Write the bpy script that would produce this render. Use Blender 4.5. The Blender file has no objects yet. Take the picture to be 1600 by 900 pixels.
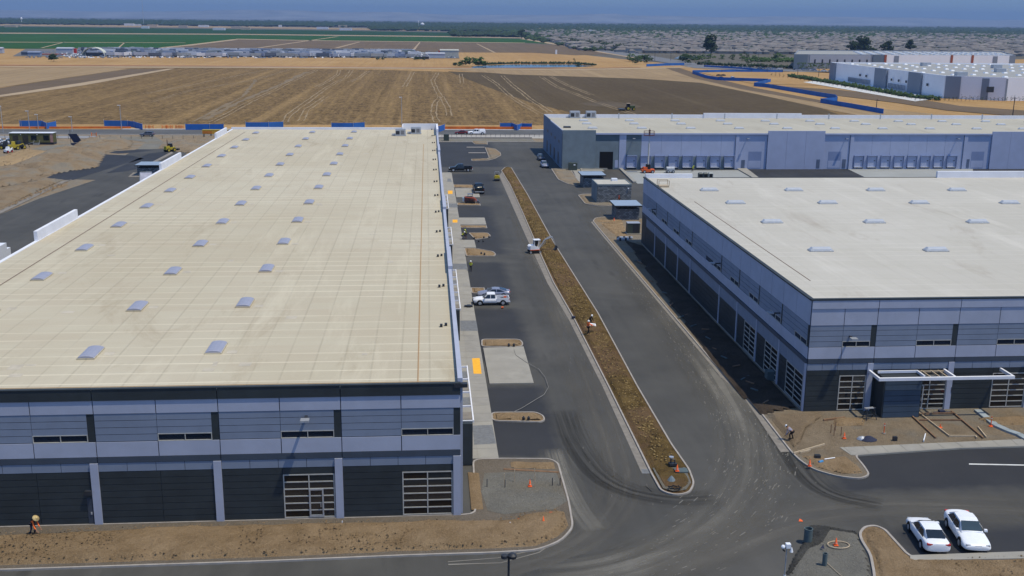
import bpy, bmesh, math, random
import numpy as np
from mathutils import Vector, Matrix
random.seed(7); rng = np.random.default_rng(7)
SC = bpy.context.scene
C = SC.collection
rad = math.radians

# ---------------- camera ----------------
YAW, PITCH, ROLL, FPX, H = rad(4.5903), rad(14.1657), rad(0.5620), 1664.1, 40.0
cy, sy = math.cos(YAW), math.sin(YAW)
FW = Vector((sy*math.cos(PITCH), cy*math.cos(PITCH), -math.sin(PITCH)))
r0 = Vector((cy, -sy, 0)); u0 = r0.cross(FW)
RT = math.cos(ROLL)*r0 + math.sin(ROLL)*u0
UP = -math.sin(ROLL)*r0 + math.cos(ROLL)*u0
cam = bpy.data.cameras.new('camera'); camo = bpy.data.objects.new('camera', cam); C.objects.link(camo)
m = Matrix((RT, UP, -FW)).transposed().to_4x4(); m.translation = (0, 0, H)
camo.matrix_world = m
cam.sensor_width = 36; cam.lens = FPX/1600*36; cam.clip_start = .5; cam.clip_end = 60000
SC.camera = camo

# ---------------- light ----------------
SUN = Vector((0.38, -0.20, 1.0)).normalized()
SUN_EL = math.asin(SUN.z); SUN_AZ = math.atan2(SUN.x, SUN.y)
world = bpy.data.worlds.new("World"); SC.world = world; world.use_nodes = True
wn = world.node_tree; bg = wn.nodes['Background']
sky = wn.nodes.new('ShaderNodeTexSky'); sky.sky_type = 'NISHITA'; sky.sun_disc = False
sky.sun_elevation = SUN_EL; sky.sun_rotation = SUN_AZ
sky.altitude = 0; sky.air_density = 1.0; sky.dust_density = 0.0; sky.ozone_density = 6.0
hs = wn.nodes.new('ShaderNodeHueSaturation'); hs.inputs['Saturation'].default_value = 1.0
wn.links.new(sky.outputs[0], hs.inputs['Color'])
# dusty valley air: the sky dims to slate blue toward the horizon, all the way round
tc = wn.nodes.new('ShaderNodeTexCoord'); sx = wn.nodes.new('ShaderNodeSeparateXYZ'); cr = wn.nodes.new('ShaderNodeValToRGB'); mx = wn.nodes.new('ShaderNodeMix')
mx.data_type = 'RGBA'; mx.blend_type = 'MULTIPLY'; mx.inputs[0].default_value = 1
wn.links.new(tc.outputs['Generated'], sx.inputs[0]); wn.links.new(sx.outputs[2], cr.inputs[0])
e_ = cr.color_ramp.elements; e_[0].position = 0.0; e_[0].color = (.165, .24, .44, 1); e_[1].position = .42; e_[1].color = (1, 1, 1, 1)
q_ = e_.new(.12); q_.color = (.38, .48, .66, 1)
wn.links.new(hs.outputs[0], mx.inputs[6]); wn.links.new(cr.outputs[0], mx.inputs[7]); wn.links.new(mx.outputs[2], bg.inputs[0])
bg.inputs[1].default_value = 0.14
sl = bpy.data.lights.new('sun', 'SUN'); sl.energy = 2.9; sl.angle = rad(0.5); sl.color = (1, .91, .71)
so = bpy.data.objects.new('sun', sl); C.objects.link(so)
so.rotation_euler = SUN.to_track_quat('Z', 'Y').to_euler(); so.location = (0, 0, 300)
SC.view_settings.view_transform = 'Standard'; SC.view_settings.look = 'None'
SC.view_settings.exposure = 0.33; SC.view_settings.gamma = 1
SC.cycles.volume_bounces = 0
SC.cycles.max_bounces = 6

def G(px, py, z=0.0):
    """point of the world at height z seen at the photo coordinate (px, py)"""
    px = float(px); py = float(py)
    d = (px-800)/FPX*RT - (py-450)/FPX*UP + FW
    t = (z-H)/d.z
    return Vector((t*d.x, t*d.y, z))

# ---------------- materials ----------------
MATS = {}
class NT:
    def __init__(s, name):
        s.m = bpy.data.materials.new(name); s.m.use_nodes = True
        s.t = s.m.node_tree; s.b = s.t.nodes['Principled BSDF']; MATS[name] = s.m
        s.geo = s.t.nodes.new('ShaderNodeNewGeometry')
    def lk(s, a, b): s.t.links.new(a, b)
    def put(s, inp, v):
        if isinstance(v, (int, float)): inp.default_value = v
        elif isinstance(v, tuple): inp.default_value = v if len(v) == len(inp.default_value) else v + (1,)
        else: s.lk(v, inp)
    def pos(s, sc=(1, 1, 1), rot=0):
        n = s.t.nodes.new('ShaderNodeMapping'); s.lk(s.geo.outputs['Position'], n.inputs[0])
        n.inputs['Scale'].default_value = sc; n.inputs['Rotation'].default_value = (0, 0, rot); return n.outputs[0]
    def noise(s, scale, vec=None, detail=5, rough=.6, dist=0):
        n = s.t.nodes.new('ShaderNodeTexNoise'); n.inputs['Scale'].default_value = scale
        n.inputs['Detail'].default_value = detail; n.inputs['Roughness'].default_value = rough
        n.inputs['Distortion'].default_value = dist
        s.lk(vec if vec else s.geo.outputs['Position'], n.inputs['Vector']); return n.outputs[0]
    def voro(s, scale, vec=None, feat='F1', out=0):
        n = s.t.nodes.new('ShaderNodeTexVoronoi'); n.inputs['Scale'].default_value = scale; n.feature = feat
        s.lk(vec if vec else s.geo.outputs['Position'], n.inputs['Vector']); return n.outputs[out]
    def math(s, op, a, b=0, c=0):
        n = s.t.nodes.new('ShaderNodeMath'); n.operation = op
        s.put(n.inputs[0], a); s.put(n.inputs[1], b); s.put(n.inputs[2], c); return n.outputs[0]
    def rng(s, v, a, b, c=0, d=1):
        n = s.t.nodes.new('ShaderNodeMapRange'); n.inputs[1].default_value = a; n.inputs[2].default_value = b
        n.inputs[3].default_value = c; n.inputs[4].default_value = d; s.lk(v, n.inputs[0]); return n.outputs[0]
    def mix(s, f, a, b, mode='MIX'):
        n = s.t.nodes.new('ShaderNodeMix'); n.data_type = 'RGBA'; n.blend_type = mode
        s.put(n.inputs[0], f); s.put(n.inputs[6], a); s.put(n.inputs[7], b); return n.outputs[2]
    def xyz(s, v=None):
        n = s.t.nodes.new('ShaderNodeSeparateXYZ'); s.lk(v if v else s.geo.outputs['Position'], n.inputs[0]); return n.outputs
    def bump(s, h, st=.3, dist=.1):
        n = s.t.nodes.new('ShaderNodeBump'); n.inputs['Strength'].default_value = st; n.inputs['Distance'].default_value = dist
        s.lk(h, n.inputs['Height']); s.lk(n.outputs[0], s.b.inputs['Normal'])
    def fin(s, col, rough=.85, spec=.3, metal=0):
        s.put(s.b.inputs['Base Color'], col); s.put(s.b.inputs['Roughness'], rough)
        s.b.inputs['Specular IOR Level'].default_value = spec; s.b.inputs['Metallic'].default_value = metal
        return s.m

def c3(c, k=1.0): return tuple(min(1, x*k) for x in c)
def mat(name, col, rough=.8, var=.12, scale=.8, stretch=(1, 1, 1), bump=0, bscale=6, spec=.3, metal=0, col2=None, big=None):
    if name in MATS: return MATS[name]
    n = NT(name); f = n.noise(scale, n.pos(stretch))
    f = n.rng(f, .35, .65)
    col2 = col2 or c3(col, 1+var)
    c = n.mix(f, c3(col, 1-var), col2)
    if big:
        g = n.rng(n.noise(big[0], n.pos((1, 1, 1)), 3), .38, .62); c = n.mix(n.math('MULTIPLY', g, big[2]), c, big[1])
    if bump: n.bump(n.noise(bscale, None, 6), bump, .1)
    return n.fin(c, rough, spec, metal)

P_LIGHT = mat('paint_lavender', (.375, .40, .49), .7, .05, .5)
P_MID = mat('paint_slate', (.205, .24, .31), .7, .06, .5)
P_NAVY = mat('paint_navy', (.030, .037, .041), .6, .15, .5)
P_BAND = mat('paint_band', (.055, .07, .095), .6, .08, .5)
P_DOCK = mat('paint_blue_grey', (.36, .40, .54), .7, .05, .3)
P_DOCKTOP = mat('paint_dusk_blue', (.20, .25, .40), .7, .05, .3)
RAWC = mat('raw_concrete_wall', (.17, .21, .235), .85, .10, .4, bump=.1)
RAWC2 = mat('dark_concrete_wall', (.095, .13, .155), .85, .10, .4)
WHITEP = mat('white_parapet_paint', (.72, .73, .78), .7, .05, .4)
CONC = mat('pale_concrete', (.30, .285, .25), .85, .10, .5, bump=.08, big=(.12, (.27, .255, .225), .6))
CONC2 = mat('worn_concrete', (.21, .19, .165), .9, .15, 1.2, bump=.08)
KERB = mat('kerb_concrete', (.33, .30, .27), .9, .12, 1.5)
GRATE = mat('grey_grate', (.16, .165, .17), .7, .15, 3)
BASEWALL = mat('wall_core', (.03, .04, .06), .8, .1, .5)
METAL = mat('galvanised_metal', (.45, .47, .5), .45, .1, 3, metal=.5)
STEEL_DARK = mat('dark_steel', (.03, .033, .04), .45, .15, 3)
ALU = mat('aluminium_frame', (.42, .41, .38), .5, .08, 3)
BLACKHOLE = mat('dark_interior', (.004, .004, .005), .9, .1, 1)
WHITE = mat('white_enamel', (.78, .8, .84), .35, .03, 2, spec=.5)
ORANGE = mat('safety_orange', (.8, .13, .03), .6, .1, 3)
ORANGE2 = mat('machine_orange', (.65, .12, .03), .5, .15, 3)
YELLOW = mat('machine_yellow', (.42, .33, .03), .5, .15, 3)
TACTILE = mat('tactile_yellow', (.85, .42, .03), .7, .08, 4)
BLUE = mat('blue_tarp', (.02, .12, .42), .7, .15, .15)
RED = mat('red_paint', (.45, .03, .03), .5, .1, 2)
PLASTIC_BLK = mat('black_rubber', (.012, .012, .014), .7, .2, 4)
WOOD = mat('form_board', (.22, .13, .075), .8, .2, 3)
PINE = mat('pale_timber', (.45, .36, .25), .8, .15, 3)
SKYL = mat('skylight_dome', (.29, .30, .375), .45, .04, 2, spec=.5)
SKYLR = mat('skylight_acrylic', (.45, .47, .50), .15, .05, 2, spec=.8)
SILVER = mat('silver_paint', (.36, .37, .44), .3, .03, 2, metal=.5, spec=.6)
BLACKP = mat('black_paint', (.006, .009, .011), .25, .05, 2, spec=.6)
GREYP = mat('grey_paint', (.12, .125, .15), .3, .05, 2, metal=.3)
GLASS = mat('tinted_glass', (.012, .016, .02), .08, .1, 1, spec=.8)
GLASSB = mat('brown_tinted_glass', (.03, .02, .012), .2, .3, .7, spec=.25, col2=(.012, .011, .012))
GLASSW = mat('windscreen_glass', (.03, .05, .06), .06, .1, 1, spec=.9)
OLIVE = mat('olive_siding', (.105, .10, .035), .7, .1, 2)
GREEN_BOX = mat('transformer_green', (.05, .065, .055), .6, .1, 2)
TEALPIPE = mat('green_grey_pipe', (.09, .12, .125), .6, .1, 2)
CANOPYBLUE = mat('blue_metal_roof', (.27, .34, .43), .45, .05, 1)
SKIN = mat('skin', (.30, .16, .10), .6, .1, 4)
HIVIS = mat('hivis_yellow', (.55, .62, .04), .7, .1, 4)
HIVISO = mat('hivis_orange', (.85, .16, .03), .7, .1, 4)
DENIM = mat('dark_denim', (.025, .03, .06), .8, .2, 6)
BLACKCLOTH = mat('black_cloth', (.012, .012, .014), .9, .2, 6)
STRAW = mat('straw', (.55, .42, .2), .8, .15, 12)
PIPEBLUE = mat('blue_pipe', (.05, .22, .45), .5, .1, 3)
BARK = mat('bark', (.07, .05, .035), .9, .2, 3)
CROPDIRT = None

def dirt_mat(name, a, b, cgrey=None, scale=.35):
    n = NT(name)
    f = n.rng(n.noise(scale, None, 6, .7), .35, .65)
    c = n.mix(f, a, b)
    sp = n.rng(n.noise(7, None, 4, .8), .55, .7); c = n.mix(n.math('MULTIPLY', sp, .45), c, c3(b, 1.5))
    dk = n.rng(n.noise(3.3, None, 5, .8), .58, .7); c = n.mix(n.math('MULTIPLY', dk, .6), c, c3(a, .45))
    if cgrey:
        g = n.rng(n.noise(.12, None, 4, .6), .48, .6); c = n.mix(n.math('MULTIPLY', g, .8), c, cgrey)
    fl = n.rng(n.noise(5, None, 6, .9), .56, .64); c = n.mix(n.math('MULTIPLY', fl, .5), c, c3(b, 1.9))
    n.bump(n.noise(3, None, 8, .8), 1.0, .4)
    return n.fin(c, .95, .1)
DIRT = dirt_mat('berm_dirt', (.25, .17, .092), (.36, .255, .15))
DIRT2 = dirt_mat('site_dirt', (.21, .16, .105), (.30, .235, .16), (.24, .215, .175))
MULCH = dirt_mat('median_mulch', (.085, .055, .020), (.18, .12, .045), (.17, .105, .06), .5)
GRAVEL = dirt_mat('grey_gravel', (.18, .172, .15), (.235, .225, .195), (.21, .185, .14), .25)
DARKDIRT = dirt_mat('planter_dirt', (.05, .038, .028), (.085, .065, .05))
PATH = dirt_mat('compacted_path', (.18, .15, .115), (.22, .185, .145))
SPOIL = dirt_mat('spoil_heap_dirt', (.21, .155, .10), (.31, .235, .15), (.22, .20, .165), .12)
BLACKGRAVEL = dirt_mat('asphalt_crumbs', (.045, .044, .042), (.10, .098, .09))

def asphalt_mat(name, base, arcs=(), dust=.5, stripes=True, tint=(.125, .118, .105), fresh=()):
    n = NT(name)
    def softbox(x0, x1, y0, y1, s):
        X_ = n.xyz(); wob = n.math('MULTIPLY', n.math('SUBTRACT', n.noise(.35, None, 5, .7), .5), s*1.6)
        xx = n.math('ADD', X_[0], wob); yy = n.math('ADD', X_[1], wob)
        a = n.math('MULTIPLY', n.rng(xx, x0-s/2, x0+s/2), n.rng(xx, x1+s/2, x1-s/2))
        return n.math('MULTIPLY', a, n.math('MULTIPLY', n.rng(yy, y0-s/2, y0+s/2), n.rng(yy, y1+s/2, y1-s/2)))
    f = n.rng(n.noise(.09, None, 5, .6), .35, .68)
    c = n.mix(f, base, c3(base, 1.5))
    # lengthwise wear
    s1 = n.rng(n.noise(.5, n.pos((1, .035, 1)), 5, .6), .4, .75)
    c = n.mix(n.math('MULTIPLY', s1, dust*.45), c, tint)
    d1 = n.rng(n.noise(.045, None, 7, .7, .8), .52, .72)
    c = n.mix(n.math('MULTIPLY', d1, dust*.7), c, tint)
    X = n.xyz()
    for (cx, cyy, R, w, k) in arcs:
        dx = n.math('SUBTRACT', X[0], cx); dy = n.math('SUBTRACT', X[1], cyy)
        r = n.math('SQRT', n.math('ADD', n.math('MULTIPLY', dx, dx), n.math('MULTIPLY', dy, dy)))
        r = n.math('ADD', r, n.math('MULTIPLY', n.noise(.06, None, 4, .6), 14)); r = n.math('SUBTRACT', r, 7)
        ang = n.math('ARCTAN2', dy, dx)
        cb = n.t.nodes.new('ShaderNodeCombineXYZ'); n.lk(r, cb.inputs[0]); n.lk(n.math('MULTIPLY', ang, 1.2), cb.inputs[1])
        st = n.math('MULTIPLY', n.rng(n.noise(.75, cb.outputs[0], 8, .8, .4), .36, .66), n.rng(n.noise(.11, None, 5, .7), .38, .58))
        band = n.rng(n.math('ABSOLUTE', n.math('SUBTRACT', r, R)), w, 0)
        a = n.math('MULTIPLY', n.math('MULTIPLY', st, band), k)
        c = n.mix(a, c, c3(tint, 1.35))
    for bx in fresh:
        f2 = n.rng(n.noise(.12, None, 5, .6), .35, .68)
        c = n.mix(n.math('MULTIPLY', softbox(*bx[:5]), bx[5]), c, n.mix(f2, (.020, .0215, .026), (.030, .031, .035)))
    # short pale chips and scuffs
    ch = n.rng(n.noise(1.6, n.pos((1.0, .35, 1), .15), 4, .9), .68, .73); ch = n.math('MULTIPLY', ch, n.rng(n.noise(.08, None, 3), .45, .6)); c = n.mix(n.math('MULTIPLY', ch, .8), c, (.26, .25, .23))
    dk = n.rng(n.noise(.35, n.pos((1, .2, 1), .7), 5), .60, .72); c = n.mix(n.math('MULTIPLY', dk, .5), c, c3(base, .55))
    n.bump(n.noise(9, None, 6, .8), .25, .05)
    return n.fin(c, .8, .35)
ASPHALT = asphalt_mat('site_asphalt', (.048, .0465, .042), [], .45, fresh=[(2,12.5,93,113,1.6,.9),(2,12.5,122,146,1.8,.85),(2,12.5,150,176,1.8,.8),(2,13.5,182,232,2,.8),(2,17,246,282,2.5,.8),(2,21,296,356,2.5,.8),(36,160,83.5,98,2.2,.95),(37,160,69,76.5,1.8,.95)])
ASPHALT_NEW = asphalt_mat('fresh_asphalt', (.019, .0205, .025), (), .22)
ASPHALT_ROAD = asphalt_mat('public_road_asphalt', (.07, .07, .068), (), .5, tint=(.15, .14, .125))

def roof_mat(name, a, b, patch, seam=.5):
    n = NT(name)
    c = n.mix(n.rng(n.noise(.035, None, 5, .6), .35, .65), a, b)
    X = n.xyz()
    fx = n.math('FRACT', n.math('DIVIDE', X[0], 2.44)); fy = n.math('FRACT', n.math('DIVIDE', X[1], 2.44))
    sx_ = n.rng(n.math('ABSOLUTE', n.math('SUBTRACT', fx, .5)), .455, .482)
    sy_ = n.rng(n.math('ABSOLUTE', n.math('SUBTRACT', fy, .5)), .43, .475)
    gate = n.rng(n.noise(.12, n.pos((1, .35, 1)), 3), .30, .5)
    gate2 = n.rng(n.noise(.1, n.pos((.35, 1, 1)), 3), .40, .6)
    cb = n.t.nodes.new('ShaderNodeCombineXYZ')
    n.lk(n.math('FLOOR', n.math('DIVIDE', X[0], 2.44)), cb.inputs[0]); n.lk(n.math('FLOOR', n.math('DIVIDE', X[1], 2.44)), cb.inputs[1])
    w = n.t.nodes.new('ShaderNodeTexWhiteNoise'); n.lk(cb.outputs[0], w.inputs[0])
    c = n.mix(n.math('MULTIPLY', w.outputs[0], .22), c, patch)
    c = n.mix(n.math('MULTIPLY', n.rng(n.noise(.5, n.pos((.12, 1, 1)), 5, .65), .45, .75), .35), c, patch)
    c = n.mix(n.math('MULTIPLY', n.math('MULTIPLY', sx_, gate), .36*seam), c, c3(a, .6))
    c = n.mix(n.math('MULTIPLY', n.math('MULTIPLY', sy_, gate2), .6*seam), c, c3(b, 1.5))
    # water stains, walked paths, fine cross ribs
    st = n.rng(n.noise(.16, n.pos((1, .25, 1), .1), 7, .75, .6), .56, .70); c = n.mix(n.math('MULTIPLY', st, .55), c, (a[0]*.72, a[1]*.66, a[2]*.60))
    s2 = n.rng(n.noise(.22, n.pos((1, .12, 1)), 6, .7, .2), .55, .68); c = n.mix(n.math('MULTIPLY', s2, .35), c, c3(b, 1.22))
    sp = n.rng(n.noise(2.2, None, 5, .85), .64, .72); c = n.mix(n.math('MULTIPLY', sp, .3), c, c3(a, .6))
    n.bump(n.math('ADD', n.math('MULTIPLY', n.math('ADD', sx_, sy_), .3), n.noise(.9, n.pos((.4, 1, 1)), 5)), .25, .08)
    return n.fin(c, .75, .25)
ROOF_L = roof_mat('membrane_cream', (.445, .395, .285), (.50, .455, .345), (.41, .335, .24), .9)
ROOF_R = roof_mat('membrane_grey_white', (.44, .415, .36), (.50, .475, .42), (.41, .39, .32), .35)
ROOF_F = roof_mat('membrane_sand', (.38, .355, .29), (.43, .405, .335), (.42, .38, .28), .3)

def field_mat(name, a, b, fleck, rot=0, rows=.6, fl=.5):
    n = NT(name)
    c = n.mix(n.rng(n.noise(.012, None, 6, .65), .35, .65), a, b)
    gr = n.rng(n.noise(.55, n.pos((1, .22, 1), rot), 6, .85), .42, .60); c = n.mix(n.math('MULTIPLY', gr, fl), c, c3(fleck, .8))
    gd = n.rng(n.noise(.5, n.pos((1, .2, 1), rot+.05), 6, .85), .52, .64); c = n.mix(n.math('MULTIPLY', gd, fl), c, c3(a, .5))
    f3 = n.rng(n.noise(.22, n.pos((.35, 1, 1), rot), 6, .9), .54, .62); c = n.mix(n.math('MULTIPLY', f3, fl*.9), c, fleck)
    d3 = n.rng(n.noise(.2, n.pos((.3, 1, 1), rot+.02), 6, .9), .55, .63); c = n.mix(n.math('MULTIPLY', d3, fl*.9), c, c3(a, .55))
    r1 = n.rng(n.noise(.35, n.pos((1, .02, 1), rot), 4, .6), .38, .68); c = n.mix(n.math('MULTIPLY', r1, rows), c, c3(a, .62))
    r2 = n.rng(n.noise(.09, n.pos((1, .012, 1), rot), 5, .7, .3), .50, .66); c = n.mix(n.math('MULTIPLY', r2, rows), c, c3(fleck, .95))
    f1 = n.rng(n.noise(.45, n.pos((.25, 1, 1), rot), 5, .8), .55, .70); c = n.mix(n.math('MULTIPLY', f1, fl), c, fleck)
    d1 = n.rng(n.noise(.5, n.pos((.4, 1, 1), rot), 5, .8), .56, .72); c = n.mix(n.math('MULTIPLY', d1, fl), c, c3(a, .4))
    n.bump(n.noise(.8, None, 6, .75), .6, .4)
    return n.fin(c, .95, .1)
STUBBLE = field_mat('ploughed_stubble', (.092, .058, .024), (.13, .084, .035), (.43, .285, .125), 0, .35, .6)
STUBDARK = field_mat('freshly_ploughed_soil', (.075, .053, .027), (.096, .069, .035), (.17, .13, .08), 0, .25, .3)
DRY = field_mat('dry_grass', (.34, .20, .075), (.43, .27, .115), (.50, .34, .17), 1.3, .3, .3)
DRY2 = field_mat('straw_field', (.27, .19, .105), (.35, .25, .14), (.42, .31, .18), .9, .4, .3)
FALLOW = field_mat('fallow_brown', (.125, .092, .06), (.165, .12, .078), (.2, .15, .1), .2, .3, .2)
CROP = field_mat('green_crop', (.017, .064, .009), (.029, .09, .016), (.05, .13, .03), 1.5, .25, .15)
CROP2 = field_mat('green_crop_dark', (.013, .045, .010), (.019, .058, .014), (.04, .11, .03), 1.5, .25, .15)
SUBGROUND = field_mat('suburb_ground', (.10, .09, .07), (.13, .12, .1), (.2, .18, .15), .2, .3, .3)
ROADDIRT = mat('dirt_road', (.36, .27, .17), .95, .12, .05)
REDDIRT = mat('red_dirt_track', (.30, .15, .075), .95, .12, .05)

n = NT('cmu_wall')
br = n.t.nodes.new('ShaderNodeTexBrick'); br.inputs['Scale'].default_value = 1; br.inputs['Mortar Size'].default_value = .03
br.inputs['Brick Width'].default_value = .6; br.inputs['Row Height'].default_value = .3; br.inputs['Bias'].default_value = 0
X = n.xyz(); cb = n.t.nodes.new('ShaderNodeCombineXYZ'); n.lk(n.math('ADD', X[0], X[1]), cb.inputs[0]); n.lk(X[2], cb.inputs[1]); n.lk(cb.outputs[0], br.inputs[0])
br.inputs['Color1'].default_value = (.10, .11, .12, 1); br.inputs['Color2'].default_value = (.24, .26, .28, 1); br.inputs['Mortar'].default_value = (.05, .055, .06, 1)
n.bump(n.noise(5, None, 5), .8, .1); n.fin(br.outputs[0], .9, .2); CMU = n.m

def water_mat():
    n = NT('pond_water'); n.bump(n.noise(.5), .1, .1); return n.fin((.05, .08, .11), .1, .5)
WATER = water_mat()
def leaf_mat(name, a, b):
    n = NT(name); c = n.mix(n.rng(n.noise(.6, None, 3), .35, .65), a, b); return n.fin(c, .8, .2)
LEAF = [leaf_mat('leaf_dark', (.014, .028, .012), (.032, .055, .018)), leaf_mat('leaf_mid', (.022, .045, .014), (.045, .08, .022)), leaf_mat('leaf_bright', (.04, .085, .015), (.075, .13, .03))]
# ---------------- mesh helpers ----------------
class MB:
    def __init__(s): s.v = []; s.f = []; s.mi = []; s.mats = []
    def mt(s, m):
        if m is None: return 0
        if m not in s.mats: s.mats.append(m)
        return s.mats.index(m)
    def add(s, vs, fs, m=None):
        o = len(s.v); k = s.mt(m); s.v.extend([tuple(p) for p in vs])
        for f in fs: s.f.append(tuple(i+o for i in f)); s.mi.append(k)
        return s
    def box(s, x0, x1, y0, y1, z0, z1, m=None):
        return s.add([(x0,y0,z0),(x1,y0,z0),(x1,y1,z0),(x0,y1,z0),(x0,y0,z1),(x1,y0,z1),(x1,y1,z1),(x0,y1,z1)],
                     [(0,3,2,1),(4,5,6,7),(0,1,5,4),(1,2,6,5),(2,3,7,6),(3,0,4,7)], m)
    def prism(s, poly, z0, z1, m=None, top=None):
        n = len(poly); top = top or poly
        return s.add([(p[0],p[1],z0) for p in poly]+[(p[0],p[1],z1) for p in top],
                     [tuple(range(n-1,-1,-1)), tuple(range(n,2*n))]+[(i,(i+1)%n,(i+1)%n+n,i+n) for i in range(n)], m)
    def rod(s, a, b, r0, r1=None, n=8, m=None, cap=True):
        a = Vector(a); b = Vector(b); r1 = r0 if r1 is None else r1
        d = (b-a).normalized(); q = d.orthogonal().normalized(); w = d.cross(q)
        vs = []
        for p, r in ((a, r0), (b, r1)):
            for i in range(n):
                t = 2*math.pi*i/n + math.pi/n; vs.append(p+(q*math.cos(t)+w*math.sin(t))*r)
        fs = [(i,(i+1)%n,(i+1)%n+n,i+n) for i in range(n)]
        if cap: fs += [tuple(range(n-1,-1,-1)), tuple(range(n,2*n))]
        return s.add(vs, fs, m)
    def lathe(s, prof, n=16, m=None, c=(0,0,0)):
        vs = []; fs = []
        for r, z in prof:
            for i in range(n):
                t = 2*math.pi*i/n; vs.append((c[0]+r*math.cos(t), c[1]+r*math.sin(t), c[2]+z))
        for j in range(len(prof)-1):
            for i in range(n): fs.append((j*n+i, j*n+(i+1)%n, (j+1)*n+(i+1)%n, (j+1)*n+i))
        return s.add(vs, fs, m)
    def loft(s, rings, m=None, cap=True, closed=True):
        k = len(rings[0]); vs = [p for r in rings for p in r]; fs = []
        for j in range(len(rings)-1):
            for i in range(k if closed else k-1):
                fs.append((j*k+i, j*k+(i+1)%k, (j+1)*k+(i+1)%k, (j+1)*k+i))
        if cap: fs += [tuple(range(k-1,-1,-1)), tuple(range((len(rings)-1)*k, len(rings)*k))]
        return s.add(vs, fs, m)
    def build(s, name, m=None, parent=None, smooth=False, loc=None):
        me = bpy.data.meshes.new(name); me.from_pydata(s.v, [], s.f)
        ms = s.mats if s.mats else ([m] if m else [])
        for x in ms: me.materials.append(x)
        if len(ms) > 1: me.polygons.foreach_set('material_index', s.mi)
        if smooth: me.polygons.foreach_set('use_smooth', [True]*len(me.polygons))
        me.update()
        o = bpy.data.objects.new(name, me); C.objects.link(o)
        if parent: o.parent = parent
        if loc: o.location = loc
        return o
CUBES = {}
def pbox(name, parent, m, x0, x1, y0, y1, z0, z1):
    """a box part that shares one cube mesh per material"""
    if m.name not in CUBES:
        me = bpy.data.meshes.new('block'); b = MB().box(-.5,.5,-.5,.5,-.5,.5); me.from_pydata(b.v, [], b.f); me.materials.append(m); CUBES[m.name] = me
    o = bpy.data.objects.new(name, CUBES[m.name]); C.objects.link(o); o.parent = parent
    o.location = ((x0+x1)/2, (y0+y1)/2, (z0+z1)/2); o.scale = (abs(x1-x0), abs(y1-y0), abs(z1-z0)); return o
def tag(o, label=None, cat=None, group=None, kind=None):
    if label: o['label'] = label
    if cat: o['category'] = cat
    if group: o['group'] = group
    if kind: o['kind'] = kind
    return o
def empty(name, loc, rz=0, label=None, cat=None, group=None):
    o = bpy.data.objects.new(name, None); C.objects.link(o); o.location = loc; o.rotation_euler = (0,0,rz)
    o.empty_display_size = .3
    return tag(o, label, cat, group)

def copy_tree(o, loc=None, rz=None, label=None, top=True):
    c = o.copy(); C.objects.link(c)
    if loc is not None: c.location = loc
    if rz is not None: c.rotation_euler = (0,0,rz)
    if label: c['label'] = label
    for ch in list(o.children):
        d = copy_tree(ch, top=False); d.parent = c
    return c
def struct(name, mb, m=None):
    o = mb.build(name, m); o['kind'] = 'structure'; return o
def sheet(name, pts, z, m, kind='structure'):
    b = MB(); b.add([(p[0],p[1],z) for p in pts], [tuple(range(len(pts)))])
    o = b.build(name, m); o['kind'] = kind; return o
def gp(pts, z=0): return [(G(x,y,z).x, G(x,y,z).y) for x, y in pts]
def area(p): return sum(p[i][0]*p[(i+1)%len(p)][1]-p[(i+1)%len(p)][0]*p[i][1] for i in range(len(p)))/2
def ccw(p): return p if area(p) > 0 else p[::-1]
def inset(poly, d):
    poly = ccw(poly); n = len(poly); out = []
    for i in range(n):
        a = Vector(poly[i-1]); b = Vector(poly[i]); c = Vector(poly[(i+1)%n])
        e1 = (b-a).normalized(); e2 = (c-b).normalized()
        n1 = Vector((-e1.y, e1.x)); n2 = Vector((-e2.y, e2.x)); q = (n1+n2)
        if q.length < .1: q = n1
        q.normalize(); k = max(.4, q.dot(n1)); out.append(tuple(b+q*(d/k)))
    return out
def chaikin(p, it=2, keep=()):
    for _ in range(it):
        q = []
        for i in range(len(p)):
            a = Vector(p[i]); b = Vector(p[(i+1)%len(p)])
            q += [tuple(a*.75+b*.25), tuple(a*.25+b*.75)]
        p = q
    return p
def rsmooth(p, r=1.0):
    """round every corner by up to r metres"""
    out = []
    n = len(p)
    for i in range(n):
        a = Vector(p[i-1]); b = Vector(p[i]); c = Vector(p[(i+1)%n])
        u = a-b; v = c-b; l = min(r, u.length*.45, v.length*.45)
        s = b+u.normalized()*l; e = b+v.normalized()*l
        for t in (0, .33, .67, 1): out.append(tuple(s*(1-t)**2+b*2*t*(1-t)+e*t*t))
    return out
def inside(poly, X, Y):
    r = np.zeros(X.shape, bool); n = len(poly)
    for i in range(n):
        x1,y1 = poly[i]; x2,y2 = poly[(i+1)%n]
        c = ((y1 > Y) != (y2 > Y)) & (X < (x2-x1)*(Y-y1)/(y2-y1+1e-12)+x1); r ^= c
    return r
def edge_dist(poly, X, Y):
    d = np.full(X.shape, 1e9); n = len(poly)
    for i in range(n):
        x1,y1 = poly[i]; x2,y2 = poly[(i+1)%n]; L = (x2-x1)**2+(y2-y1)**2+1e-12
        t = np.clip(((X-x1)*(x2-x1)+(Y-y1)*(y2-y1))/L, 0, 1)
        d = np.minimum(d, np.hypot(X-x1-t*(x2-x1), Y-y1-t*(y2-y1)))
    return d
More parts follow.
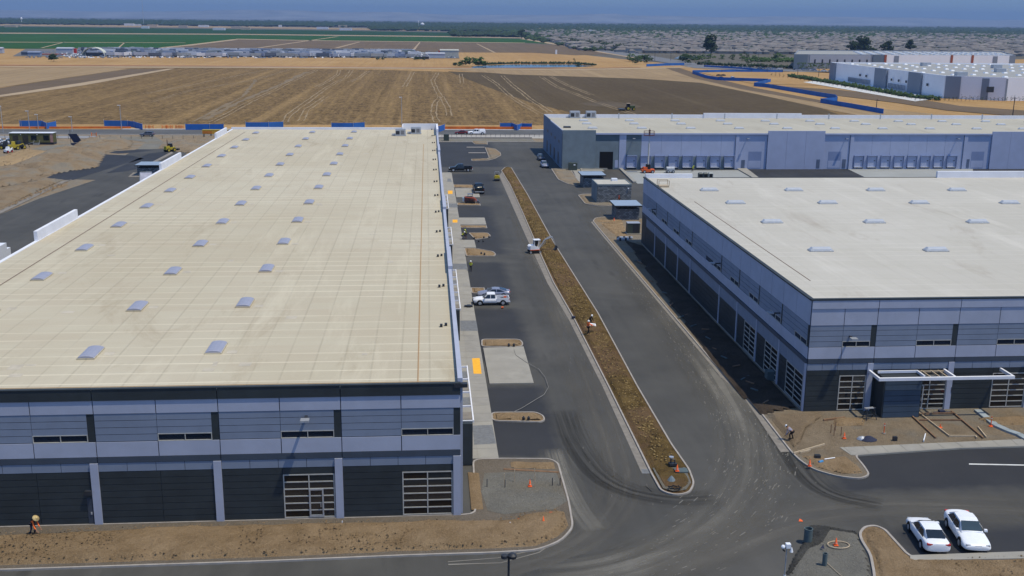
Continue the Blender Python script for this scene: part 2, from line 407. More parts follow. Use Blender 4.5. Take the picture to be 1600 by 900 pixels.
def vnoise(X, Y, s, seed=0):
    g = np.random.default_rng(seed).random((64,64)); x = X/s; y = Y/s
    xi = np.floor(x).astype(int); yi = np.floor(y).astype(int); fx = x-xi; fy = y-yi
    fx = fx*fx*(3-2*fx); fy = fy*fy*(3-2*fy)
    a = g[xi%64, yi%64]; b = g[(xi+1)%64, yi%64]; c = g[xi%64, (yi+1)%64]; d = g[(xi+1)%64, (yi+1)%64]
    return (a*(1-fx)+b*fx)*(1-fy)+(c*(1-fx)+d*fx)*fy
def fbm(X, Y, s, seed=0, o=4): return sum(vnoise(X, Y, s/2**k, seed+k)/2**k for k in range(o))/1.9-.5
def mound(name, poly, res, hgt, m, z0=.13, rough=.25, edge=.8, seed=1, kind='structure'):
    """uneven earth inside a polygon: dips under the flat bed at its rim"""
    xs = [p[0] for p in poly]; ys = [p[1] for p in poly]
    gx = np.arange(min(xs), max(xs)+res, res); gy = np.arange(min(ys), max(ys)+res, res)
    X, Y = np.meshgrid(gx, gy, indexing='ij'); ins = inside(poly, X, Y); D = edge_dist(poly, X, Y); D[~ins] = 0
    e = np.clip(D/edge, 0, 1); e = e*e*(3-2*e)
    Z = z0-.06+e*(.07+hgt*(.55+fbm(X,Y,6,seed)) + rough*fbm(X,Y,1.6,seed+9,3))
    nx, ny = X.shape; V = np.stack([X,Y,Z],-1).reshape(-1,3)
    idx = np.arange(nx*ny).reshape(nx,ny)
    ok = ins[:-1,:-1]&ins[1:,:-1]&ins[1:,1:]&ins[:-1,1:]
    F = np.stack([idx[:-1,:-1],idx[1:,:-1],idx[1:,1:],idx[:-1,1:]],-1)[ok]
    me = bpy.data.meshes.new(name); me.from_pydata(V.tolist(), [], F.tolist()); me.materials.append(m); me.update()
    o = bpy.data.objects.new(name, me); C.objects.link(o); o['kind'] = kind; return o
OCT = np.array([(1,0,0),(0,1,0),(-1,0,0),(0,-1,0),(0,0,1),(0,0,-1)], float)
OCF = np.array([(0,1,4),(1,2,4),(2,3,4),(3,0,4),(1,0,5),(2,1,5),(3,2,5),(0,3,5)])
def blobs(P, S, name, m, parent=None, kind='stuff', jit=.25):
    """many small eight-faced lumps in one mesh; P positions, S sizes (n,3)"""
    n = len(P)
    if n == 0: return None
    V = OCT[None]*S[:,None,:]*(1+jit*(rng.random((n,6,1))-.5)*2)
    a = rng.random(n)*6.283; ca, sa = np.cos(a)[:,None], np.sin(a)[:,None]
    V = np.stack([V[...,0]*ca-V[...,1]*sa, V[...,0]*sa+V[...,1]*ca, V[...,2]],-1)+P[:,None,:]
    F = OCF[None]+np.arange(n)[:,None,None]*6
    me = bpy.data.meshes.new(name); me.from_pydata(V.reshape(-1,3).tolist(), [], F.reshape(-1,3).tolist()); me.materials.append(m); me.update()
    o = bpy.data.objects.new(name, me); C.objects.link(o)
    if parent: o.parent = parent
    if kind: o['kind'] = kind
    return o
def clods(name, poly, n, smin, smax, m, z=.14, label=None):
    xs = [p[0] for p in poly]; ys = [p[1] for p in poly]
    X = rng.uniform(min(xs), max(xs), n*3); Y = rng.uniform(min(ys), max(ys), n*3)
    k = inside(poly, X, Y) & (edge_dist(poly, X, Y) > .3); X = X[k][:n]; Y = Y[k][:n]
    s = smin+(smax-smin)*rng.random(len(X))**3
    o = blobs(np.stack([X,Y,np.full(len(X),z)],-1), np.stack([s,s*.8,s*.6],-1), name, m)
    if o: tag(o, label or 'loose clods and stones scattered over the bare soil', 'stones', None, 'stuff')
    return o
def island(px, m, r=.9, z=.12, kw=.16, bed='planting_bed', hgt=.12, n=60, mdirt=None, world=False):
    """a kerbed bed: kerb ring 0.15 m high, soil inside, clods"""
    p = ccw(px if world else gp(px)); p = rsmooth(p, r); q = inset(p, kw); k = len(p)
    b = MB(); zt = .15
    b.add([(x,y,-.05) for x,y in p]+[(x,y,zt) for x,y in p]+[(x,y,zt) for x,y in q]+[(x,y,.0) for x,y in q],
          [(i,(i+1)%k,(i+1)%k+k,i+k) for i in range(k)]+[(i+k,(i+1)%k+k,(i+1)%k+2*k,i+2*k) for i in range(k)]+[(i+2*k,(i+1)%k+2*k,(i+1)%k+3*k,i+3*k) for i in range(k)])
    struct('kerb', b, KERB)
    sheet(bed, q, z-.03, m)
    mound(bed+'_soil', inset(q,.05), .35, hgt, mdirt or m, z-.02, .18, .5, random.randint(1,99))
    if n: clods('soil_clods', q, n, .04, .13, mdirt or m, z+.03)
    return p
# ================= GROUND, ROADS, FIELDS =================
sheet('ground', [(-30000,-300),(30000,-300),(30000,40000),(-30000,40000)], -.35, SUBGROUND)
# site platform soil
sheet('site_soil', [(-700,-200),(900,-200),(900,416.5),(-700,416.5)], -.02, DIRT2)
# lot asphalt
sheet('parking_lot', [(-46.5+0,30),(200,30),(200,357.5),(2,357.5),(2,75),(-46.5,75)], .0, ASPHALT)
sheet('front_road', [(-300,20),(-46.5,20),(-46.5,74.6),(-300,74.6)], .0, ASPHALT)
west = gp([(-40,470),(-40,365),(0,332),(112,281),(160,284)]) 
sheet('west_lot', [(-46,78)]+gp([(300,230),(278,232),(213,233),(160,262),(112,280),(150,281),(62,310),(0,335),(-120,395)])+[(-100,78)], .004, ASPHALT)
sheet('fresh_paving', gp([(64,281),(115,281),(188,258),(225,248),(205,243),(160,241)]), .012, ASPHALT_NEW)
sheet('fresh_paving', gp([(165,271),(195,268),(225,262),(262,240),(255,237),(232,240)]), .012, ASPHALT_NEW)
sheet('fresh_paving', gp([(170,239),(180,236),(215,234),(240,235),(215,238),(185,240)]), .012, ASPHALT_NEW)
# concrete flatwork
def slab(name, pts, z=.15, m=CONC, base=-.05):
    b = MB().prism(ccw(pts), base, z); return struct(name, b, m)
WALK = slab('walkway', [(2.6,92.6),(6.35,92.6),(6.3,281),(6.0,284),(2.6,284)], .13)
SLAB2 = mat('paving_slab_tint', (.275, .262, .235), .85, .10, .5, bump=.08)
rs_ = random.Random(11); y = 92.62
while y < 281:
    d = 2.35
    for x0,x1 in ((2.62,4.4),(4.43,6.3)): pbox('paving_slab', WALK, CONC if rs_.random() < .6 else SLAB2, x0, x1, y, y+d-.035, .128, .152)
    y += d
slab('entrance_slab', gp([(755,545),(818,543),(834,600),(765,601)]), .151)
slab('entrance_slab', gp([(711,295),(738,295),(747,296),(750,309),(713,309)]), .151)
slab('entrance_slab', gp([(716,341),(757,341),(760,352),(718,352)]), .151)
slab('entrance_slab', gp([(722,376),(741,376),(744,388),(725,388)]), .151)
for q in ([(719,501),(744,501),(747,517),(719.5,517)], [(738,665),(769,664),(775,693),(741,695)], [(707,412),(729,412),(730,421),(707,421)], [(699,318),(714,318),(715.5,324),(700,324)], [(699,279),(704,279),(706,284),(699,284)]):
    sheet('paving_grate', gp(q,.15), .156, GRATE)
for q in ([(737.5,560),(749.5,559.5),(752.5,584),(740,584)],):
    b = MB(); a = gp(q,.15); b.prism(ccw(a), .15, .162); tag(b.build('tactile_plate', TACTILE), 'large bright yellow tactile plate near the kerb ramp by the nearest concrete apron', 'tactile paving', 'tactile plates on the walkway')
for (x,y,rx,ry,l) in ((703.5,300.5,3.6,2.6,'farthest small yellow tactile plate on the walkway, level with the black pickup'),(711,345.5,3.8,2.3,'small yellow tactile plate on the walkway beside the raised pink slab')):
    b = MB(); b.prism(ccw(gp([(x-rx,y-ry),(x+rx,y-ry),(x+rx,y+ry),(x-rx,y+ry)],.15)), .15, .162)
    tag(b.build('tactile_plate', TACTILE), l, 'tactile paving', 'tactile plates on the walkway')

# gutter strips
slab('gutter_strip', gp([(780,275),(788,262),(797,275),(832,368),(846,400),(864,442),(897,500),(950,605),(1017,738),(1003,740),(942,605),(889,500),(855,442),(836,400),(821,368)]), .02, CONC2)
slab('gutter_strip', gp([(923,347),(929,345),(1140,590),(1190,643),(1234,706),(1220,707),(1160,618),(1127,590)]), .03, CONC2)
sheet('gutter_inlet', gp([(1002,733),(1012,733),(1016,740),(1003,740)],.02), .026, GRATE)

# ---- kerbed beds ----
M1 = island([(783,267),(789,261.5),(799,262),(825,305),(866,380),(935,490),(997,605),(1050,695),(1078,735),(1086,757),(1078,772),(1055,776),(1032,769),(1017,742),(950,605),(897,500),(864,442),(845,400),(815,330),(797,290)], MULCH, .8, .13, .16, 'median_bed', .35, 2500)
clods('median_straw', ccw(gp([(790,268),(797,268),(866,385),(930,490),(992,605),(1045,697),(1060,725),(1022,730),(952,605),(900,500),(866,442),(800,300)])), 4200, .04, .16, mat('straw_clod',(.25,.175,.07),.9,.3,1), .33); clods('median_clods', ccw(gp([(790,268),(797,268),(866,385),(930,490),(992,605),(1045,697),(1060,725),(1022,730),(952,605),(900,500),(866,442),(800,300)])), 2200, .04, .13, DARKDIRT, .33)
gpoly = gp([(1019,734),(1070,733),(1080,757),(1072,768),(1052,771),(1036,766)])
sheet('gravel_patch', gpoly, .2, GRAVEL)
FB = [(-60,81.2)]+gp([(-400,897),(0,893),(400,880),(640,870),(770,866),(840,862),(878,847),(897,826),(890,785),(873,725),(860,718),(780,717.5),(738,719)])+[(3.6,81.2)]
fbp = ccw(rsmooth(FB,.9)); q = inset(fbp,.16); k = len(fbp)
b = MB(); b.add([(x,y,-.05) for x,y in fbp]+[(x,y,.15) for x,y in fbp]+[(x,y,.15) for x,y in q]+[(x,y,0) for x,y in q],
  [(i,(i+1)%k,(i+1)%k+k,i+k) for i in range(k)]+[(i+k,(i+1)%k+k,(i+1)%k+2*k,i+2*k) for i in range(k)]+[(i+2*k,(i+1)%k+2*k,(i+1)%k+3*k,i+3*k) for i in range(k)])
struct('kerb', b, KERB)
sheet('front_bed', q, .11, PATH)
berm = gp([(-300,886),(0,888),(400,875),(640,865),(770,861),(838,857),(874,842),(892,825),(886,800),(868,797),(820,803),(800,812),(730,815),(500,817),(300,823),(60,833),(-300,850)])
mound('front_berm', berm, .22, .55, DIRT, .12, .38, 1.0, 4)
clods('berm_clods', berm, 3200, .03, .13, DIRT, .42); clods('berm_clods', berm, 350, .04, .12, DARKDIRT, .42)
for P_,hh in (([(868,723),(871,736),(795,734),(795,722)],.25), ([(729,738),(752,740),(756,780),(760,800),(732,800)],.3)):
    pp = gp(P_); mound('soil_patch', pp, .25, hh, DIRT, .13, .3, .6, 12)
sheet('gravel_patch', gp([(757,741),(868,737),(886,785),(865,798),(820,802),(790,806),(762,800),(752,770)]), .125, GRAVEL)
b = MB(); a1 = G(787,733,.15); a2 = G(873,738,.15)
b.rod(a1, a2, .1, n=4); tag(b.build('form_board', WOOD), 'long rusty brown form board lying across the corner bed by the left building', 'board')
island([(767,645.5),(838,645),(850,651),(852,658),(845,661),(768,659)], DIRT, .7, .13, .16, 'parking_island', .35, 50)
island([(752,531),(812,531),(818,537),(816,543),(752,543)], DIRT, .7, .13, .16, 'parking_island', .3, 50)
island([(735,450.5),(757,450.5),(759,459),(737,459)], DIRT, .3, .13, .16, 'parking_island', .2, 10)
island([(725,388.5),(745,389),(771,394),(775,398),(773,401),(728,401)], DIRT, .5, .13, .16, 'parking_island', .25, 30)
island([(732,364.5),(762,364.5),(767,369),(763,372),(742,375)], DIRT, .5, .13, .16, 'parking_island', .25, 20)
island([(718,353),(760,353),(761.5,357),(719,356.5)], DIRT, .3, .13, .16, 'parking_island', .15, 10)
island([(714,317.5),(750,318),(751,321.5),(714.5,321)], DIRT, .3, .13, .16, 'parking_island', .15, 10)
island([(708,289),(741,289.5),(742,294.5),(709,293.5)], DIRT, .3, .13, .16, 'parking_island', .15, 10)
island([(736,249),(760,248.5),(764,247),(757.5,230.5),(774,233),(782,239),(783,243),(774,248),(762,251),(737,252)], SPOIL, .6, .13, .16, 'parking_island', .3, 40)
island([(736,221),(762,221),(762,226),(742,226)], SPOIL, .4, .13, .16, 'parking_island', .3, 10)
for y,x0,x1 in ((230.5,729,757),(239.2,732,759)):
    b = MB(); b.prism(ccw(gp([(x0,y-.35),(x1,y-.35),(x1,y+.35),(x0,y+.35)])), 0,.15); struct('kerb', b, KERB)
# verge and wall beds north of the lot
b = MB(); 
for y0,y1,z in ((357.5,358.2,.15),(368,368.6,.5),(379,379.8,.15)): b.box(-180 if y0>370 else 3,36 if y0<370 else 260,y0,y1,-.05,z)
struct('kerb', b, KERB)
sheet('verge', [(3,358.2),(36,358.2),(36,368),(3,368)], .03, GRAVEL)
sheet('verge', [(3,368.6),(260,368.6),(260,379),(3,379)], .03, mat('pale_aggregate',(.36,.34,.31),.9,.1,.3))
sheet('public_road', [(-500,379.5),(400,379.5),(400,397),(-500,397)], .02, ASPHALT_ROAD)
b = MB(); b.box(-110,400,397,398.2,-.05,.18); struct('kerb', b, mat('white_kerb',(.55,.54,.52),.8))
sheet('road_concrete', [(-500,368),(-112,368),(-112,375),(-500,375)], .03, mat('grey_lane_concrete',(.24,.24,.25),.85,.08,.2))
b = MB(); b.box(-500,-106,366.8,367.6,-.05,.16); struct('kerb', b, KERB)
sheet('verge', [(-500,398.3),(500,398.3),(500,416),(-500,416)], .0, DRY)
# orange edging along the road works
b = MB()
def ribbon(b, pts, h, th=.12, z=0):
    for i in range(len(pts)-1):
        p = Vector(pts[i]); q = Vector(pts[i+1]); n_ = (q-p).normalized(); n_ = Vector((-n_.y,n_.x))*th/2
        b.prism(ccw([tuple(p+n_),tuple(p-n_),tuple(q-n_),tuple(q+n_)]), z, z+h)
ribbon(b, [(x, 400.5+.5*math.sin(x*.1)) for x in range(-240,-106,6)], .7)
tag(b.build('safety_netting', mat('orange_netting',(.6,.16,.03),.8,.2,.3)), 'orange safety netting strung along the road verge on the left', 'netting', 'orange netting along the road')
b = MB(); ribbon(b, [(x, 400+.4*math.sin(x*.13)) for x in range(3,40,4)], 1.0)
tag(b.build('safety_netting', MATS['orange_netting']), 'orange safety netting along the road between the two warehouses', 'netting', 'orange netting along the road')

# fields beyond the road
def F_(name, px, z, m): return sheet(name, gp(px), z, m)
F_('dry_grassland', [(-200,197),(1800,215),(1800,92),(1605,92),(1300,100),(1230,112),(1100,103),(1000,95),(900,84),(720,74),(-200,60)], -.30, DRY)
F_('ploughed_field', [(-200,193.5),(900,196),(1500,240),(1400,190),(1300,170),(1200,148),(1100,130),(1000,123),(800,115),(600,108.5),(480,107),(300,105.5),(180,106),(0,137),(-200,172)], -.24, STUBBLE)
F_('dark_soil', [(905,178),(1310,178),(1260,160),(1200,146),(1100,128),(1000,122.5),(860,116.5),(700,111),(760,135),(830,160)], -.20, STUBDARK)
F_('field_strip', [(-200,169),(-200,185),(0,151),(120,132),(270,108),(205,107),(0,137)], -.18, FALLOW)
F_('field_track', [(-200,188),(-200,183),(0,148),(120,130),(262,107),(274,107),(130,133),(0,151)], -.15, ROADDIRT)
F_('straw_stripe', [(-200,166),(0,136),(202,107),(180,106),(0,106),(-200,106)], -.16, DRY2)
for q in ([(400,150),(300,190),(285,190),(388,150),(498,108),(502,108)],):
    pass
F_('straw_field', [(800,116),(1000,122.5),(1095,129),(1180,146),(1300,172),(1400,190),(1600,215),(1700,200),(1330,165),(1180,138),(1090,121),(1060,112),(1040,106),(960,106),(700,108.5)], -.17, DRY2)
F_('dirt_road', [(-200,104.5),(-200,103),(500,104),(900,108),(1040,105),(1080,104),(1080,105),(1040,106.5),(900,109),(480,106)], -.13, ROADDIRT)
F_('dirt_road', [(-200,101.5),(-200,100),(300,102),(900,106.3),(1000,104.4),(1000,105),(900,107),(300,103.2)], -.12, REDDIRT)
F_('field_ramp', [(1040,106),(1062,106),(1100,118),(1180,137),(1330,165),(1315,166),(1160,139),(1085,122)], -.12, FALLOW)
F_('site_pad', [(1090,112),(1300,112),(1300,133),(1180,131),(1120,119)], -.10, DRY)
F_('truck_yard', [(20,87.5),(40,76),(715,81.5),(718,91),(400,89),(200,88)], -.10, mat('yard_surface',(.13,.125,.12),.9,.15,.02))
F_('green_field', [(-300,52),(-300,76),(0,75.5),(30,76),(250,75),(300,70),(370,61),(820,66.5),(1000,75),(820,60.5),(700,58),(380,54.5),(0,52.5)], -.22, CROP)
F_('green_field', [(-300,38),(-300,50),(0,50.5),(380,52.5),(700,56),(830,58),(750,51.5),(450,46.5),(0,41)], -.22, CROP2)
F_('fallow_field', [(250,75.2),(300,70.5),(372,61.5),(800,66.3),(900,72),(1000,83),(900,86),(830,82),(712,81.5)], -.20, FALLOW)
F_('dry_field', [(-300,36),(-300,39),(0,40),(400,44),(760,49.5),(760,47),(400,41.5),(0,37.5)], -.24, DRY2)
for q in ([(-300,51),(0,51),(380,53),(700,56.5),(820,58.7),(820,59.6),(700,57.7),(380,54.1),(0,52.3),(-300,52)], [(-300,65.2),(0,65.2),(290,66.5),(290,66.9),(0,65.9),(-300,65.9)], [(250,75.4),(300,70.8),(372,62),(366,61),(290,70),(240,75)], [(370,60.4),(500,63),(820,66.6),(820,67.2),(500,63.7),(366,61.3)],
          [(63,74.6),(100,65.4),(103,65.4),(67,74.6)], [(183,74.9),(194,66),(196,66),(186,74.9)], [(400,74.6),(525,57),(530,57),(408,74.6)], [(522,75),(560,65.3),(564,65.3),(528,75)], [(645,77),(655,65.9),(657,65.9),(649,77)], [(746,68.2),(775,82),(771,82),(744,68.2)],
          [(818,59.5),(826,61),(960,82),(1000,90),(985,90),(945,83),(812,60.5)]):
    F_('farm_track', q, -.12, ROADDIRT)
F_('pond', [(735,106),(745,102.5),(800,100.5),(895,100.5),(930,102.8),(900,104.6),(820,105.5)], -.08, WATER)
F_('pond', [(1053,91.5),(1060,88),(1092,88),(1094,91.5)], -.08, WATER)
F_('highway', [(806,54.5),(812,54.5),(960,77),(1100,101),(1200,107),(1320,112),(1320,114.5),(1195,110),(1085,106),(1060,101),(900,74)], -.10, mat('highway_asphalt',(.15,.15,.155),.8,.1,.05))
F_('suburb_ground', [(812,54),(850,50.5),(1800,62),(1800,88),(1330,85),(1000,82.5),(930,74)], -.2, SUBGROUND)
F_('dirt_road', [(1200,133),(1310,140),(1420,152),(1500,165),(1600,172),(1800,190),(1800,205),(1600,182),(1480,172),(1400,160),(1300,148)], -.11, FALLOW)
F_('truck_court', [(1255,128),(1300,123.5),(1470,153),(1430,158),(1360,146)], -.08, mat('white_truck_court',(.55,.55,.54),.8,.05,.05))

# ---- lots around the far warehouse ----
slab('walkway', [(35.3,286.5),(48,286.5),(48,289.8),(35.3,289.8)], .12, CONC)
ISL = island([(861,264),(880,263),(890,263),(904,283),(912,289),(900,290.5),(887,288),(872,281)], DIRT2, .8, .13, .18, 'planter', .2, 60)
slab('walkway', gp([(893,263),(907,263),(913,279),(916,288),(903,283)]), .155, CONC)
slab('ramp_wall', gp([(906,263.5),(970,263),(985,277),(994,286),(989,286),(967,264.5),(909,265.5),(914,278),(911,278)]), .4, CONC)
slab('dock_apron', gp([(975,267),(1165,266),(1192,287),(996,287)]), .03, mat('dock_concrete',(.30,.31,.30),.85,.08,.15))
slab('dock_apron', gp([(1322,263),(1520,263),(1520,287),(1372,287)]), .03, MATS['dock_concrete'])
sheet('fresh_paving', gp([(1160,263),(1322,263),(1372,287),(1192,287)]), .02, ASPHALT_NEW)
sheet('fresh_paving', gp([(1520,263),(1750,263),(1750,287),(1530,287)]), .02, ASPHALT_NEW)
slab('ramp_wall', gp([(1150,264),(1160,262.5),(1166,264),(1196,287),(1190,287)]), .3, CONC)
island([(903,305.5),(912,303.5),(972,304),(982,321.5),(933,322.5),(914,319)], DIRT2, .7, .13, .16, 'planter', .15, 60)
# right building bed
RB = gp([(952,338.5),(930,341),(926,346),(934,356),(1127,583),(1187,645),(1234,706),(1250,722),(1272,736),(1310,746.5),(1345,750),(1360,744),(1352,731),(1336,712),(1500,701),(1620,697.5)])+[(140,G(1620,697.5).y),(140,103.4),(39.3,103.4),(39.3,190),(45,215),(43.5,215)]
RBp = ccw(rsmooth(RB,.8)); q = inset(RBp,.16); k = len(RBp)
b = MB(); b.add([(x,y,-.05) for x,y in RBp]+[(x,y,.15) for x,y in RBp]+[(x,y,.15) for x,y in q]+[(x,y,0) for x,y in q],
  [(i,(i+1)%k,(i+1)%k+k,i+k) for i in range(k)]+[(i+k,(i+1)%k+k,(i+1)%k+2*k,i+2*k) for i in range(k)]+[(i+2*k,(i+1)%k+2*k,(i+1)%k+3*k,i+3*k) for i in range(k)])
struct('kerb', b, KERB)
sheet('building_bed', q, .11, DIRT2)
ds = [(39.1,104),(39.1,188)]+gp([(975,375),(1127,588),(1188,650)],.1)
mound('planter_soil', ccw(ds), .4, .35, DARKDIRT, .14, .3, .5, 22)  # strip in the building's shadow: shade is painted in with darker soil
for pp,hh in (([(1195,648),(1290,650),(1262,672),(1255,690),(1240,705),(1222,680)],.5), ([(1246,712),(1290,716),(1322,714),(1340,728),(1352,742),(1318,744),(1278,734)],.35), ([(1300,652),(1355,655),(1352,668),(1300,668)],.3), ([(1520,655),(1600,650),(1640,665),(1560,668)],.3), ([(930,345),(972,342),(984,375),(966,373)],.2)):
    a = ccw(gp(pp)); mound('soil_patch', a, .25, hh, DIRT if hh<.5 else SPOIL, .13, .3, .6, int(hh*100)); clods('soil_clods', a, 220, .04, .13, SPOIL, .22)
W2_ = slab('walkway', gp([(1312,699),(1600,686),(1760,680),(1760,690),(1620,696.5),(1500,700),(1338,711),(1330,711)],.15), .155, CONC)
for i in range(15):
    x0,x1 = 1318+i*29,1318+(i+1)*29
    ft = lambda x: 698.6-(x-1318)*.0455; fb = lambda x: (710.6-(x-1338)*.068 if x > 1338 else 710.6) if x < 1500 else 699.6-(x-1500)*.026
    q4 = gp([(x0+.8,ft(x0)+.3),(x1-.5,ft(x1)+.3),(x1+11.5,fb(x1+12)-.3),(x0+13,fb(x0+13)-.3)],.15)
    cx_ = sum(p_[0] for p_ in q4)/4; cy_ = sum(p_[1] for p_ in q4)/4
    MB().prism(ccw([(p_[0]-cx_,p_[1]-cy_) for p_ in q4]),0,.02).build('paving_slab', CONC if i%3 else SLAB2, W2_, loc=(cx_,cy_,.154))
# small ramp of concrete east
b2 = MB()
path = [G(1527,642,.15),G(1555,665,.15),G(1575,674,.15),G(1592,680,.15),G(1606,688,.15)]
for i in range(len(path)-1):
    p,q_ = path[i],path[i+1]; n_ = (q_-p).normalized(); n_ = Vector((-n_.y,n_.x,0))*.35
    b2.prism(ccw([(p+n_)[:2],(p-n_)[:2],(q_-n_)[:2],(q_+n_)[:2]]), .1, .32)
struct('concrete_kerb_wall', b2, mat('fresh_grey_concrete',(.28,.32,.34),.8))
# lower right
gravel = ccw(gp([(1262,822),(1300,824),(1340,833),(1352,858),(1361,885),(1362,960),(1180,960),(1232,900),(1246,860)]))
mound('gravel_yard', gravel, .3, .12, GRAVEL, .06, .12, .5, 31)
blk = ccw(gp([(1262,821),(1290,822),(1342,832),(1340,838),(1300,832),(1290,850),(1268,860),(1240,895),(1222,905),(1240,868),(1252,850)]))
mound('crumb_heap', blk, .2, .25, BLACKGRAVEL, .1, .25, .4, 33); clods('asphalt_crumbs', blk, 900, .04, .12, BLACKGRAVEL, .2)
IB = [(1341,834),(1350,824),(1368,822),(1384,829),(1424,873),(1600,866),(1800,858),(1800,990),(1362,990),(1364,900),(1358,868),(1344,846)]
ibp = ccw(rsmooth(gp(IB),.8)); q = inset(ibp,.2); k = len(ibp)
b = MB(); b.add([(x,y,-.05) for x,y in ibp]+[(x,y,.16) for x,y in ibp]+[(x,y,.16) for x,y in q]+[(x,y,0) for x,y in q],
  [(i,(i+1)%k,(i+1)%k+k,i+k) for i in range(k)]+[(i+k,(i+1)%k+k,(i+1)%k+2*k,i+2*k) for i in range(k)]+[(i+2*k,(i+1)%k+2*k,(i+1)%k+3*k,i+3*k) for i in range(k)])
struct('kerb', b, KERB); sheet('corner_bed', q, .1, DIRT)
mound('corner_soil', inset(ibp,.3), .22, .25, DIRT, .1, .35, .5, 41); clods('soil_clods', q, 900, .04, .13, DIRT, .25)
slab('kerb_shelf', gp([(1422,868),(1600,862),(1780,856),(1780,865),(1600,873),(1422,876)],.15), .19, CONC)
b = MB(); b.prism(ccw(gp([(1514,724.3),(1620,726.5),(1620,728),(1514,726)])), .008, .014); struct('lane_line', b, mat('line_white',(.6,.6,.58),.7))

# ---- left lot edges and spoil ----
for pts, h in (([(112,281),(104,284),(60,306),(0,335),(-60,362),(-60,356),(0,330),(95,285)],.15),):
    b = MB(); b.prism(ccw(gp(pts)), -.05, .15); struct('kerb', b, CONC2)
slab('ramp_slab', gp([(186,322),(246,284),(262,275),(274,268),(278,274),(205,322)]), .08, CONC)
slab('ramp_slab', gp([(200,277),(208,270),(222,270),(222,277)]), .1, CONC2)
b = MB(); b.prism(ccw(gp([(228,259),(268,238),(271,240),(233,260)])), -.05,.2); struct('kerb', b, CONC2)
for pts,h,mm,sd in (([(-60,300),(0,296),(62,281),(104,280),(58,302),(0,326),(-60,352)],1.6,SPOIL,51), ([(-60,262),(20,262),(80,268),(64,281),(0,294),(-60,300)],1.4,SPOIL,52), ([(20,258),(60,240),(110,232),(170,236),(155,262),(110,268),(60,278)],2.2,SPOIL,53),
                 ([(105,230),(125,222),(180,216),(212,222),(205,232),(160,238),(130,236)],2.0,SPOIL,54), ([(245,231),(262,222),(300,216),(352,214),(330,235),(300,240),(262,236)],1.2,DIRT2,55), ([(-60,250),(0,245),(40,232),(80,236),(60,245),(20,258),(-60,266)],.7,DRY2,56), ([(62,296),(104,286),(108,288),(0,332),(0,328)],.3,DIRT,57)):
    a = ccw(gp(pts)); mound('spoil_heap', a, .8, h, mm, .06, h*.5, 4, sd, 'structure')
    clods('soil_clods', a, 200, .1, .3, mm, .4)
sheet('gravel_patch', gp([(70,228),(110,225),(150,236),(85,243),(30,238)]), .03, GRAVEL)
sheet('gravel_patch', gp([(180,216),(240,212),(256,222),(246,233),(215,233),(228,222)]), .03, GRAVEL)
# wheel tracks worn pale across the ploughed field
def track(pts, w=.9, gap=2.2, m=None, z=-.17):
    W_ = [G(x,y,0) for x,y in pts]; Q = []
    for i in range(len(W_)-1):
        n_ = max(1,int((W_[i+1]-W_[i]).length/9))
        for k_ in range(n_): Q.append(W_[i].lerp(W_[i+1],k_/n_))
    Q.append(W_[-1])
    for s in ((-1,1) if gap else (0,)):
        b = MB(); V = []
        for i,q_ in enumerate(Q):
            d = (Q[min(i+1,len(Q)-1)]-Q[max(i-1,0)]); d.z = 0; d.normalize(); n_ = Vector((-d.y,d.x,0)); c_ = q_+n_*(s*gap/2+random.uniform(-.25,.25)); ww = w*random.uniform(.25,1.0)
            V += [(c_.x-n_.x*ww/2,c_.y-n_.y*ww/2,z),(c_.x+n_.x*ww/2,c_.y+n_.y*ww/2,z)]
        b.add(V,[(2*i,2*i+1,2*i+3,2*i+2) for i in range(len(Q)-1)])
        struct('wheel_track', b, m or TRK)
TRK = mat('track_dust', (.27,.20,.115), .95, .25, .3)
for pts in ([(550,109),(540,122),(525,128),(505,140),(478,160),(452,178),(445,190)], [(575,111),(560,122),(545,128)], [(530,109),(528,116),(510,128),(495,135)], [(495,109),(452,128),(430,140),(395,156),(360,175),(330,190)],
            [(452,108),(400,124),(300,140),(230,160)], [(684,113),(676,125),(682,140),(688,150),(680,160),(677,175),(682,190)], [(690,150),(700,168),(702,180)], [(755,117),(775,130),(798,150),(810,158),(845,178)], [(785,118),(800,132),(830,155),(860,175)], [(845,119),(870,135),(930,158),(990,178)], [(860,119),(885,132),(925,148)], [(645,112),(640,122),(632,135)], [(720,115),(722,130)],
            [(420,108),(330,126),(225,146)], [(510,150),(480,170),(470,188)]): track(pts)
track([(400,124),(380,150),(330,175),(300,190)],3,0,mat('trampled_soil',(.19,.14,.08),.95,.25,.2)); track([(480,112),(430,135),(370,160),(320,186)],5,0,MATS['trampled_soil'],-.19)

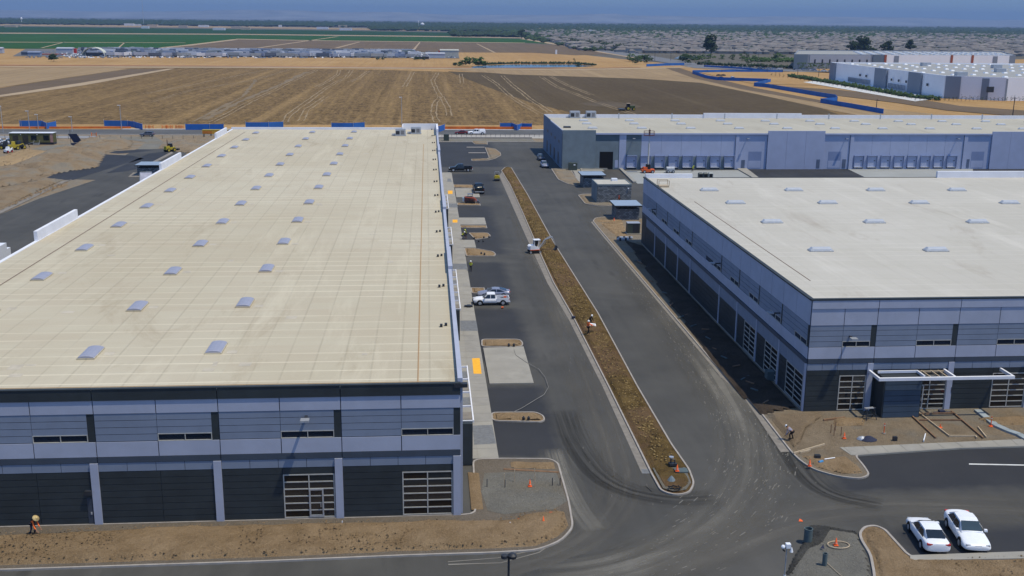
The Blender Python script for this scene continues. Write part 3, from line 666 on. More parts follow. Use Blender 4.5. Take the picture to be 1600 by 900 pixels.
# dust flecks and scuffs the lorries dragged over the asphalt
def flecks(name, path, width, n, m, lmin, lmax, w=.09, z=.016):
    P = [G(x,y,0) for x,y in path]; L = [(P[i+1]-P[i]).length for i in range(len(P)-1)]; T_ = sum(L); b = MB(); V = []; F = []
    for k in range(n):
        d = random.random()*T_; i = 0
        while d > L[i] and i < len(L)-1: d -= L[i]; i += 1
        t = d/L[i]; p = P[i].lerp(P[i+1],min(t,1)); u = (P[i+1]-P[i]).normalized()
        if i < len(L)-1: u = u.lerp((P[i+2]-P[i+1]).normalized(),min(t,1)*.5).normalized()
        lane = random.choice((-.75,-.25,.3,.8))*width*.5
        v = Vector((-u.y,u.x,0)); c_ = p+v*(lane+random.gauss(0,width*.11)); l = random.uniform(lmin,lmax)*random.random(); ww = w*random.uniform(.4,1.6)
        a_ = u*l/2; q = v*ww/2; o_ = len(V); zz = Vector((0,0,z+k*1e-6))
        V += [tuple(c_-a_-q*.4+zz),tuple(c_+a_-q+zz),tuple(c_+a_*1.1+q*.5+zz),tuple(c_-a_+q+zz)]; F.append((o_,o_+1,o_+2,o_+3))
    b.add(V,F); o = b.build(name,m); tag(o,'pale dust flecks dragged over the asphalt by wheels','dust',None,'stuff'); return o
DF = mat('dust_fleck',(.12,.112,.10),.9,.3,1); DF2 = mat('dust_smear',(.08,.075,.065),.9,.2,1); DK = mat('rubber_mark',(.040,.039,.037),.7,.2,1)
main = [(905,300),(960,372),(1020,450),(1085,535),(1145,620),(1180,690),(1178,745),(1140,805),(1070,858),(960,905),(800,960)]
def smooth_path(path, it=2):
    P = [G(x,y,0) for x,y in path]
    for _ in range(it):
        Q = [P[0]]
        for i in range(len(P)-1): Q += [P[i]*.75+P[i+1]*.25, P[i]*.25+P[i+1]*.75]
        P = Q+[P[-1]]
    return P
def sweep_mat(name, col, k, across, lanes=True, seed=0):
    n = NT(name); uv = n.t.nodes.new('ShaderNodeUVMap'); U = n.xyz(uv.outputs[0])
    cb = n.t.nodes.new('ShaderNodeCombineXYZ'); n.lk(n.math('MULTIPLY', U[0], across), cb.inputs[0]); n.lk(n.math('MULTIPLY', U[1], .035), cb.inputs[1]); cb.inputs[2].default_value = seed
    st = n.rng(n.noise(1.0, cb.outputs[0], 6, .62), .36, .60)
    edge = n.math('MULTIPLY', n.rng(U[0], 0, .35), n.rng(U[0], 1, .65)); 
    ends = n.math('MULTIPLY', n.rng(U[2], 0, 1), 0) if False else n.rng(n.noise(.03, None, 3, .5), .25, .5)
    soft = n.rng(n.noise(.5, None, 6, .7), .2, .7, .6, 1)
    al = n.math('MULTIPLY', n.math('MULTIPLY', st, edge), n.math('MULTIPLY', n.math('MULTIPLY', ends, soft), k))
    tcap = n.t.nodes.new('ShaderNodeAttribute'); tcap.attribute_name = 'fade'; al = n.math('MULTIPLY', al, tcap.outputs['Fac'])
    n.lk(al, n.b.inputs['Alpha']); return n.fin(col, .9, .1)
def sweep(path, width, m, z, label, w1=None):
    P = smooth_path(path); b = MB(); V = []; UVv = []; fd = []; d = 0; N = 8; n_ = len(P)
    for i,p in enumerate(P):
        u = (P[min(i+1,n_-1)]-P[max(i-1,0)]).normalized(); v = Vector((-u.y,u.x,0)); w = width+((w1 or width)-width)*i/(n_-1)
        if i: d += (p-P[i-1]).length
        for j in range(N+1):
            q = p+v*(j/N-.5)*w; V.append((q.x,q.y,z)); UVv.append((j/N,d)); fd.append(min(1,i/(n_*.12),(n_-1-i)/(n_*.12)))
    F = [(i*(N+1)+j,i*(N+1)+j+1,(i+1)*(N+1)+j+1,(i+1)*(N+1)+j) for i in range(n_-1) for j in range(N)]
    b.add(V,F); o = b.build('dust_sweep',m); me = o.data; uvl = me.uv_layers.new(name='UVMap')
    for l in me.loops: uvl.data[l.index].uv = UVv[l.vertex_index]
    at_ = me.attributes.new('fade','FLOAT','POINT'); at_.data.foreach_set('value',fd); o['kind'] = 'structure'; return o
SW1 = sweep_mat('dust_sweep_pale',(.19,.181,.16),.95,7,seed=1); SW2 = sweep_mat('dust_sweep_soft',(.135,.128,.114),.9,5,seed=4); SW3 = sweep_mat('rubber_sweep',(.02,.02,.02),.55,11,seed=9)
sweep(main, 8.5, SW2, .008, ''); sweep([(1080,535),(1140,615),(1172,685),(1172,745),(1135,800),(1070,850),(960,893),(840,905)], 6.5, SW1, .0095, '', 9)
sweep([(800,300),(850,420),(905,560),(955,690),(975,770),(930,830),(860,870),(700,905)], 6, SW2, .008, '')
sweep([(1680,800),(1500,790),(1380,790),(1270,800),(1190,825),(1110,860),(1000,890)], 7, SW2, .0105, '')
sweep([(865,700),(880,750),(905,800),(930,830)], 3.5, SW1, .011, '')
sweep([(880,640),(900,700),(950,760),(1050,783),(1120,778)], 4, SW3, .013, '')
sweep([(1192,640),(1235,700),(1260,745),(1300,775),(1380,790)], 5, SW3, .013, '', 3)
sweep([(60,470),(160,380),(260,300),(330,255)], 9, SW2, .02, '')
flecks('dust_flecks', [p_ for p_ in main[1:-1]], 7.0, 800, mat('dust_speck',(.155,.147,.13),.9,.2,1), .15, 1.3, .085)
flecks('dust_flecks', [(1085,535),(1145,620),(1190,690),(1200,745),(1160,815)], 6, 380, MATS['dust_speck'], .15, 1.1, .09)
flecks('dust_flecks', [(800,300),(850,420),(905,560),(960,690),(985,790)], 6, 160, DF, .15, .9, .09)
track([(870,845),(840,862),(780,875),(700,880)],.16,.5,mat('paste_line',(.22,.205,.18),.9),.02)
# ================= WAREHOUSES =================
class Face:
    """a wall face: u runs along it, v outward, z up; boxes land in the building's own frame"""
    def __init__(s, root, ox, oy, ax, sgn=1): s.r, s.ox, s.oy, s.ax, s.sgn = root, ox, oy, ax, sgn
    def lim(s, u0, u1, v0, v1):
        if s.ax == 'x': return (s.ox+u0, s.ox+u1, min(s.oy-s.sgn*v0, s.oy-s.sgn*v1), max(s.oy-s.sgn*v0, s.oy-s.sgn*v1))
        return (min(s.ox-s.sgn*v0, s.ox-s.sgn*v1), max(s.ox-s.sgn*v0, s.ox-s.sgn*v1), s.oy+u0, s.oy+u1)
    def part(s, name, m, u0, u1, v0, v1, z0, z1, parent=None): return pbox(name, parent or s.r, m, *s.lim(u0,u1,v0,v1), z0, z1)
    def mb(s, b, u0, u1, v0, v1, z0, z1, m=None): b.box(*s.lim(u0,u1,v0,v1), z0, z1, m)

def window(F, u0, u1, z0, z1, cols, rows, v=.02, door=None, name='storefront_window', boards=()):
    b = MB(); f = .045
    us = [u0+(u1-u0)*i/cols for i in range(cols+1)]; zs = [z0+(z1-z0)*i/rows for i in range(rows+1)]
    for u in us: F.mb(b, u-f, u+f, v-.03, v+.07, z0-f, z1+f)
    for i in range(cols):
        for z in zs: F.mb(b, us[i]+f, us[i+1]-f, v-.028, v+.064, z-f, z+f)
    w = b.build(name, ALU, F.r)
    for i in range(cols):
        for j in range(rows):
            a0, a1, c0, c1 = us[i]+f, us[i+1]-f, zs[j]+f, zs[j+1]-f
            if door and i == door[0] and c1 < door[3]+.1:
                if door[2] < a1-.2: F.part('pane', GLASS, max(a0,door[2]+.1), a1, v-.02, v+.02, c0, c1, w)
                if door[1] > a0+.2: F.part('pane', GLASS, a0, door[1]-.1, v-.02, v+.02, c0, c1, w)
                continue
            F.part('pane', GLASS if (i*7+j*3) % 5 else GLASSB, a0, a1, v-.02, v+.02, c0, c1, w)
    if door:
        d0, d1, zt = door[1], door[2], door[3]
        b = MB()
        for a, c in ((d0-.06, d0+.06), (d1-.06, d1+.06)): F.mb(b, a, c, v, v+.12, z0, zt)
        F.mb(b, d0+.06, d1-.06, v, v+.119, zt-.12, zt); F.mb(b, d0+.06, d1-.06, v, v+.118, z0, z0+.2)
        d = b.build('door', METAL, F.r); F.part('pane', GLASS, d0+.06, d1-.06, v+.02, v+.05, z0+.2, zt-.12, d)
        F.part('handle', METAL, d1-.2, d1-.15, v+.12, v+.17, z0+.9, z0+1.3, d)
    return w

def lamp(F, u, z, arm=.9):
    b = MB(); x0,x1,y0,y1 = F.lim(u-.1,u+.1,.05,arm)
    b.box(x0,x1,y0,y1,z-.05,z+.07); w = b.build('wall_lamp', STEEL_DARK, F.r)
    b = MB(); x0,x1,y0,y1 = F.lim(u-.34,u+.34,arm-.05,arm+.6); b.box(x0,x1,y0,y1,z-.02,z+.12); b.build('lamp_head', METAL, w)

def office_front(F, bays, zt, top=P_NAVY, joints=True):
    """one tilt-up wall of the office blocks. bays: (u0, u1, kind, side_of_window)"""
    g = .035
    for bi, (u0, u1, kind, pil) in enumerate(bays):
        W = u1-u0; um = u0+W*.5
        pu = pil    # pilaster at the right end, width
        F.part('fascia_panel', top, u0+g, u1-g, .0, .16, zt-.95, zt-.04)
        # light band
        for a, c in ((u0,um),(um,u1)):
            F.part('wall_panel', P_LIGHT, a+g, c-g, .0, .08, 9.55, zt-.98)
            F.part('wall_panel', P_LIGHT, a+g, c-g, .0, .08, 5.92, 7.16)
        slot = kind != 'plain'
        ue = u1-.56 if slot else u1
        for j in range(4):
            z0 = 7.2+j*.585; z1 = z0+.585
            F.part('wall_panel', P_MID, u0+g, um-g*.5, .0, .05, z0+.022, z1-.022)
            if j == 0 and slot: continue
            F.part('wall_panel', P_MID, um+g*.5, ue-(.02 if slot else g), .0, .05, z0+.022, z1-.022)
        if slot:
            F.part('reveal_panel', P_NAVY, ue, u1-g, .0, .03, 7.2, 9.52)
            # ribbon window with two panes
            b = MB(); 
            for z in (7.2, 7.78): F.mb(b, um+.0, ue-.03, -.02, .075, z-.03, z+.03)
            for u in (um+.03, (um+ue)/2, ue-.06): F.mb(b, u-.03, u+.03, -.02, .07, 7.23, 7.75)
            w = b.build('ribbon_window', ALU, F.r)
            for a, c in ((um+.06,(um+ue)/2-.03),((um+ue)/2+.03, ue-.09)): F.part('pane', GLASSB, a, c, -.02, .0, 7.23, 7.75, w)
        F.part('band_panel', P_BAND, u0+g, u1-g, .0, .10, 5.42, 5.88)
        pe = u1-pil
        for j in range(4):
            a = u0+(pe-u0)*j/4; c = u0+(pe-u0)*(j+1)/4
            F.part('wall_panel', P_MID, a+.02, c-.02, .0, .06, 4.66, 5.38)
        # dark base courses
        st = kind in ('store', 'door')
        us = um-.0 if st else pe
        if kind == 'entry': us = u0+.9; 
        for j in range(8):
            z0 = .12+j*.565; z1 = min(z0+.565, 4.62)
            segs = [(u0, us)] if st or kind == 'entry' else [(u0, um), (um, pe)]
            if st and z0 > 4.0: segs.append((us, pe))
            for a, c in segs:
                if c-a > .1: F.part('wall_panel', P_NAVY, a+.02, c-.02, .0, .06, z0+.018, z1-.018)
        if st:
            dr = (0, 0, 0, 0)
            if kind == 'door': window(F, us+.06, pe-.1, .25, 4.0, 2, 6, door=(1, us+.06+(pe-.1-us)*.5, us+.06+(pe-.1-us)*.5+1.05, 2.75))
            else: window(F, us+.06, pe-.1, .25, 4.0, 2, 6)
        if pil > .1:
            F.part('pilaster', P_LIGHT, pe, u1-.0, .0, .17, .02, 5.38)

def skylight(parent, x, y, z, along='y', L=3.1, W=1.4, m=SKYL, h=.22, curb=MATS['membrane_cream']):
    b = MB()
    if along == 'y':
        b.box(-W/2-.05, W/2+.05, -L/2-.05, L/2+.05, 0, .14)
    else: b.box(-L/2-.05, L/2+.05, -W/2-.05, W/2+.05, 0, .14)
    key = ('curb', along, L, W)
    o = dup_mesh(key, b, 'skylight', curb, parent, (x, y, z))
    d = MB(); rings = []; n = 7
    ends = (-1, -.93, -.5, 0, .5, .93, 1) if along == 'y' else (-1, -.8, -.78, -.42, -.4, 0, .02, .4, .42, .78, .8, 1)
    for e in ends:
        if along == 'y': k = .75 if abs(e) == 1 else 1
        else: k = .15 if abs(e) == 1 else 1
        ring = []
        for i in range(n):
            t = math.pi*i/(n-1); a = -math.cos(t)*W/2; zz = .14+math.sin(t)*h*k
            ring.append((a, e*L/2, zz) if along == 'y' else (e*L/2, a, zz))
        rings.append(ring)
    d.loft(rings)
    dup_mesh(('dome', along, L, W), d, 'dome', m, o, (0, 0, 0))
    return o
MESHC = {}
def dup_mesh(key, mb, name, m, parent, loc):
    if key not in MESHC: MESHC[key] = mb.build(name, m, parent, loc=loc); return MESHC[key]
    o = bpy.data.objects.new(name, MESHC[key].data); C.objects.link(o); o.parent = parent; o.location = loc; return o

def hvac(parent, x, y, z, s=1.0):
    b = MB(); b.box(-1.1*s,1.1*s,-.8*s,.8*s,.25,1.5*s); b.box(-1.2*s,1.2*s,-.9*s,.9*s,.05,.25)
    o = b.build('rooftop_unit', METAL, parent, loc=(x,y,z))
    MB().box(-1.0*s,-.2*s,-.83*s,-.8*s,.4,1.1*s).build('vent_grille', STEEL_DARK, o)
    MB().box(.1*s,.8*s,-.83*s,-.8*s,.4,1.2*s).build('vent_grille', mat('grey_louvre',(.2,.2,.21)), o)
    b = MB(); b.box(-1.9*s,-1.1*s,-.4*s,.4*s,.1,.5); b.build('duct', METAL, o); return o

# ---------- left warehouse ----------
LW = empty('warehouse', (0,0,0), 0, 'vast cream roofed warehouse with a navy and lavender front on the left', 'warehouse', 'warehouses of the business park')
b = MB(); b.box(-51,2.4,81.2,284.5,0,11.3); b.build('wall', BASEWALL, LW)
pbox('roof', LW, ROOF_L, -50.9, 2.2, 81.15, 284.3, 11.3, 11.42)
FL = Face(LW, 0, 81.2, 'x')
px_ = [2.45, -7.15, -16.8, -26.45, -36.1, -45.75]
bays = []
for i in range(5): bays.append((px_[i+1], px_[i], {0:'store',1:'door'}.get(i,'closed'), .62))
office_front(FL, bays, 11.62)
office_front(FL, [(-51.0,-45.78,'closed',.0)], 11.62)
# coping along the front and the corner return
FL.part('coping', P_NAVY, -51.1, 2.45, -.2, .2, 11.585, 11.66)
FL.part('coping', STEEL_DARK, 1.9, 3.0, -.3, .22, 11.28, 11.58)
# man door in the dark wall with a hood
b = MB(); FL.mb(b, -27.55+0, -26.4-.75, .06, .10, .12, 2.4); d = b.build('door', mat('door_navy',(.05,.06,.08),.6), LW); FL.part('handle', METAL, -27.32,-27.2,.10,.16,1.0,1.2,d)
FL.part('door_hood', STEEL_DARK, -27.6,-27.1,.06,.35,2.75,3.1)
lamp(FL, -9.9, 9.05, .85); lamp(FL, -36.5, 9.05, .85)
# east side: parapet with raised lengths, set-back piers, canopies
for (y0,y1,zt) in ((81.4,120,11.95),(120,131,12.3),(131,160,11.95),(160,171,12.3),(171,232,11.95),(232,243,12.3),(243,270,11.95),(270,284.6,13.0)):
    pbox('parapet', LW, P_LIGHT if zt<12.5 else WHITEP, 2.22, 2.62 if zt<12.2 else 2.72, y0+.02, y1-.02, 0.1, zt)
for k,(y0,y1) in enumerate(((92,108),(131,153),(171,186),(205,222))):
    c = MB()
    for x in (2.75, 3.95): c.box(x-.06,x+.06,y0,y1,3.95,4.2)
    nb = int((y1-y0)/4)
    for i in range(nb+1):
        y = y0+(y1-y0-.2)*i/nb; c.box(2.8,3.9,y,y+.12,3.98,4.17)
    c.build('canopy_frame', WHITEP, LW)
    pbox('canopy_pier', LW, P_NAVY, 2.72, 3.85, y0-.7, y0-.05, .1, 4.12)
    for i in range(0,nb,1):
        y = y0+(y1-y0-.2)*(i+.12)/nb; pbox('canopy_panel', LW, GRATE if i%2 else CONC2, 2.85, 3.85, y+.2, y+2.1, 4.0, 4.06)
# north and west parapets
pbox('parapet', LW, WHITEP, -51, -6.4, 284.3, 284.7, 0, 12.0)
pbox('parapet', LW, WHITEP, -6.4, 2.2, 284.2, 284.75, 0, 13.0)
pbox('parapet', LW, WHITEP, -6.55, -6.4, 276, 284.2, 11.4, 13.0)
for y0,y1 in ((-1,0),): pass
for (y0,y1) in ((84,104),(140,156.5),(207,224),(262,276)): pbox('parapet', LW, WHITEP, -51.05, -50.6, y0, y1, 8, 12.75)
pbox('coping', LW, WHITEP, -51.0,-50.55, 81.4, 284.2, 11.3, 11.5)
# roof details
pbox('roof_joint', LW, mat('rust_seam',(.36,.23,.12),.8,.1,2), -1.03, -.93, 82, 251, 11.42, 11.452)
pbox('roof_joint', LW, mat('dark_seam',(.18,.13,.10),.8,.1,2), -46.55, -46.43, 82, 278, 11.42, 11.45)
pbox('roof_joint', LW, MATS['rust_seam'], -50.4, 1.6, 82.15, 82.22, 11.42, 11.45)
for k in range(13):
    for x, y0 in ((-43.25,88.8+0),(-29.35,90.9),(-18.85,91.9)):
        y = y0+15.47*k
        if y < 278: skylight(LW, x, y, 11.42)
for k in range(13):
    pbox('roof_vent', LW, STEEL_DARK, 1.0, 1.25, 98+k*15.5-.15, 98+k*15.5+.15, 11.42, 11.7)
    pbox('roof_vent', LW, STEEL_DARK, 1.45, 1.7, 98.4+k*15.5-.15, 98.4+k*15.5+.15, 11.42, 11.68)
for x,y in ((626,209),(650,206)):
    p = G(x,y+3,11.42); hvac(LW, p.x, p.y, 11.42, 1.15)
rng2 = random.Random(3)
for i in range(26):
    x = rng2.uniform(-49,0); y = 84+rng2.random()**1.5*180
    pbox('roof_patch', LW, mat('pale_patch',(.47,.42,.33),.7), x, x+rng2.uniform(.4,1.2), y, y+rng2.uniform(.4,1.4), 11.42, 11.432)
for i in range(60):
    x = -18.1 if i%3==0 else (-28.6 if i%3==1 else -42.5); y = 90.5+(i//3)*15.47
    if y < 270: pbox('roof_patch', LW, MATS['pale_patch'], x+.35, x+1.25, y, y+.9, 11.42, 11.434)

# ---------- right warehouse ----------
RW = empty('warehouse', (0,0,0), 0, 'nearer right warehouse with pale roof and shaded slate side wall above a dirt bed in its shade', 'warehouse', 'warehouses of the business park')
b = MB(); b.box(39.3,130,103.2,191,0,12.0); b.build('wall', BASEWALL, RW)
pbox('roof', RW, ROOF_R, 39.45, 130, 103.3, 190.9, 12.0, 12.12)
FR = Face(RW, 0, 103.2, 'x')
off = 0.0
office_front(FR, [(39.3,46.4,'store',.6),(46.4,55.2,'entry',.6),(55.2,64.0,'store',.6),(64.0,72.8,'store',.6),(72.8,81.6,'closed',.6),(81.6,90.4,'closed',.6)], 12.3, P_LIGHT)
FR.part('coping', P_NAVY, 39.15, 130, -.25, .2, 12.24, 12.4)
FR.part('wall_panel', P_LIGHT, 90.4, 130, .0,.08,.1,12.2)
FW_ = Face(RW, 39.3, 0, 'y')
ys = [103.25,111.7,120.1,128.4,136.9,153.3,161.5,170.2,178.8,187.0]
for i in range(9):
    u0, u1 = ys[i], ys[i+1]; W = u1-u0; um = u0+W/2
    z9 = 9.55
    for a,c in ((u0,um),(um,u1)):
        FW_.part('wall_panel', P_LIGHT, a+.03,c-.03,0,.08,9.57,12.2)
        FW_.part('wall_panel', P_LIGHT, a+.03,c-.03,0,.08,5.92,7.16)
    for j in range(4):
        z0 = 7.2+j*.585
        if j: FW_.part('wall_panel', P_MID, u0+.42,um-.02,0,.05,z0+.02,z0+.565)
        FW_.part('wall_panel', P_MID, um+.02,u1-.03,0,.05,z0+.02,z0+.565)
    FW_.part('reveal_panel', P_NAVY, u0+.03,u0+.4,0,.03,7.2,9.52)
    b = MB()
    w0, w1 = u0+.45, min(u0+4.2, um-.03)
    for z in (7.2,7.78): FW_.mb(b,w0,w1,-.02,.075,z-.03,z+.03)
    for u in (w0+.03,(w0+w1)/2,w1-.03): FW_.mb(b,u-.03,u+.03,-.02,.07,7.23,7.75)
    w = b.build('ribbon_window', ALU, RW)
    for a,c in ((w0+.06,(w0+w1)/2-.03),((w0+w1)/2+.03,w1-.06)): FW_.part('pane', GLASSB, a,c,-.02,0,7.23,7.75,w)
    FW_.part('band_panel', P_BAND, u0+.02,u1-.02,0,.2,5.42,5.88)
    for j in range(4): FW_.part('wall_panel', P_MID, u0+W*j/4+.02+(.55 if j==0 else 0), u0+W*(j+1)/4-.02,0,.06,3.9,5.38)
    st = i < 3
    for j in range(6):
        z0 = .12+j*.63
        segs = [(u0+.55, u0+W*.5),(u0+W*.5,u1)] if not st else [(u0+W*.62,u1)]
        if i == 0: segs = [(u0+W*.7,u1)]
        for a,c in segs: FW_.part('wall_panel', P_NAVY, a+.02,c-.02,0,.06,z0+.018,z0+.612)
    if st: window(FW_, u0+.65, u0+W*(.62 if i else .7)-.06, .3, 3.85, 2, 6)
    FW_.part('pilaster', P_LIGHT, u0, u0+.28, 0, .18, .02, 5.4)
FW_.part('wall_panel', P_MID, 187.05,190.9,0,.05,7.2,9.52); FW_.part('wall_panel', P_LIGHT,187.05,190.9,0,.08,9.57,12.2); FW_.part('wall_panel', P_LIGHT,187.05,190.9,0,.08,5.92,7.16); FW_.part('wall_panel', P_NAVY,187.05,190.9,0,.06,.1,5.38); FW_.part('band_panel', P_BAND,187.05,190.9,0,.12,5.42,5.88)
FW_.part('coping', P_NAVY, 103.2, 191, -.25, .18, 12.2, 12.36)
lamp(FW_, 137.6, 8.3, .9); lamp(FW_, 179.6, 8.3, .9); lamp(FW_, 112.5, 8.3, .9)
lamp(FR, 43.6, 8.35, .85); lamp(FR, 64.4, 8.35, .85)
# raised north-west corner parapet, block at the north edge
pbox('parapet', RW, WHITEP, 39.5, 48.2, 190.6, 191.1, 0, 12.9)
pbox('parapet', RW, WHITEP, 94.5, 130, 190.5, 191.1, 0, 13.3)
pbox('parapet', RW, P_NAVY, 48.2, 94.5, 190.8, 191.05, 0, 12.2)
pbox('roof_joint', RW, MATS['dark_seam'], 42.2, 42.3, 112, 165, 12.12, 12.15)
for s in [(1282,392),(1462,392),(1642,392),(1206,348),(1366,348),(1527,348),(1149,318),(1293,318),(1436,318),(1577,318),(1240,298),(1368,298),(1495,298),(1108,298)]:
    p = G(*s, 12.12); skylight(RW, p.x, p.y, 12.12, 'x', 2.9, 1.15, SKYLR, .4, MATS['galvanised_metal'])
# roof hatch
p = G(1036,292,12.12); b = MB(); b.box(-.9,.9,-.7,.7,0,.3); o = b.build('roof_hatch', PINE, RW, loc=p)
b = MB()
for x,y in ((-.9,-.7),(.9,-.7),(-.9,.7),(.9,.7)): b.box(x-.05,x+.05,y-.05,y+.05,.3,1.2)
b.box(-.9,.9,.66,.74,1.1,1.2); b.box(-.9,.9,-.74,-.66,1.1,1.2); b.build('guard_rail', PINE, o)
# entry: projecting block, recess glazing, white canopy
pbox('entry_block', RW, P_NAVY, 46.75, 50.85, 100.9, 103.1, .02, 4.45)
for j in range(7): pbox('wall_panel', RW, mat('paint_navy_lit',(.05,.075,.11),.6,.1,.5), 46.9, 50.75, 100.86, 100.9, .15+j*.6, .70+j*.6)  # lighter copy of the navy, lit look put into the colour
window(FR, 51.0, 54.55, .2, 3.9, 2, 7, door=(0, 51.1, 52.1, 2.9))
FR.part('wall_panel', P_NAVY, 50.9, 54.58, .0,.06,4.02,4.6)
b = MB()
zt = 4.35
for (a,c,y0,y1) in ((45.9,60.4,100.3,100.55),(45.9,46.1,100.55,103.0),(54.0,54.2,100.55,103.0),(60.2,60.4,100.55,103.0)): b.box(a,c,y0,y1,zt,zt+.32)
b.build('canopy_frame', WHITEP, RW)
b = MB()
for a in (51.6,52.6,53.4): b.box(a,a+.1,100.55,103,zt+.05,zt+.2)
b.box(51,54,102.7,102.8,zt+.05,zt+.22); b.build('canopy_joist', PINE, RW)
b = MB(); b.box(46.6,50.9,102.2,102.35,zt+.2,zt+.45); b.box(50.75,50.9,100.6,102.2,zt+.2,zt+.45); b.build('parapet', WHITEP, RW)
b = MB(); FR.mb(b, 55.15,55.3,.06,.2,2.0,2.6); b.build('meter_box', STEEL_DARK, RW)

# ---------- far warehouse ----------
FWH = empty('warehouse', (0,0,0), 0, 'long far warehouse with loading docks, sandy roof and grey unpainted left end', 'warehouse', 'warehouses of the business park')
b = MB(); b.box(36.7,330,290.3,338,0,9.7); b.build('wall', RAWC2, FWH)
pbox('roof', FWH, ROOF_F, 36.9, 330, 290.4, 337.6, 9.7, 9.9)
FF = Face(FWH, 0, 290.3, 'x')
def vb(a): return a
# unpainted west end
FF.part('wall_panel', RAWC, 36.75, 45.9, 0,.35, .05, 10.8)
FF.part('wall_panel', RAWC2, 45.95, 52.4, .0,.06, 7.9, 9.55); FF.part('coping', P_DOCK, 45.95, 94.0, 0,.42, 9.6, 10.02)  # darker upper panel paints in the shade below the coping
FF.part('wall_panel', RAWC, 45.95, 47.1, 0,.05,.05,7.86); FF.part('wall_panel', RAWC, 50.9, 52.4, 0,.05,.05,7.86); FF.part('wall_panel', RAWC, 47.1,50.9,0,.052,4.9,7.86)
FF.part('drive_in_door', BLACKHOLE, 47.15,50.85,-.0,.03,.1,4.88); FF.part('door', P_DOCK, 51.4,52.3,.05,.1,.5,2.6)  # open doorway: flat black panel paints the unlit interior
FF.part('pilaster', P_DOCK, 52.5,54.4,0,.14,.05,9.55)
FF.part('wall_panel', RAWC, 54.45,58.6,0,.05,3.4,8.3)
for j in range(4): FF.part('wall_panel', P_DOCK, 58.65+j*5.6, 58.65+(j+1)*5.6-.05, 0,.05,3.6,9.55)
FF.part('wall_panel', P_DOCK, 81.0+.05, 85.0,0,.05,3.6,9.55)
FF.part('wall_panel', RAWC, 54.45, 85.0, 0,.04,.05,3.55)
def dock(u, w=2.6):
    b = MB(); FF.mb(b,u-.15,u,.04,.5,.6,3.9); FF.mb(b,u+w,u+w+.15,.04,.5,.6,3.9); FF.mb(b,u,u+w,.04,.48,3.7,3.88)
    d = b.build('dock_door', P_DOCKTOP, FWH)
    for j in range(4): FF.part('door_panel', P_DOCK, u+.02,u+w-.02,.05,.1,.75+j*.73,.75+(j+1)*.73-.02, d)
    FF.part('door_window', STEEL_DARK, u+w*.68,u+w*.86,.1,.12,2.3,2.5,d); FF.part('dock_plate', WHITEP, u,u+w,.05,.35,.55,.68,d); FF.part('dock_bumper', PLASTIC_BLK, u-.1,u+w+.1,.05,.3,.3,.5,d)
for k in range(8): dock(54.75+k*3.92)
FF.part('pilaster', P_DOCK, 85.1,86.0,0,.3,.05,9.55)
def drive(u, w=3.7):
    d = FF.part('drive_in_door', P_DOCKTOP, u,u+w,.05,.07,.3,4.95)
    FF.part('light_panel', P_DOCK, u+.1,u+w-.1,.07,.075,.4,2.4)
FF.part('wall_panel', P_DOCK, 86.05,94.0,0,.045,.05,9.55); drive(88.9)
FF.part('door', mat('door_dusk',(.1,.13,.2),.6), 87.0,88.0,.05,.1,.3,2.6); 
for a in range(3): FF.part('wall_panel', P_DOCKTOP if False else P_DOCK, 94.1+a*5.4,94.1+(a+1)*5.4-.04,0,.42,.05,10.7)
FF.part('wall_panel', P_DOCK, 110.35,117.6,0,.045,.05,9.55); drive(111.7); FF.part('door', MATS['door_dusk'], 108.3,109.3,.42,.45,.3,2.8); FF.part('door', MATS['door_dusk'], 115.9,116.9,.05,.1,.3,2.8)
FF.part('coping', P_DOCK, 110.35,158.6,0,.42,9.6,10.02)
FF.part('pilaster', P_DOCK, 117.7,118.7,0,.3,.05,9.55)
for j in range(6): FF.part('wall_panel', P_DOCK, 118.8+j*5.3,118.8+(j+1)*5.3-.05,0,.05,.05,9.55)
for k in range(8): dock(119.3+k*3.86)
FF.part('pilaster', P_DOCK, 150.7,151.7,0,.3,.05,9.55); FF.part('wall_panel', P_DOCK,151.8,158.6,0,.045,.05,9.55); drive(153.3); FF.part('door', MATS['door_dusk'],152.1,152.9,.05,.1,.3,2.8)
for a in range(4): FF.part('wall_panel', P_DOCK, 158.7+a*5.4,158.7+(a+1)*5.4-.04,0,.42,.05,10.6)
FF.part('wall_panel', P_DOCK, 180.3,330,0,.05,.05,9.6)
for u in (56.3,88.2,116.3,148.5): lamp(FF, u, 8.6, 1.0)
# west face
FX = Face(FWH, 36.7, 0, 'y')
FX.part('wall_panel', mat('paint_shaded_blue',(.14,.19,.27),.7,.06,.4), 290.4,300,0,.06,.05,10.7)  # darker copy of the blue, with the west side's shade in its colour
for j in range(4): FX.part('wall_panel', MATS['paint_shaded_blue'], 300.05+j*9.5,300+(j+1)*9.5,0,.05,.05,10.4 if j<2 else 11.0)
for j in range(4):
    w = FX.part('window', STEEL_DARK, 296+j*9.5,298.6+j*9.5,.05,.08,6.6,7.4)
    w = FX.part('window', STEEL_DARK, 297+j*9.5,299.6+j*9.5,.05,.08,.6,4.0)
pbox('parapet', FWH, WHITEP, 36.75,330,337.6,338,0,11.0)
pbox('parapet', FWH, WHITEP, 88,120,337.4,338.05,9.9,11.5)
pbox('coping', FWH, P_LIGHT, 36.72, 37.0, 290.4, 337.6, 9.7, 10.75)
for k in range(19):
    for (px0,py0) in ((912,189),(917,194),(926,200.8)):
        p0 = G(px0,py0,9.9); skylight(FWH, p0.x+k*14.25, p0.y, 9.9, 'x', 2.7, 1.1, SKYLR, .4, MATS['galvanised_metal'])
for x in (898,923):
    p = G(x,184,9.9); hvac(FWH, p.x, p.y, 9.9, 1.4)
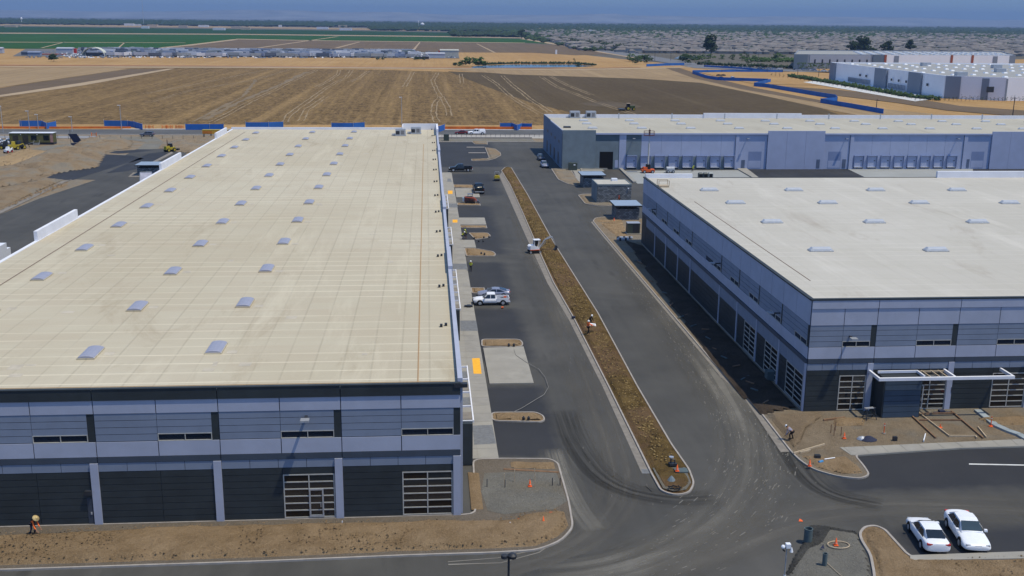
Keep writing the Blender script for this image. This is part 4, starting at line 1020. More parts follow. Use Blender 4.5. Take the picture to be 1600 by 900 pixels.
p = G(886,199.5,9.9); pbox('roof_hatch', FWH, STEEL_DARK, p.x-1,p.x+1,p.y-.8,p.y+.8,9.9,10.3)
for i in range(14): pbox('roof_vent', FWH, METAL, 60+i*17,60.3+i*17,335,335.3,9.9,11.6)
# ================= SMALL BUILDINGS ON SITE =================
def enclosure(x0,x1,y0,y1,h,roofm,label,cat,over=.5,gap=True,wallm=None):
    cx,cy_ = (x0+x1)/2,(y0+y1)/2
    t = empty('trash_enclosure',(cx,cy_,0),0,label,cat,'block enclosures')
    w,d = (x1-x0)/2,(y1-y0)/2; hw = h-(.55 if gap else 0)
    wallm = wallm or CMU
    b = MB(); b.box(-w,w,-d,-d+.25,.02,hw); b.box(-w,-w+.25,-d+.25,d,.02,hw); b.box(w-.25,w,-d+.25,d,.02,hw); b.box(-w+.25,w-.25,d-.25,d,.02,hw)
    b.build('wall',wallm,t)
    if gap:
        for a,c in ((-w+.12,-d+.12),(w-.12,-d+.12),(-w+.12,d-.12),(w-.12,d-.12)): pbox('post',t,STEEL_DARK,a-.06,a+.06,c-.06,c+.06,hw,h)
    b = MB(); b.box(-w-over,w+over,-d-over,d+over,h,h+.18); b.build('roof',roofm,t)
    b = MB(); b.box(-w-over-.03,w+over+.03,-d-over-.04,-d-over,h-.1,h+.2); b.box(-w-over-.04,-w-over,-d-over,d+over,h-.1,h+.2); b.build('fascia',STEEL_DARK,t)
    return t
t = enclosure(37.9,45.6,235.0,243.0,4.0,ROOF_R,'big grey block pump house with white roof between the warehouses','pump house',.0,False)
pbox('coping',t,RAWC,-3.9,3.9,-4.05,-3.85,3.95,4.3); pbox('coping',t,RAWC,-3.9,3.9,3.85,4.05,3.95,4.3); pbox('coping',t,RAWC,-3.95,-3.75,-3.85,3.85,3.95,4.3); pbox('coping',t,RAWC,3.75,3.95,-3.85,3.85,3.95,4.3)
pbox('roof_vent',t,WHITE,.3,1.6,1.4,2.6,4.18,4.75); pbox('wall_lamp',t,WHITE,3.0,3.3,-4.2,-4.0,3.2,3.45); pbox('wall',t,RAWC,-3.97,-3.87,-3.95,3.95,.02,3.94)
enclosure(38.0,43.0,257.5,263.5,3.0,CANOPYBLUE,'small block trash enclosure with light blue roof behind the pump house','trash enclosure')
enclosure(38.6,43.3,213.6,219.6,3.0,CANOPYBLUE,'block trash enclosure with light blue roof by the corner of the right warehouse','trash enclosure')
t = enclosure(-74.4,-68.8,279,285,2.7,CANOPYBLUE,'block trash enclosure with blue roof in the lot left of the long cream roof','trash enclosure')
pbox('screen_wall',t,CONC2,3.0,3.2,-3.2,3.2,.05,2.9)
# transformer
p = G(979,371); t = empty('transformer',(39.3,199.5,0),0,'dark green utility transformer cabinet beside the right warehouse','transformer','transformer cabinets')
MB().box(-1.4,1.4,-1.1,1.1,.02,.3).build('pad',CONC,t); MB().box(-1.2,1.2,-.9,.9,.3,2.2).build('cabinet',GREEN_BOX,t); MB().box(-1.25,1.25,-.95,.95,2.2,2.3).build('lid',METAL,t); pbox('door',t,STEEL_DARK,-.2,1.0,-.93,-.9,.4,2.0)
t = empty('transformer',(39.5,288.3,0),0,'dark green cabinet against the grey end of the far warehouse','transformer','transformer cabinets')
MB().box(-1.1,1.1,-.8,.8,.12,2.1).build('cabinet',GREEN_BOX,t); pbox('label_plate',t,WHITE,.1,.6,-.82,-.8,1.5,1.8)
# pale blocks stacked beside the transformer
for i in range(14):
    pp = G(966+(i%8)*2.9, 374.5+(i//8)*2.2); s = .45
    b = MB(); b.lathe([(0,.0),(.3,.0),(.33,.25),(.2,.5),(0,.52)],8,None)
    o = b.build('valve_box',METAL if i%3 else STEEL_DARK,loc=(pp.x,pp.y,.14)); tag(o,'small round pipe fitting in the row standing before the transformer cabinet','fitting','pipe fittings by the transformer')

# portable toilets
def toilet(px,py,m,label):
    p = G(px,py,.03); t = empty('portable_toilet',p,0,label,'portable toilet','portable toilets in the dock yard')
    MB().box(-.58,.58,-.58,.58,.1,2.1).build('cabin',m,t); MB().box(-.6,.6,-.6,.6,.0,.1).build('skid',STEEL_DARK,t)
    b = MB(); b.prism([(-.6,-.6),(.6,-.6),(.6,.6),(-.6,.6)],2.1,2.35,None,[(-.35,-.35),(.35,-.35),(.35,.35),(-.35,.35)]); b.build('roof',m,t)
    pbox('door',t,BLACKP,-.42,.42,-.6,-.58,.2,2.0); return t
TG = mat('toilet_green',(.045,.065,.075),.5,.1,2)
toilet(1094,284,TG,'left one of the two large dark portable toilets in the dock yard')
toilet(1101.5,284,TG,'right one of the two large dark portable toilets in the dock yard')
toilet(1109.5,283.5,mat('toilet_grey',(.3,.33,.33),.5),'smaller pale topped portable toilet standing right of the dark pair')

# ================= VEHICLES =================
def wheel(parent,x,y,r,w,rim=METAL):
    b = MB(); b.rod((x,y-w/2,r),(x,y+w/2,r),r,r,16); o = b.build('wheel',PLASTIC_BLK,parent)
    s = 1 if y > 0 else -1
    b = MB(); b.rod((x,y+s*w/2,r),(x,y+s*(w/2+.015),r),r*.62,r*.5,12); b.build('rim',rim,o); return o
def body_loft(st, L=None):
    rings = []
    for (x,w,zb,zs,zt) in st:
        h = [(-.8*w,zb),(-w,zb+.12),(-w*1.01,(zb+zs)/2),(-w*.97,zs-.06),(-w*.86,zs+.01),(-w*.45,zt)]
        rings.append([(x,y,z) for y,z in h]+[(x,-y,z) for y,z in reversed(h)])
    return rings
def sedan(name,loc,rz,m,label,group,coupe=False,rim=METAL,scale=1.0,suv=False):
    t = empty(name,loc,rz,label,'car',group)
    dz = .18 if suv else 0
    st = [(2.42,.66,.34,.54,.58),(2.38,.82,.25,.60,.66),(2.12,.92,.20,.70,.77),(1.5,.93,.19,.80,.89),(1.0,.91,.19,.85,.95),(0,.91,.19,.90,.99),(-1.0,.91,.19,.93,1.02),(-1.7,.90,.20,.95,1.05),(-2.15,.90,.24,.95,1.05),(-2.36,.82,.30,.90,1.0),(-2.42,.66,.38,.80,.90)]
    st = [(x,w,zb+dz*.6,zs+dz,zt+dz) for x,w,zb,zs,zt in st]
    o = MB().loft(body_loft(st)).build('body',m,t,True); s = o.modifiers.new('s','SUBSURF'); s.levels = s.render_levels = 1
    zr = 1.42+dz*1.6 if not coupe else 1.36; xr = -1.0 if not suv else -1.75; xe = -1.85 if not suv else -2.2
    if coupe: xr = -.75; xe = -2.0
    zc = .93+dz
    # cabin with pillars
    def ring(x,wb,wt,z): return [(x,-wb,zc-.05),(x,-wt,z),(x,-wt*.5,z+.035),(x,wt*.5,z+.035),(x,wt,z),(x,wb,zc-.05)]
    b = MB()
    b.loft([ring(1.02,.72,.70,zc+.01),ring(.25,.80,.60,zr-.04),ring(-.2,.82,.62,zr),ring(xr,.80,.60,zr-.04),ring(xe,.70,.66,zc+.05)])
    c = b.build('cabin',m,t)
    e = .012
    def quad(nm,pts,mt): 
        bb = MB(); bb.add(pts,[(0,1,2,3)]); return bb.build(nm,mt,t)
    f0 = lambda k,a,b_: a*(1-k)+b_*k
    # windscreen: from (1.02,zc) to (.25,zr)
    def pt(x0,z0,w0,x1,z1,w1,k,side): return (f0(k,x0,x1)+.0,side*f0(k,w0,w1),f0(k,z0,z1))
    dxn,dzn = (zr-zc),(1.02-.25); l = math.hypot(dxn,dzn); nx,nz = dxn/l*.05,dzn/l*.05
    q = [pt(1.02,zc,.68,.25,zr,.56,k,s) for k,s in ((.1,-1),(.1,1),(.93,1),(.93,-1))]; quad('windscreen',[(x+nx,y,z+nz) for x,y,z in q],GLASSW)
    dxn,dzn = (zr-zc),abs(xr-xe); l = math.hypot(dxn,dzn); nx,nz = -dxn/l*.045,dzn/l*.045
    q = [pt(xe,zc+.06,.64,xr,zr-.02,.56,k,s) for k,s in ((.12,1),(.12,-1),(.92,-1),(.92,1))]; quad('rear_window',[(x+nx,y,z+nz) for x,y,z in q],GLASS)
    for s in (-1,1):
        y0,y1 = s*.835,s*.655
        xa,xb_,xc,xd = .86,.28,xr+.02,xe+.35
        n_ = s*.022
        zz0,zz1 = zc+.02,zr-.09
        quad('side_window',[(xa,y0+n_,zz0),(-.32,y0+n_,zz0),(-.32,y1+n_,zz1),(xb_,y1+n_,zz1)],GLASS)
        quad('side_window',[(-.40,y0+n_,zz0),(xd,y0+n_,zz0+.02),(xc,y1+n_,zz1),(-.40,y1+n_,zz1)],GLASS)
        MB().box(.72,.92,s*.93-.09,s*.93+.09,zc+.0,zc+.14).build('wing_mirror',m,t)
        MB().box(2.10,2.36,s*.62-.14,s*.62+.14,.57+dz,.66+dz).build('headlight',METAL,t)
        MB().box(-2.395,-2.18,s*.62-.18,s*.62+.18,.80+dz,.92+dz).build('tail_light',RED,t)
        for x in (1.42,-1.38):
            b = MB(); b.rod((x,s*.80,.34),(x,s*.925,.34),.40,.40,16); b.build('wheel_arch',PLASTIC_BLK,t)
            wheel(t,x,s*.85,.33,.2,rim)
    MB().box(2.33,2.385,-.42,.42,.36+dz*.5,.52+dz*.5).build('grille',BLACKP,t)
    MB().box(-2.40,-2.36,-.25,.25,.62+dz,.74+dz).build('number_plate',GREYP,t)
    MB().box(2.385,2.40,-.22,.22,.52+dz,.62+dz).build('number_plate',GREYP,t)
    t.scale = (scale,)*3
    return t
def pickup(name,loc,rz,m,label,group,load=True,rim=METAL,canopy=None,lift=0,scale=1.0):
    t = empty(name,loc,rz,label,'pickup truck',group)
    st = [(2.72,.60,.45,.80,.84),(2.62,.82,.38,.92,.96),(2.2,.90,.36,1.02,1.07),(1.45,.92,.36,1.08,1.14),(1.1,.92,.34,1.1,1.15),(-.75,.92,.34,1.1,1.13),(-.8,.92,.34,1.1,1.13)]
    o = MB().loft(body_loft(st)).build('body',m,t,True)
    def ring(x,wb,wt,z,zc=1.06): return [(x,-wb,zc),(x,-wt,z),(x,-wt*.5,z+.03),(x,wt*.5,z+.03),(x,wt,z),(x,wb,zc)]
    b = MB(); b.loft([ring(1.30,.80,.78,1.1),ring(.62,.84,.68,1.74),ring(.1,.86,.70,1.78),ring(-.55,.86,.70,1.76),ring(-.75,.86,.72,1.12)]); b.build('cabin',m,t)
    def quad(nm,pts,mt): bb = MB(); bb.add(pts,[(0,1,2,3)]); return bb.build(nm,mt,t)
    quad('windscreen',[(1.27,-.70,1.20),(1.27,.70,1.20),(.70,.60,1.72),(.70,-.60,1.72)],GLASSW)
    quad('rear_window',[(-.77,.6,1.22),(-.77,-.6,1.22),(-.63,-.56,1.66),(-.63,.56,1.66)],GLASS)
    for s in (-1,1):
        quad('side_window',[(1.05,s*.865,1.14),(.18,s*.875,1.14),(.18,s*.745,1.66),(.62,s*.735,1.66)],GLASS)
        quad('side_window',[(.08,s*.875,1.14),(-.58,s*.875,1.14),(-.52,s*.745,1.66),(.08,s*.745,1.66)],GLASS)
        pbox('bed_side',t,m,-2.65,-.8,s*.90-.05,s*.90+.05,.55,1.18)
        MB().box(.95,1.12,s*1.0-.1,s*1.0+.1,1.15,1.38).build('wing_mirror',BLACKP,t)
        MB().box(2.6,2.74,s*.68-.13,s*.68+.13,.78,.92).build('headlight',WHITE,t)
        MB().box(-2.72,-2.64,s*.84-.07,s*.84+.07,.75,1.05).build('tail_light',RED,t)
        for x in (1.75,-1.75):
            b = MB(); b.rod((x,s*.85,.42),(x,s*.958,.42),.48,.48,16); b.build('wheel_arch',PLASTIC_BLK,t)
            wheel(t,x,s*.87,.39,.24,rim)
    pbox('bed_floor',t,STEEL_DARK,-2.65,-.8,-.85,.85,.55,.62); pbox('tailgate',t,m,-2.72,-2.64,-.9,.9,.6,1.16)
    pbox('front_bumper',t,PLASTIC_BLK,2.68,2.86,-.88,.88,.4,.62); pbox('rear_bumper',t,METAL,-2.86,-2.73,-.88,.88,.42,.58)
    if canopy:
        b = MB(); b.prism([(-2.66,-.88),(-.8,-.88),(-.8,.88),(-2.66,.88)],1.19,1.74,None,[(-2.5,-.74),(-.8,-.74),(-.8,.74),(-2.5,.74)]); b.build('bed_cap',canopy,t)
    t.scale = (scale,)*3
    return t
CARG = 'white saloons parked at lower right'
p = G(1447,841); a1 = G(1432,812); a2 = G(1461,862)
d = (G(1455,866)-G(1425,820)); 
def ang(a,b): q = G(*b)-G(*a); return math.atan2(q.y,q.x)
p = G(1450,846); sedan('parked_car',(p.x,p.y+.2,0),ang((1450,860),(1421,817)),WHITE,'white saloon showing its tail lights, nearer the dirt corner at lower right',CARG,scale=1.1)
p = G(1511,842); sedan('parked_car',(p.x,p.y+.2,0),ang((1487,812),(1521,862)),WHITE,'white saloon facing the kerb, rightmost of the two parked at lower right',CARG,scale=1.18)
p = G(768,478); pickup('pickup_truck',(p.x,p.y+1.0,0),math.pi,WHITE,'white pickup with open bed parked nose in to the walkway','pickups in the lot',scale=.95)
p = G(770,468); t_ = sedan('parked_car',(p.x+.25,p.y+1.7,0),math.pi,SILVER,'silver fastback car parked behind the white pickup','cars in the lot',coupe=True)
p = G(720,268.5); pickup('pickup_truck',(p.x,p.y+1,0),math.pi,BLACKP,'black crew cab pickup parked side on near the far end of the left lot','pickups in the lot',scale=1.14)
p = G(748,302); pickup('pickup_truck',(p.x,p.y+1.8,0),math.pi/2+.03,BLACKP,'black pickup seen from behind, beside the concrete apron','pickups in the lot',scale=1.22)
p = G(852,263); sedan('parked_car',(p.x,p.y+2.4,0),-math.pi/2+.05,SILVER,'silver car facing us by the grey end of the far warehouse','cars by the far warehouse',suv=True)
p = G(847,252); sedan('parked_car',(p.x,p.y+3,0),-math.pi/2+.05,GREYP,'dark car close behind the silver one at the far warehouse','cars by the far warehouse',suv=True)
p = G(229,213.5,.03); sedan('parked_car',(p.x,p.y+1,0.03),math.pi,GREYP,'grey car driving along the public road on the left','vehicles on the public road',suv=True)
p = G(723,210,.03); sedan('parked_car',(p.x-.5,p.y+1,0.03),math.pi,mat('maroon_paint',(.16,.015,.02),.4),'dark red car on the public road beside the white utility truck','vehicles on the public road')
p = G(745,211,.03); pickup('utility_truck',(p.x,p.y+1,0.03),math.pi,WHITE,'white utility truck with bed cap on the public road between the warehouses','vehicles on the public road',canopy=WHITE,scale=1.15)
for px_0,l in ((-3,'white pickup cut by the left edge behind the machinery'),(12,'white pickup parked just left of the olive office trailer')):
    p = G(px_0,226); pickup('pickup_truck',(p.x,p.y+1,0),0.05,WHITE,l,'pickups near the office trailer')
# white truck partly hidden by the left roof edge
p = G(2,418); t = empty('box_truck',(p.x-1,p.y+1,0),math.pi/2,'white box truck half hidden behind the left edge of the cream roof','truck')
MB().box(-3.5,1.5,-1.25,1.25,.9,3.6).build('cargo_box',WHITE,t); MB().box(1.6,3.2,-1.15,1.15,.5,2.5).build('cab',WHITE,t); MB().box(-3.5,3.2,-.9,.9,.5,.88).build('chassis',STEEL_DARK,t); MB().box(3.2,3.23,-1,1,1.5,2.3).build('windscreen',GLASSW,t)
for x in (-2.5,2.4):
    for s in (-1,1): wheel(t,x,s*1.05,.5,.3)

# mini excavator
p = G(838,396); t = empty('mini_excavator',(p.x-.3,p.y+.6,0),.15,'white and orange mini excavator digging in the median bed','excavator')
for s in (-1,1):
    b = MB(); b.loft([[(x,s*.75-.18,z) for x,z in pr]+[] for pr in []],cap=False) if False else None
    b = MB(); pr = [(-.95,.12),(-1.08,.28),(-.95,.46),(.95,.46),(1.08,.28),(.95,.12),(.8,.02),(-.8,.02)]
    b.loft([[(x,s*.75-.18,z) for x,z in pr],[(x,s*.75+.18,z) for x,z in pr]]); b.build('track',PLASTIC_BLK,t)
    for x in (-.85,.85): b = MB(); b.rod((x,s*.94,.26),(x,s*.97,.26),.19,n=12); b.build('track_wheel',METAL,t)
MB().box(-.6,.6,-.5,.5,.3,.62).build('undercarriage',STEEL_DARK,t)
b = MB(); b.loft([[(-1.15,-.5,.7),(-1.15,.5,.7),(-1.15,.5,1.25),(-1.15,-.5,1.25)],[(-.9,-.8,.62),(-.9,.8,.62),(-.9,.8,1.42),(-.9,-.8,1.42)],[(-.1,-.82,.62),(-.1,.82,.62),(-.1,.82,1.4),(-.1,-.82,1.4)],[(.75,-.75,.62),(.75,.75,.62),(.75,.75,.95),(.75,-.75,.95)]]); b.build('engine_housing',WHITE,t)
pbox('skirt',t,ORANGE2,-.95,.8,-.84,.84,.6,.72)
b = MB()
for x,y in ((-.15,-.7),(-.15,.25),(.8,-.7),(.8,.25)): b.box(x-.04,x+.04,y-.04,y+.04,1.0,2.35)
b.build('cab_frame',WHITE,t); pbox('cab_roof',t,WHITE,-.28,.92,-.8,.35,2.35,2.45); pbox('seat',t,PLASTIC_BLK,0,.4,-.5,.1,1.0,1.6)
pbox('cab_glass',t,GLASS,-.13,.78,.27,.28,1.5,2.3)
b = MB(); b.rod((.9,.0,.8),(1.9,.0,2.3),.15,.13,6); b.rod((1.9,0,2.3),(3.2,0,2.75),.13,.11,6); b.build('boom',METAL,t)
b = MB(); b.rod((3.2,0,2.75),(3.9,0,1.2),.11,.08,6); b.build('dipper_arm',METAL,t)
b = MB(); b.rod((1.3,0,1.0),(2.1,0,2.0),.05,n=6); b.rod((2.2,0,2.6),(3.0,0,2.95),.05,n=6); b.build('hydraulic_ram',METAL,t)
b = MB(); pr = [(3.95,1.25),(4.2,.95),(4.1,.5),(3.8,.3),(3.5,.45),(3.75,.7)]; b.loft([[(x,-.35,z) for x,z in pr],[(x,.35,z) for x,z in pr]]); b.build('bucket',STEEL_DARK,t)

# yellow roller
p = G(777,283); t = empty('road_roller',(p.x,p.y+1.2,0),math.pi/2,'yellow ride-on roller parked at the far tip of the median','roller')
for x in (-.85,.85): b = MB(); b.rod((x,-.62,.38),(x,.62,.38),.38,n=18); b.build('drum',STEEL_DARK,t)
b = MB(); b.box(-1.1,1.0,-.7,.7,.55,1.05); b.box(-.95,-.1,-.6,.6,1.05,1.4); b.build('body',YELLOW,t)
pbox('seat',t,PLASTIC_BLK,.15,.5,-.3,.3,1.05,1.6); b = MB(); b.rod((.1,-.6,1.0),(.1,-.6,2.2),.04,n=6); b.rod((.1,.6,1.0),(.1,.6,2.2),.04,n=6); b.rod((.1,-.6,2.2),(.1,.6,2.2),.04,n=6); b.build('roll_bar',METAL,t)
b = MB(); b.rod((.85,0,1.05),(.7,0,1.45),.03,n=6); b.rod((.68,-.18,1.45),(.68,.18,1.45),.03,n=6); b.build('steering_column',STEEL_DARK,t)
# skid loader
p = G(735,319); t = empty('track_loader',(p.x,p.y+1,0),0,'rusty red and grey track loader beside the black pickup','loader')
for s in (-1,1):
    pr = [(-1.1,.1),(-1.2,.4),(-.6,.75),(.9,.5),(1.1,.25),(.95,.03),(-.95,.03)]; b = MB(); b.loft([[(x,s*.8-.2,z) for x,z in pr],[(x,s*.8+.2,z) for x,z in pr]]); b.build('track',PLASTIC_BLK,t)
b = MB(); b.loft([[(-1.3,-.6,.5),(-1.3,.6,.5),(-1.3,.6,1.5),(-1.3,-.6,1.5)],[(.4,-.6,.4),(.4,.6,.4),(.4,.6,1.6),(.4,-.6,1.6)],[(1.1,-.5,.3),(1.1,.5,.3),(1.1,.5,.8),(1.1,-.5,.8)]]); b.build('body',mat('loader_rust',(.15,.06,.04),.6,.3,2),t)
b = MB()
for s in (-1,1):
    for x in (-.5,.5): b.box(x-.04,x+.04,s*.55-.04,s*.55+.04,1.4,2.1)
b.box(-.6,.6,-.6,.6,2.1,2.17); b.build('cab_frame',GREYP,t)
b = MB()
for s in (-1,1): b.rod((-1.1,s*.72,1.5),(.8,s*.72,1.3),.08,n=6); b.rod((.8,s*.72,1.3),(1.6,s*.72,.5),.08,n=6)
b.build('lift_arm',mat('arm_red',(.4,.08,.05),.6,.2,2),t)
b = MB(); pr = [(1.5,.1),(2.2,.05),(2.3,.15),(1.7,.8),(1.5,.7)]; b.loft([[(x,-.9,z) for x,z in pr],[(x,.9,z) for x,z in pr]]); b.build('bucket',GREYP,t)
pbox('radiator_box',t,CANOPYBLUE,-1.75,-1.32,-.55,.55,.5,1.3)
# boom lift
p = G(1012,270,.03); t = empty('boom_lift',(p.x,p.y,.03),0,'orange based boom lift raised against the far warehouse wall','boom lift')
b = MB(); b.box(-1.7,1.7,-1.1,1.1,.35,1.0); b.box(-1.3,-.3,-.9,.9,1.0,1.6); b.build('chassis',ORANGE2,t)
for x in (-1.1,1.1):
    for s in (-1,1): wheel(t,x,s*1.1,.42,.3)
pbox('turntable',t,PLASTIC_BLK,-.5,.6,-.6,.6,1.02,2.3)
b = MB(); b.rod((0,0,2.2),(.05,0,8.0),.24,.20,4); b.build('boom',mat('boom_cream',(.5,.48,.44),.6),t); b = MB(); b.rod((.05,0,8.0),(.1,0,10.1),.13,n=6); b.build('boom_extension',METAL,t)
b = MB()
for x in (-1.35,0,1.35):
    for y in (-.5,.5): b.box(x-.04,x+.04,y-.04,y+.04,10.1,11.3)
for z in (10.1,10.7,11.25): b.box(-1.35,1.35,-.54,-.46,z,z+.06); b.box(-1.35,1.35,.46,.54,z,z+.06)
b.box(-1.4,1.4,-.5,.5,10.0,10.08); b.build('basket',mat('basket_rust',(.16,.05,.05),.6),t)
LIFT = p
# generator by docks
p = G(1047,270,.03); t = empty('welding_machine',(p.x,p.y,.03),0,'grey wheeled machine parked under the dock doors','machine')
b = MB(); b.box(-1.1,1.1,-.7,.7,.4,1.2); b.rod((-1.1,0,1.2),(1.1,0,1.2),.5,n=10); b.build('body',METAL,t)
for x in (-.7,.7): wheel(t,x,-.8,.38,.2); wheel(t,x,.8,.38,.2)
# tractor in the field with dust
p = G(984,172.5,-.2); t = empty('tractor',(p.x,p.y,-.2),.05,'green and black tractor with harrow working the brown field','tractor')
b = MB(); b.box(-.6,2.3,-.5,.5,1.0,2.1); b.build('bonnet',mat('tractor_green',(.06,.09,.03),.5),t); b = MB(); b.prism([(-1.7,-.85),(0,-.85),(0,.85),(-1.7,.85)],1.2,3.1,None,[(-1.5,-.75),(-.15,-.75),(-.15,.75),(-1.5,.75)]); b.build('cab',GLASS,t)
pbox('cab_roof',t,PINE,-1.7,0,-.9,.9,3.1,3.3)
for s in (-1,1): wheel(t,-1.0,s*1.1,.95,.5,YELLOW); wheel(t,1.7,s*.9,.65,.35,YELLOW)
b = MB(); b.box(-5.2,-2.2,-2.6,2.6,.5,.8); b.rod((-2.2,0,.8),(-1.2,0,.8),.1,n=6)
for i in range(12): b.rod((-4.8+(i%3),-2.4+i*.43,.5),(-4.6+(i%3),-2.4+i*.43,0),.06,n=5)
b.build('harrow',STEEL_DARK,t)
# dozer / motor grader near the left road
p = G(266,237); t = empty('wheel_loader',(p.x,p.y,0),.9,'yellow and black wheel loader on the dirt mound beyond the long roof','loader')
b = MB(); b.box(-2.4,2.0,-.8,.8,.9,1.9); b.box(-2.4,-.6,-.75,.75,1.9,2.4); b.build('body',YELLOW,t); b = MB(); b.prism([(-.5,-.7),(.9,-.7),(.9,.7),(-.5,.7)],1.9,3.3,None,[(-.4,-.65),(.8,-.65),(.8,.65),(-.4,.65)]); b.build('cab',BLACKP,t)
for x in (-1.5,1.3):
    for s in (-1,1): wheel(t,x,s*1.0,.75,.5,YELLOW)
b = MB(); b.rod((1.5,-.4,1.5),(3.0,-.4,.8),.14,n=6); b.rod((1.5,.4,1.5),(3.0,.4,.8),.14,n=6); b.build('lift_arm',YELLOW,t); MB().box(2.9,3.8,-1.3,1.3,.2,1.1).build('bucket',STEEL_DARK,t)
b = MB(); b.rod((-1.2,0,2.3),(-1.2,0,5.0),.22,.12,8); b.build('raised_boom',mat('brown_steel',(.1,.06,.04)),t); t.scale = (.75,)*3
# olive office trailer
p = G(50,226); t = empty('office_trailer',(p.x,p.y+1.5,0),0,'olive green site office trailer with steps and dark windows','office trailer')
L2 = 6.7
b = MB(); b.box(-L2,L2,-1.6,1.6,.7,3.6); b.build('body',OLIVE,t); pbox('roof',t,WHITE,-L2-.1,L2+.1,-1.75,1.7,3.6,3.72); pbox('skirting',t,STEEL_DARK,-L2,L2,-1.5,1.5,.05,.7)
for x in (-4.8,-1.8,.8,4.6): pbox('window' if x!=-1.8 else 'door',t,GLASS,x-.85,x+.85,-1.64,-1.6,1.4 if x!=-1.8 else .75,2.9)
for x in (-3.1,1.9): pbox('wall_lamp',t,WHITE,x-.1,x+.1,-1.75,-1.6,3.1,3.3)
b = MB()
for i in range(4): b.box(.9+i*.0,2.6,-2.0-i*.35,-1.7-i*.35,.5-.15*i,.56-.15*i)
b.rod((.9,-3.1,.1),(.9,-1.7,1.5),.04,n=5); b.rod((2.6,-3.1,.1),(2.6,-1.7,1.5),.04,n=5); b.rod((-1.5,-2.2,.1),(.8,-2.2,.9),.05,n=5); b.build('steps',METAL,t)
pbox('end_panel',t,mat('trailer_end',(.35,.2,.17),.7),L2-.9,L2-.05,-1.63,-1.6,.75,3.5)
# dark machinery heap at left
for i,(px0,py0,m_,l) in enumerate(((10,233,PLASTIC_BLK,'black and yellow telehandler parked left of the trailer'),(22,234,YELLOW,'yellow backhoe next to the office trailer'),(31,233,PLASTIC_BLK,'small black roller right of the backhoe'),(13,239,WHITE,'white and maroon stump grinder on the dirt in front of the machines'))):
    p = G(px0,py0); t = empty('construction_machine',(p.x,p.y,0),.4*i,l,'machine','machines by the office trailer'); s = .75 if i==3 else 1.0
    b = MB(); b.box(-1.6*s,1.5*s,-.7*s,.7*s,.6*s,1.5*s); b.prism([(-.7*s,-.6*s),(.5*s,-.6*s),(.5*s,.6*s),(-.7*s,.6*s)],1.5*s,2.5*s,None,[(-.5*s,-.5*s),(.4*s,-.5*s),(.4*s,.5*s),(-.5*s,.5*s)]); b.build('body',m_ if m_!=PLASTIC_BLK else STEEL_DARK,t)
    for x in (-1.1*s,1.1*s):
        for q_ in (-1,1): wheel(t,x,q_*.8*s,.55*s,.35*s,YELLOW if i!=3 else RED)
    b = MB(); b.rod((1.4*s,0,1.3*s),(2.7*s,.2,1.8*s),.12,n=6); b.rod((2.7*s,.2,1.8*s),(3.2*s,.2,.3),.1,n=6); b.build('arm',m_,t)
# solar light trailer
p = G(119,229); t = empty('solar_light_tower',(p.x,p.y,0),.1,'dark blue solar panel trailer standing near the dirt heap','solar trailer')
b = MB(); b.add([(-2.0,-.6,4.0),(.6,-.6,4.0),(1.9,.5,1.2),(-.7,.5,1.2)],[(0,1,2,3)]); b.add([(-2.0,-.52,4.0),(.6,-.52,4.0),(1.9,.58,1.2),(-.7,.58,1.2)],[(3,2,1,0)]); b.build('solar_panel',mat('solar_cells',(.03,.045,.10),.3),t)
MB().box(-1.4,1.4,-.6,.6,.4,1.1).build('trailer_body',DENIM,t); b = MB(); b.rod((-1.5,.2,1.0),(-1.5,.2,5.2),.06,n=6); b.build('mast',STEEL_DARK,t); wheel(t,0,-.8,.35,.2); wheel(t,0,.8,.35,.2)
# yellow office container by the road
p = G(337,214.5); t = empty('site_container',(p.x,p.y,0),0,'yellow low container on legs behind the far edge of the cream roof','container')
MB().box(-4.2,4.2,-1,1,1.2,2.5).build('body',mat('container_yellow',(.5,.27,.03),.6,.1,1),t); MB().box(-4.3,4.3,-1.05,1.05,2.5,2.6).build('roof',YELLOW,t)
for x in (-3.9,-1.5,1.5,3.9): pbox('leg',t,STEEL_DARK,x-.08,x+.08,-.9,-.7,.02,1.2); pbox('leg',t,STEEL_DARK,x-.08,x+.08,.7,.9,.02,1.2)
b = MB(); b.box(-4,-1,-1.04,-1.0,1.4,2.2); b.build('side_panel',mat('container_orange',(.45,.15,.02),.6),t)
# white framed sign board at the roof edge
p = G(228,285); t = empty('sign_frame',(G(229,286).x,G(229,286).y,0),.2,'white rectangular panel on a tilted frame behind the roof edge','frame')
b = MB(); b.add([(-1.5,0,.5),(1.5,0,.5),(1.3,.8,2.6),(-1.4,.8,2.6)],[(0,1,2,3)]); b.add([(-1.5,.08,.5),(1.5,.08,.5),(1.3,.88,2.6),(-1.4,.88,2.6)],[(3,2,1,0)]); b.build('panel',mat('panel_lavender',(.5,.5,.6),.6),t)
b = MB()
for a,c in (((-1.5,0,.5),(1.5,0,.5)),((1.5,0,.5),(1.3,.8,2.6)),((1.3,.8,2.6),(-1.4,.8,2.6)),((-1.4,.8,2.6),(-1.5,0,.5)),((-1.1,0,.5),(-1.4,-.4,0)),((1.1,0,.5),(1.3,1.0,0)),((1.4,.7,2.2),(2.0,1.5,.4))): b.rod(a,c,.09,n=5)
b.build('frame',METAL,t)
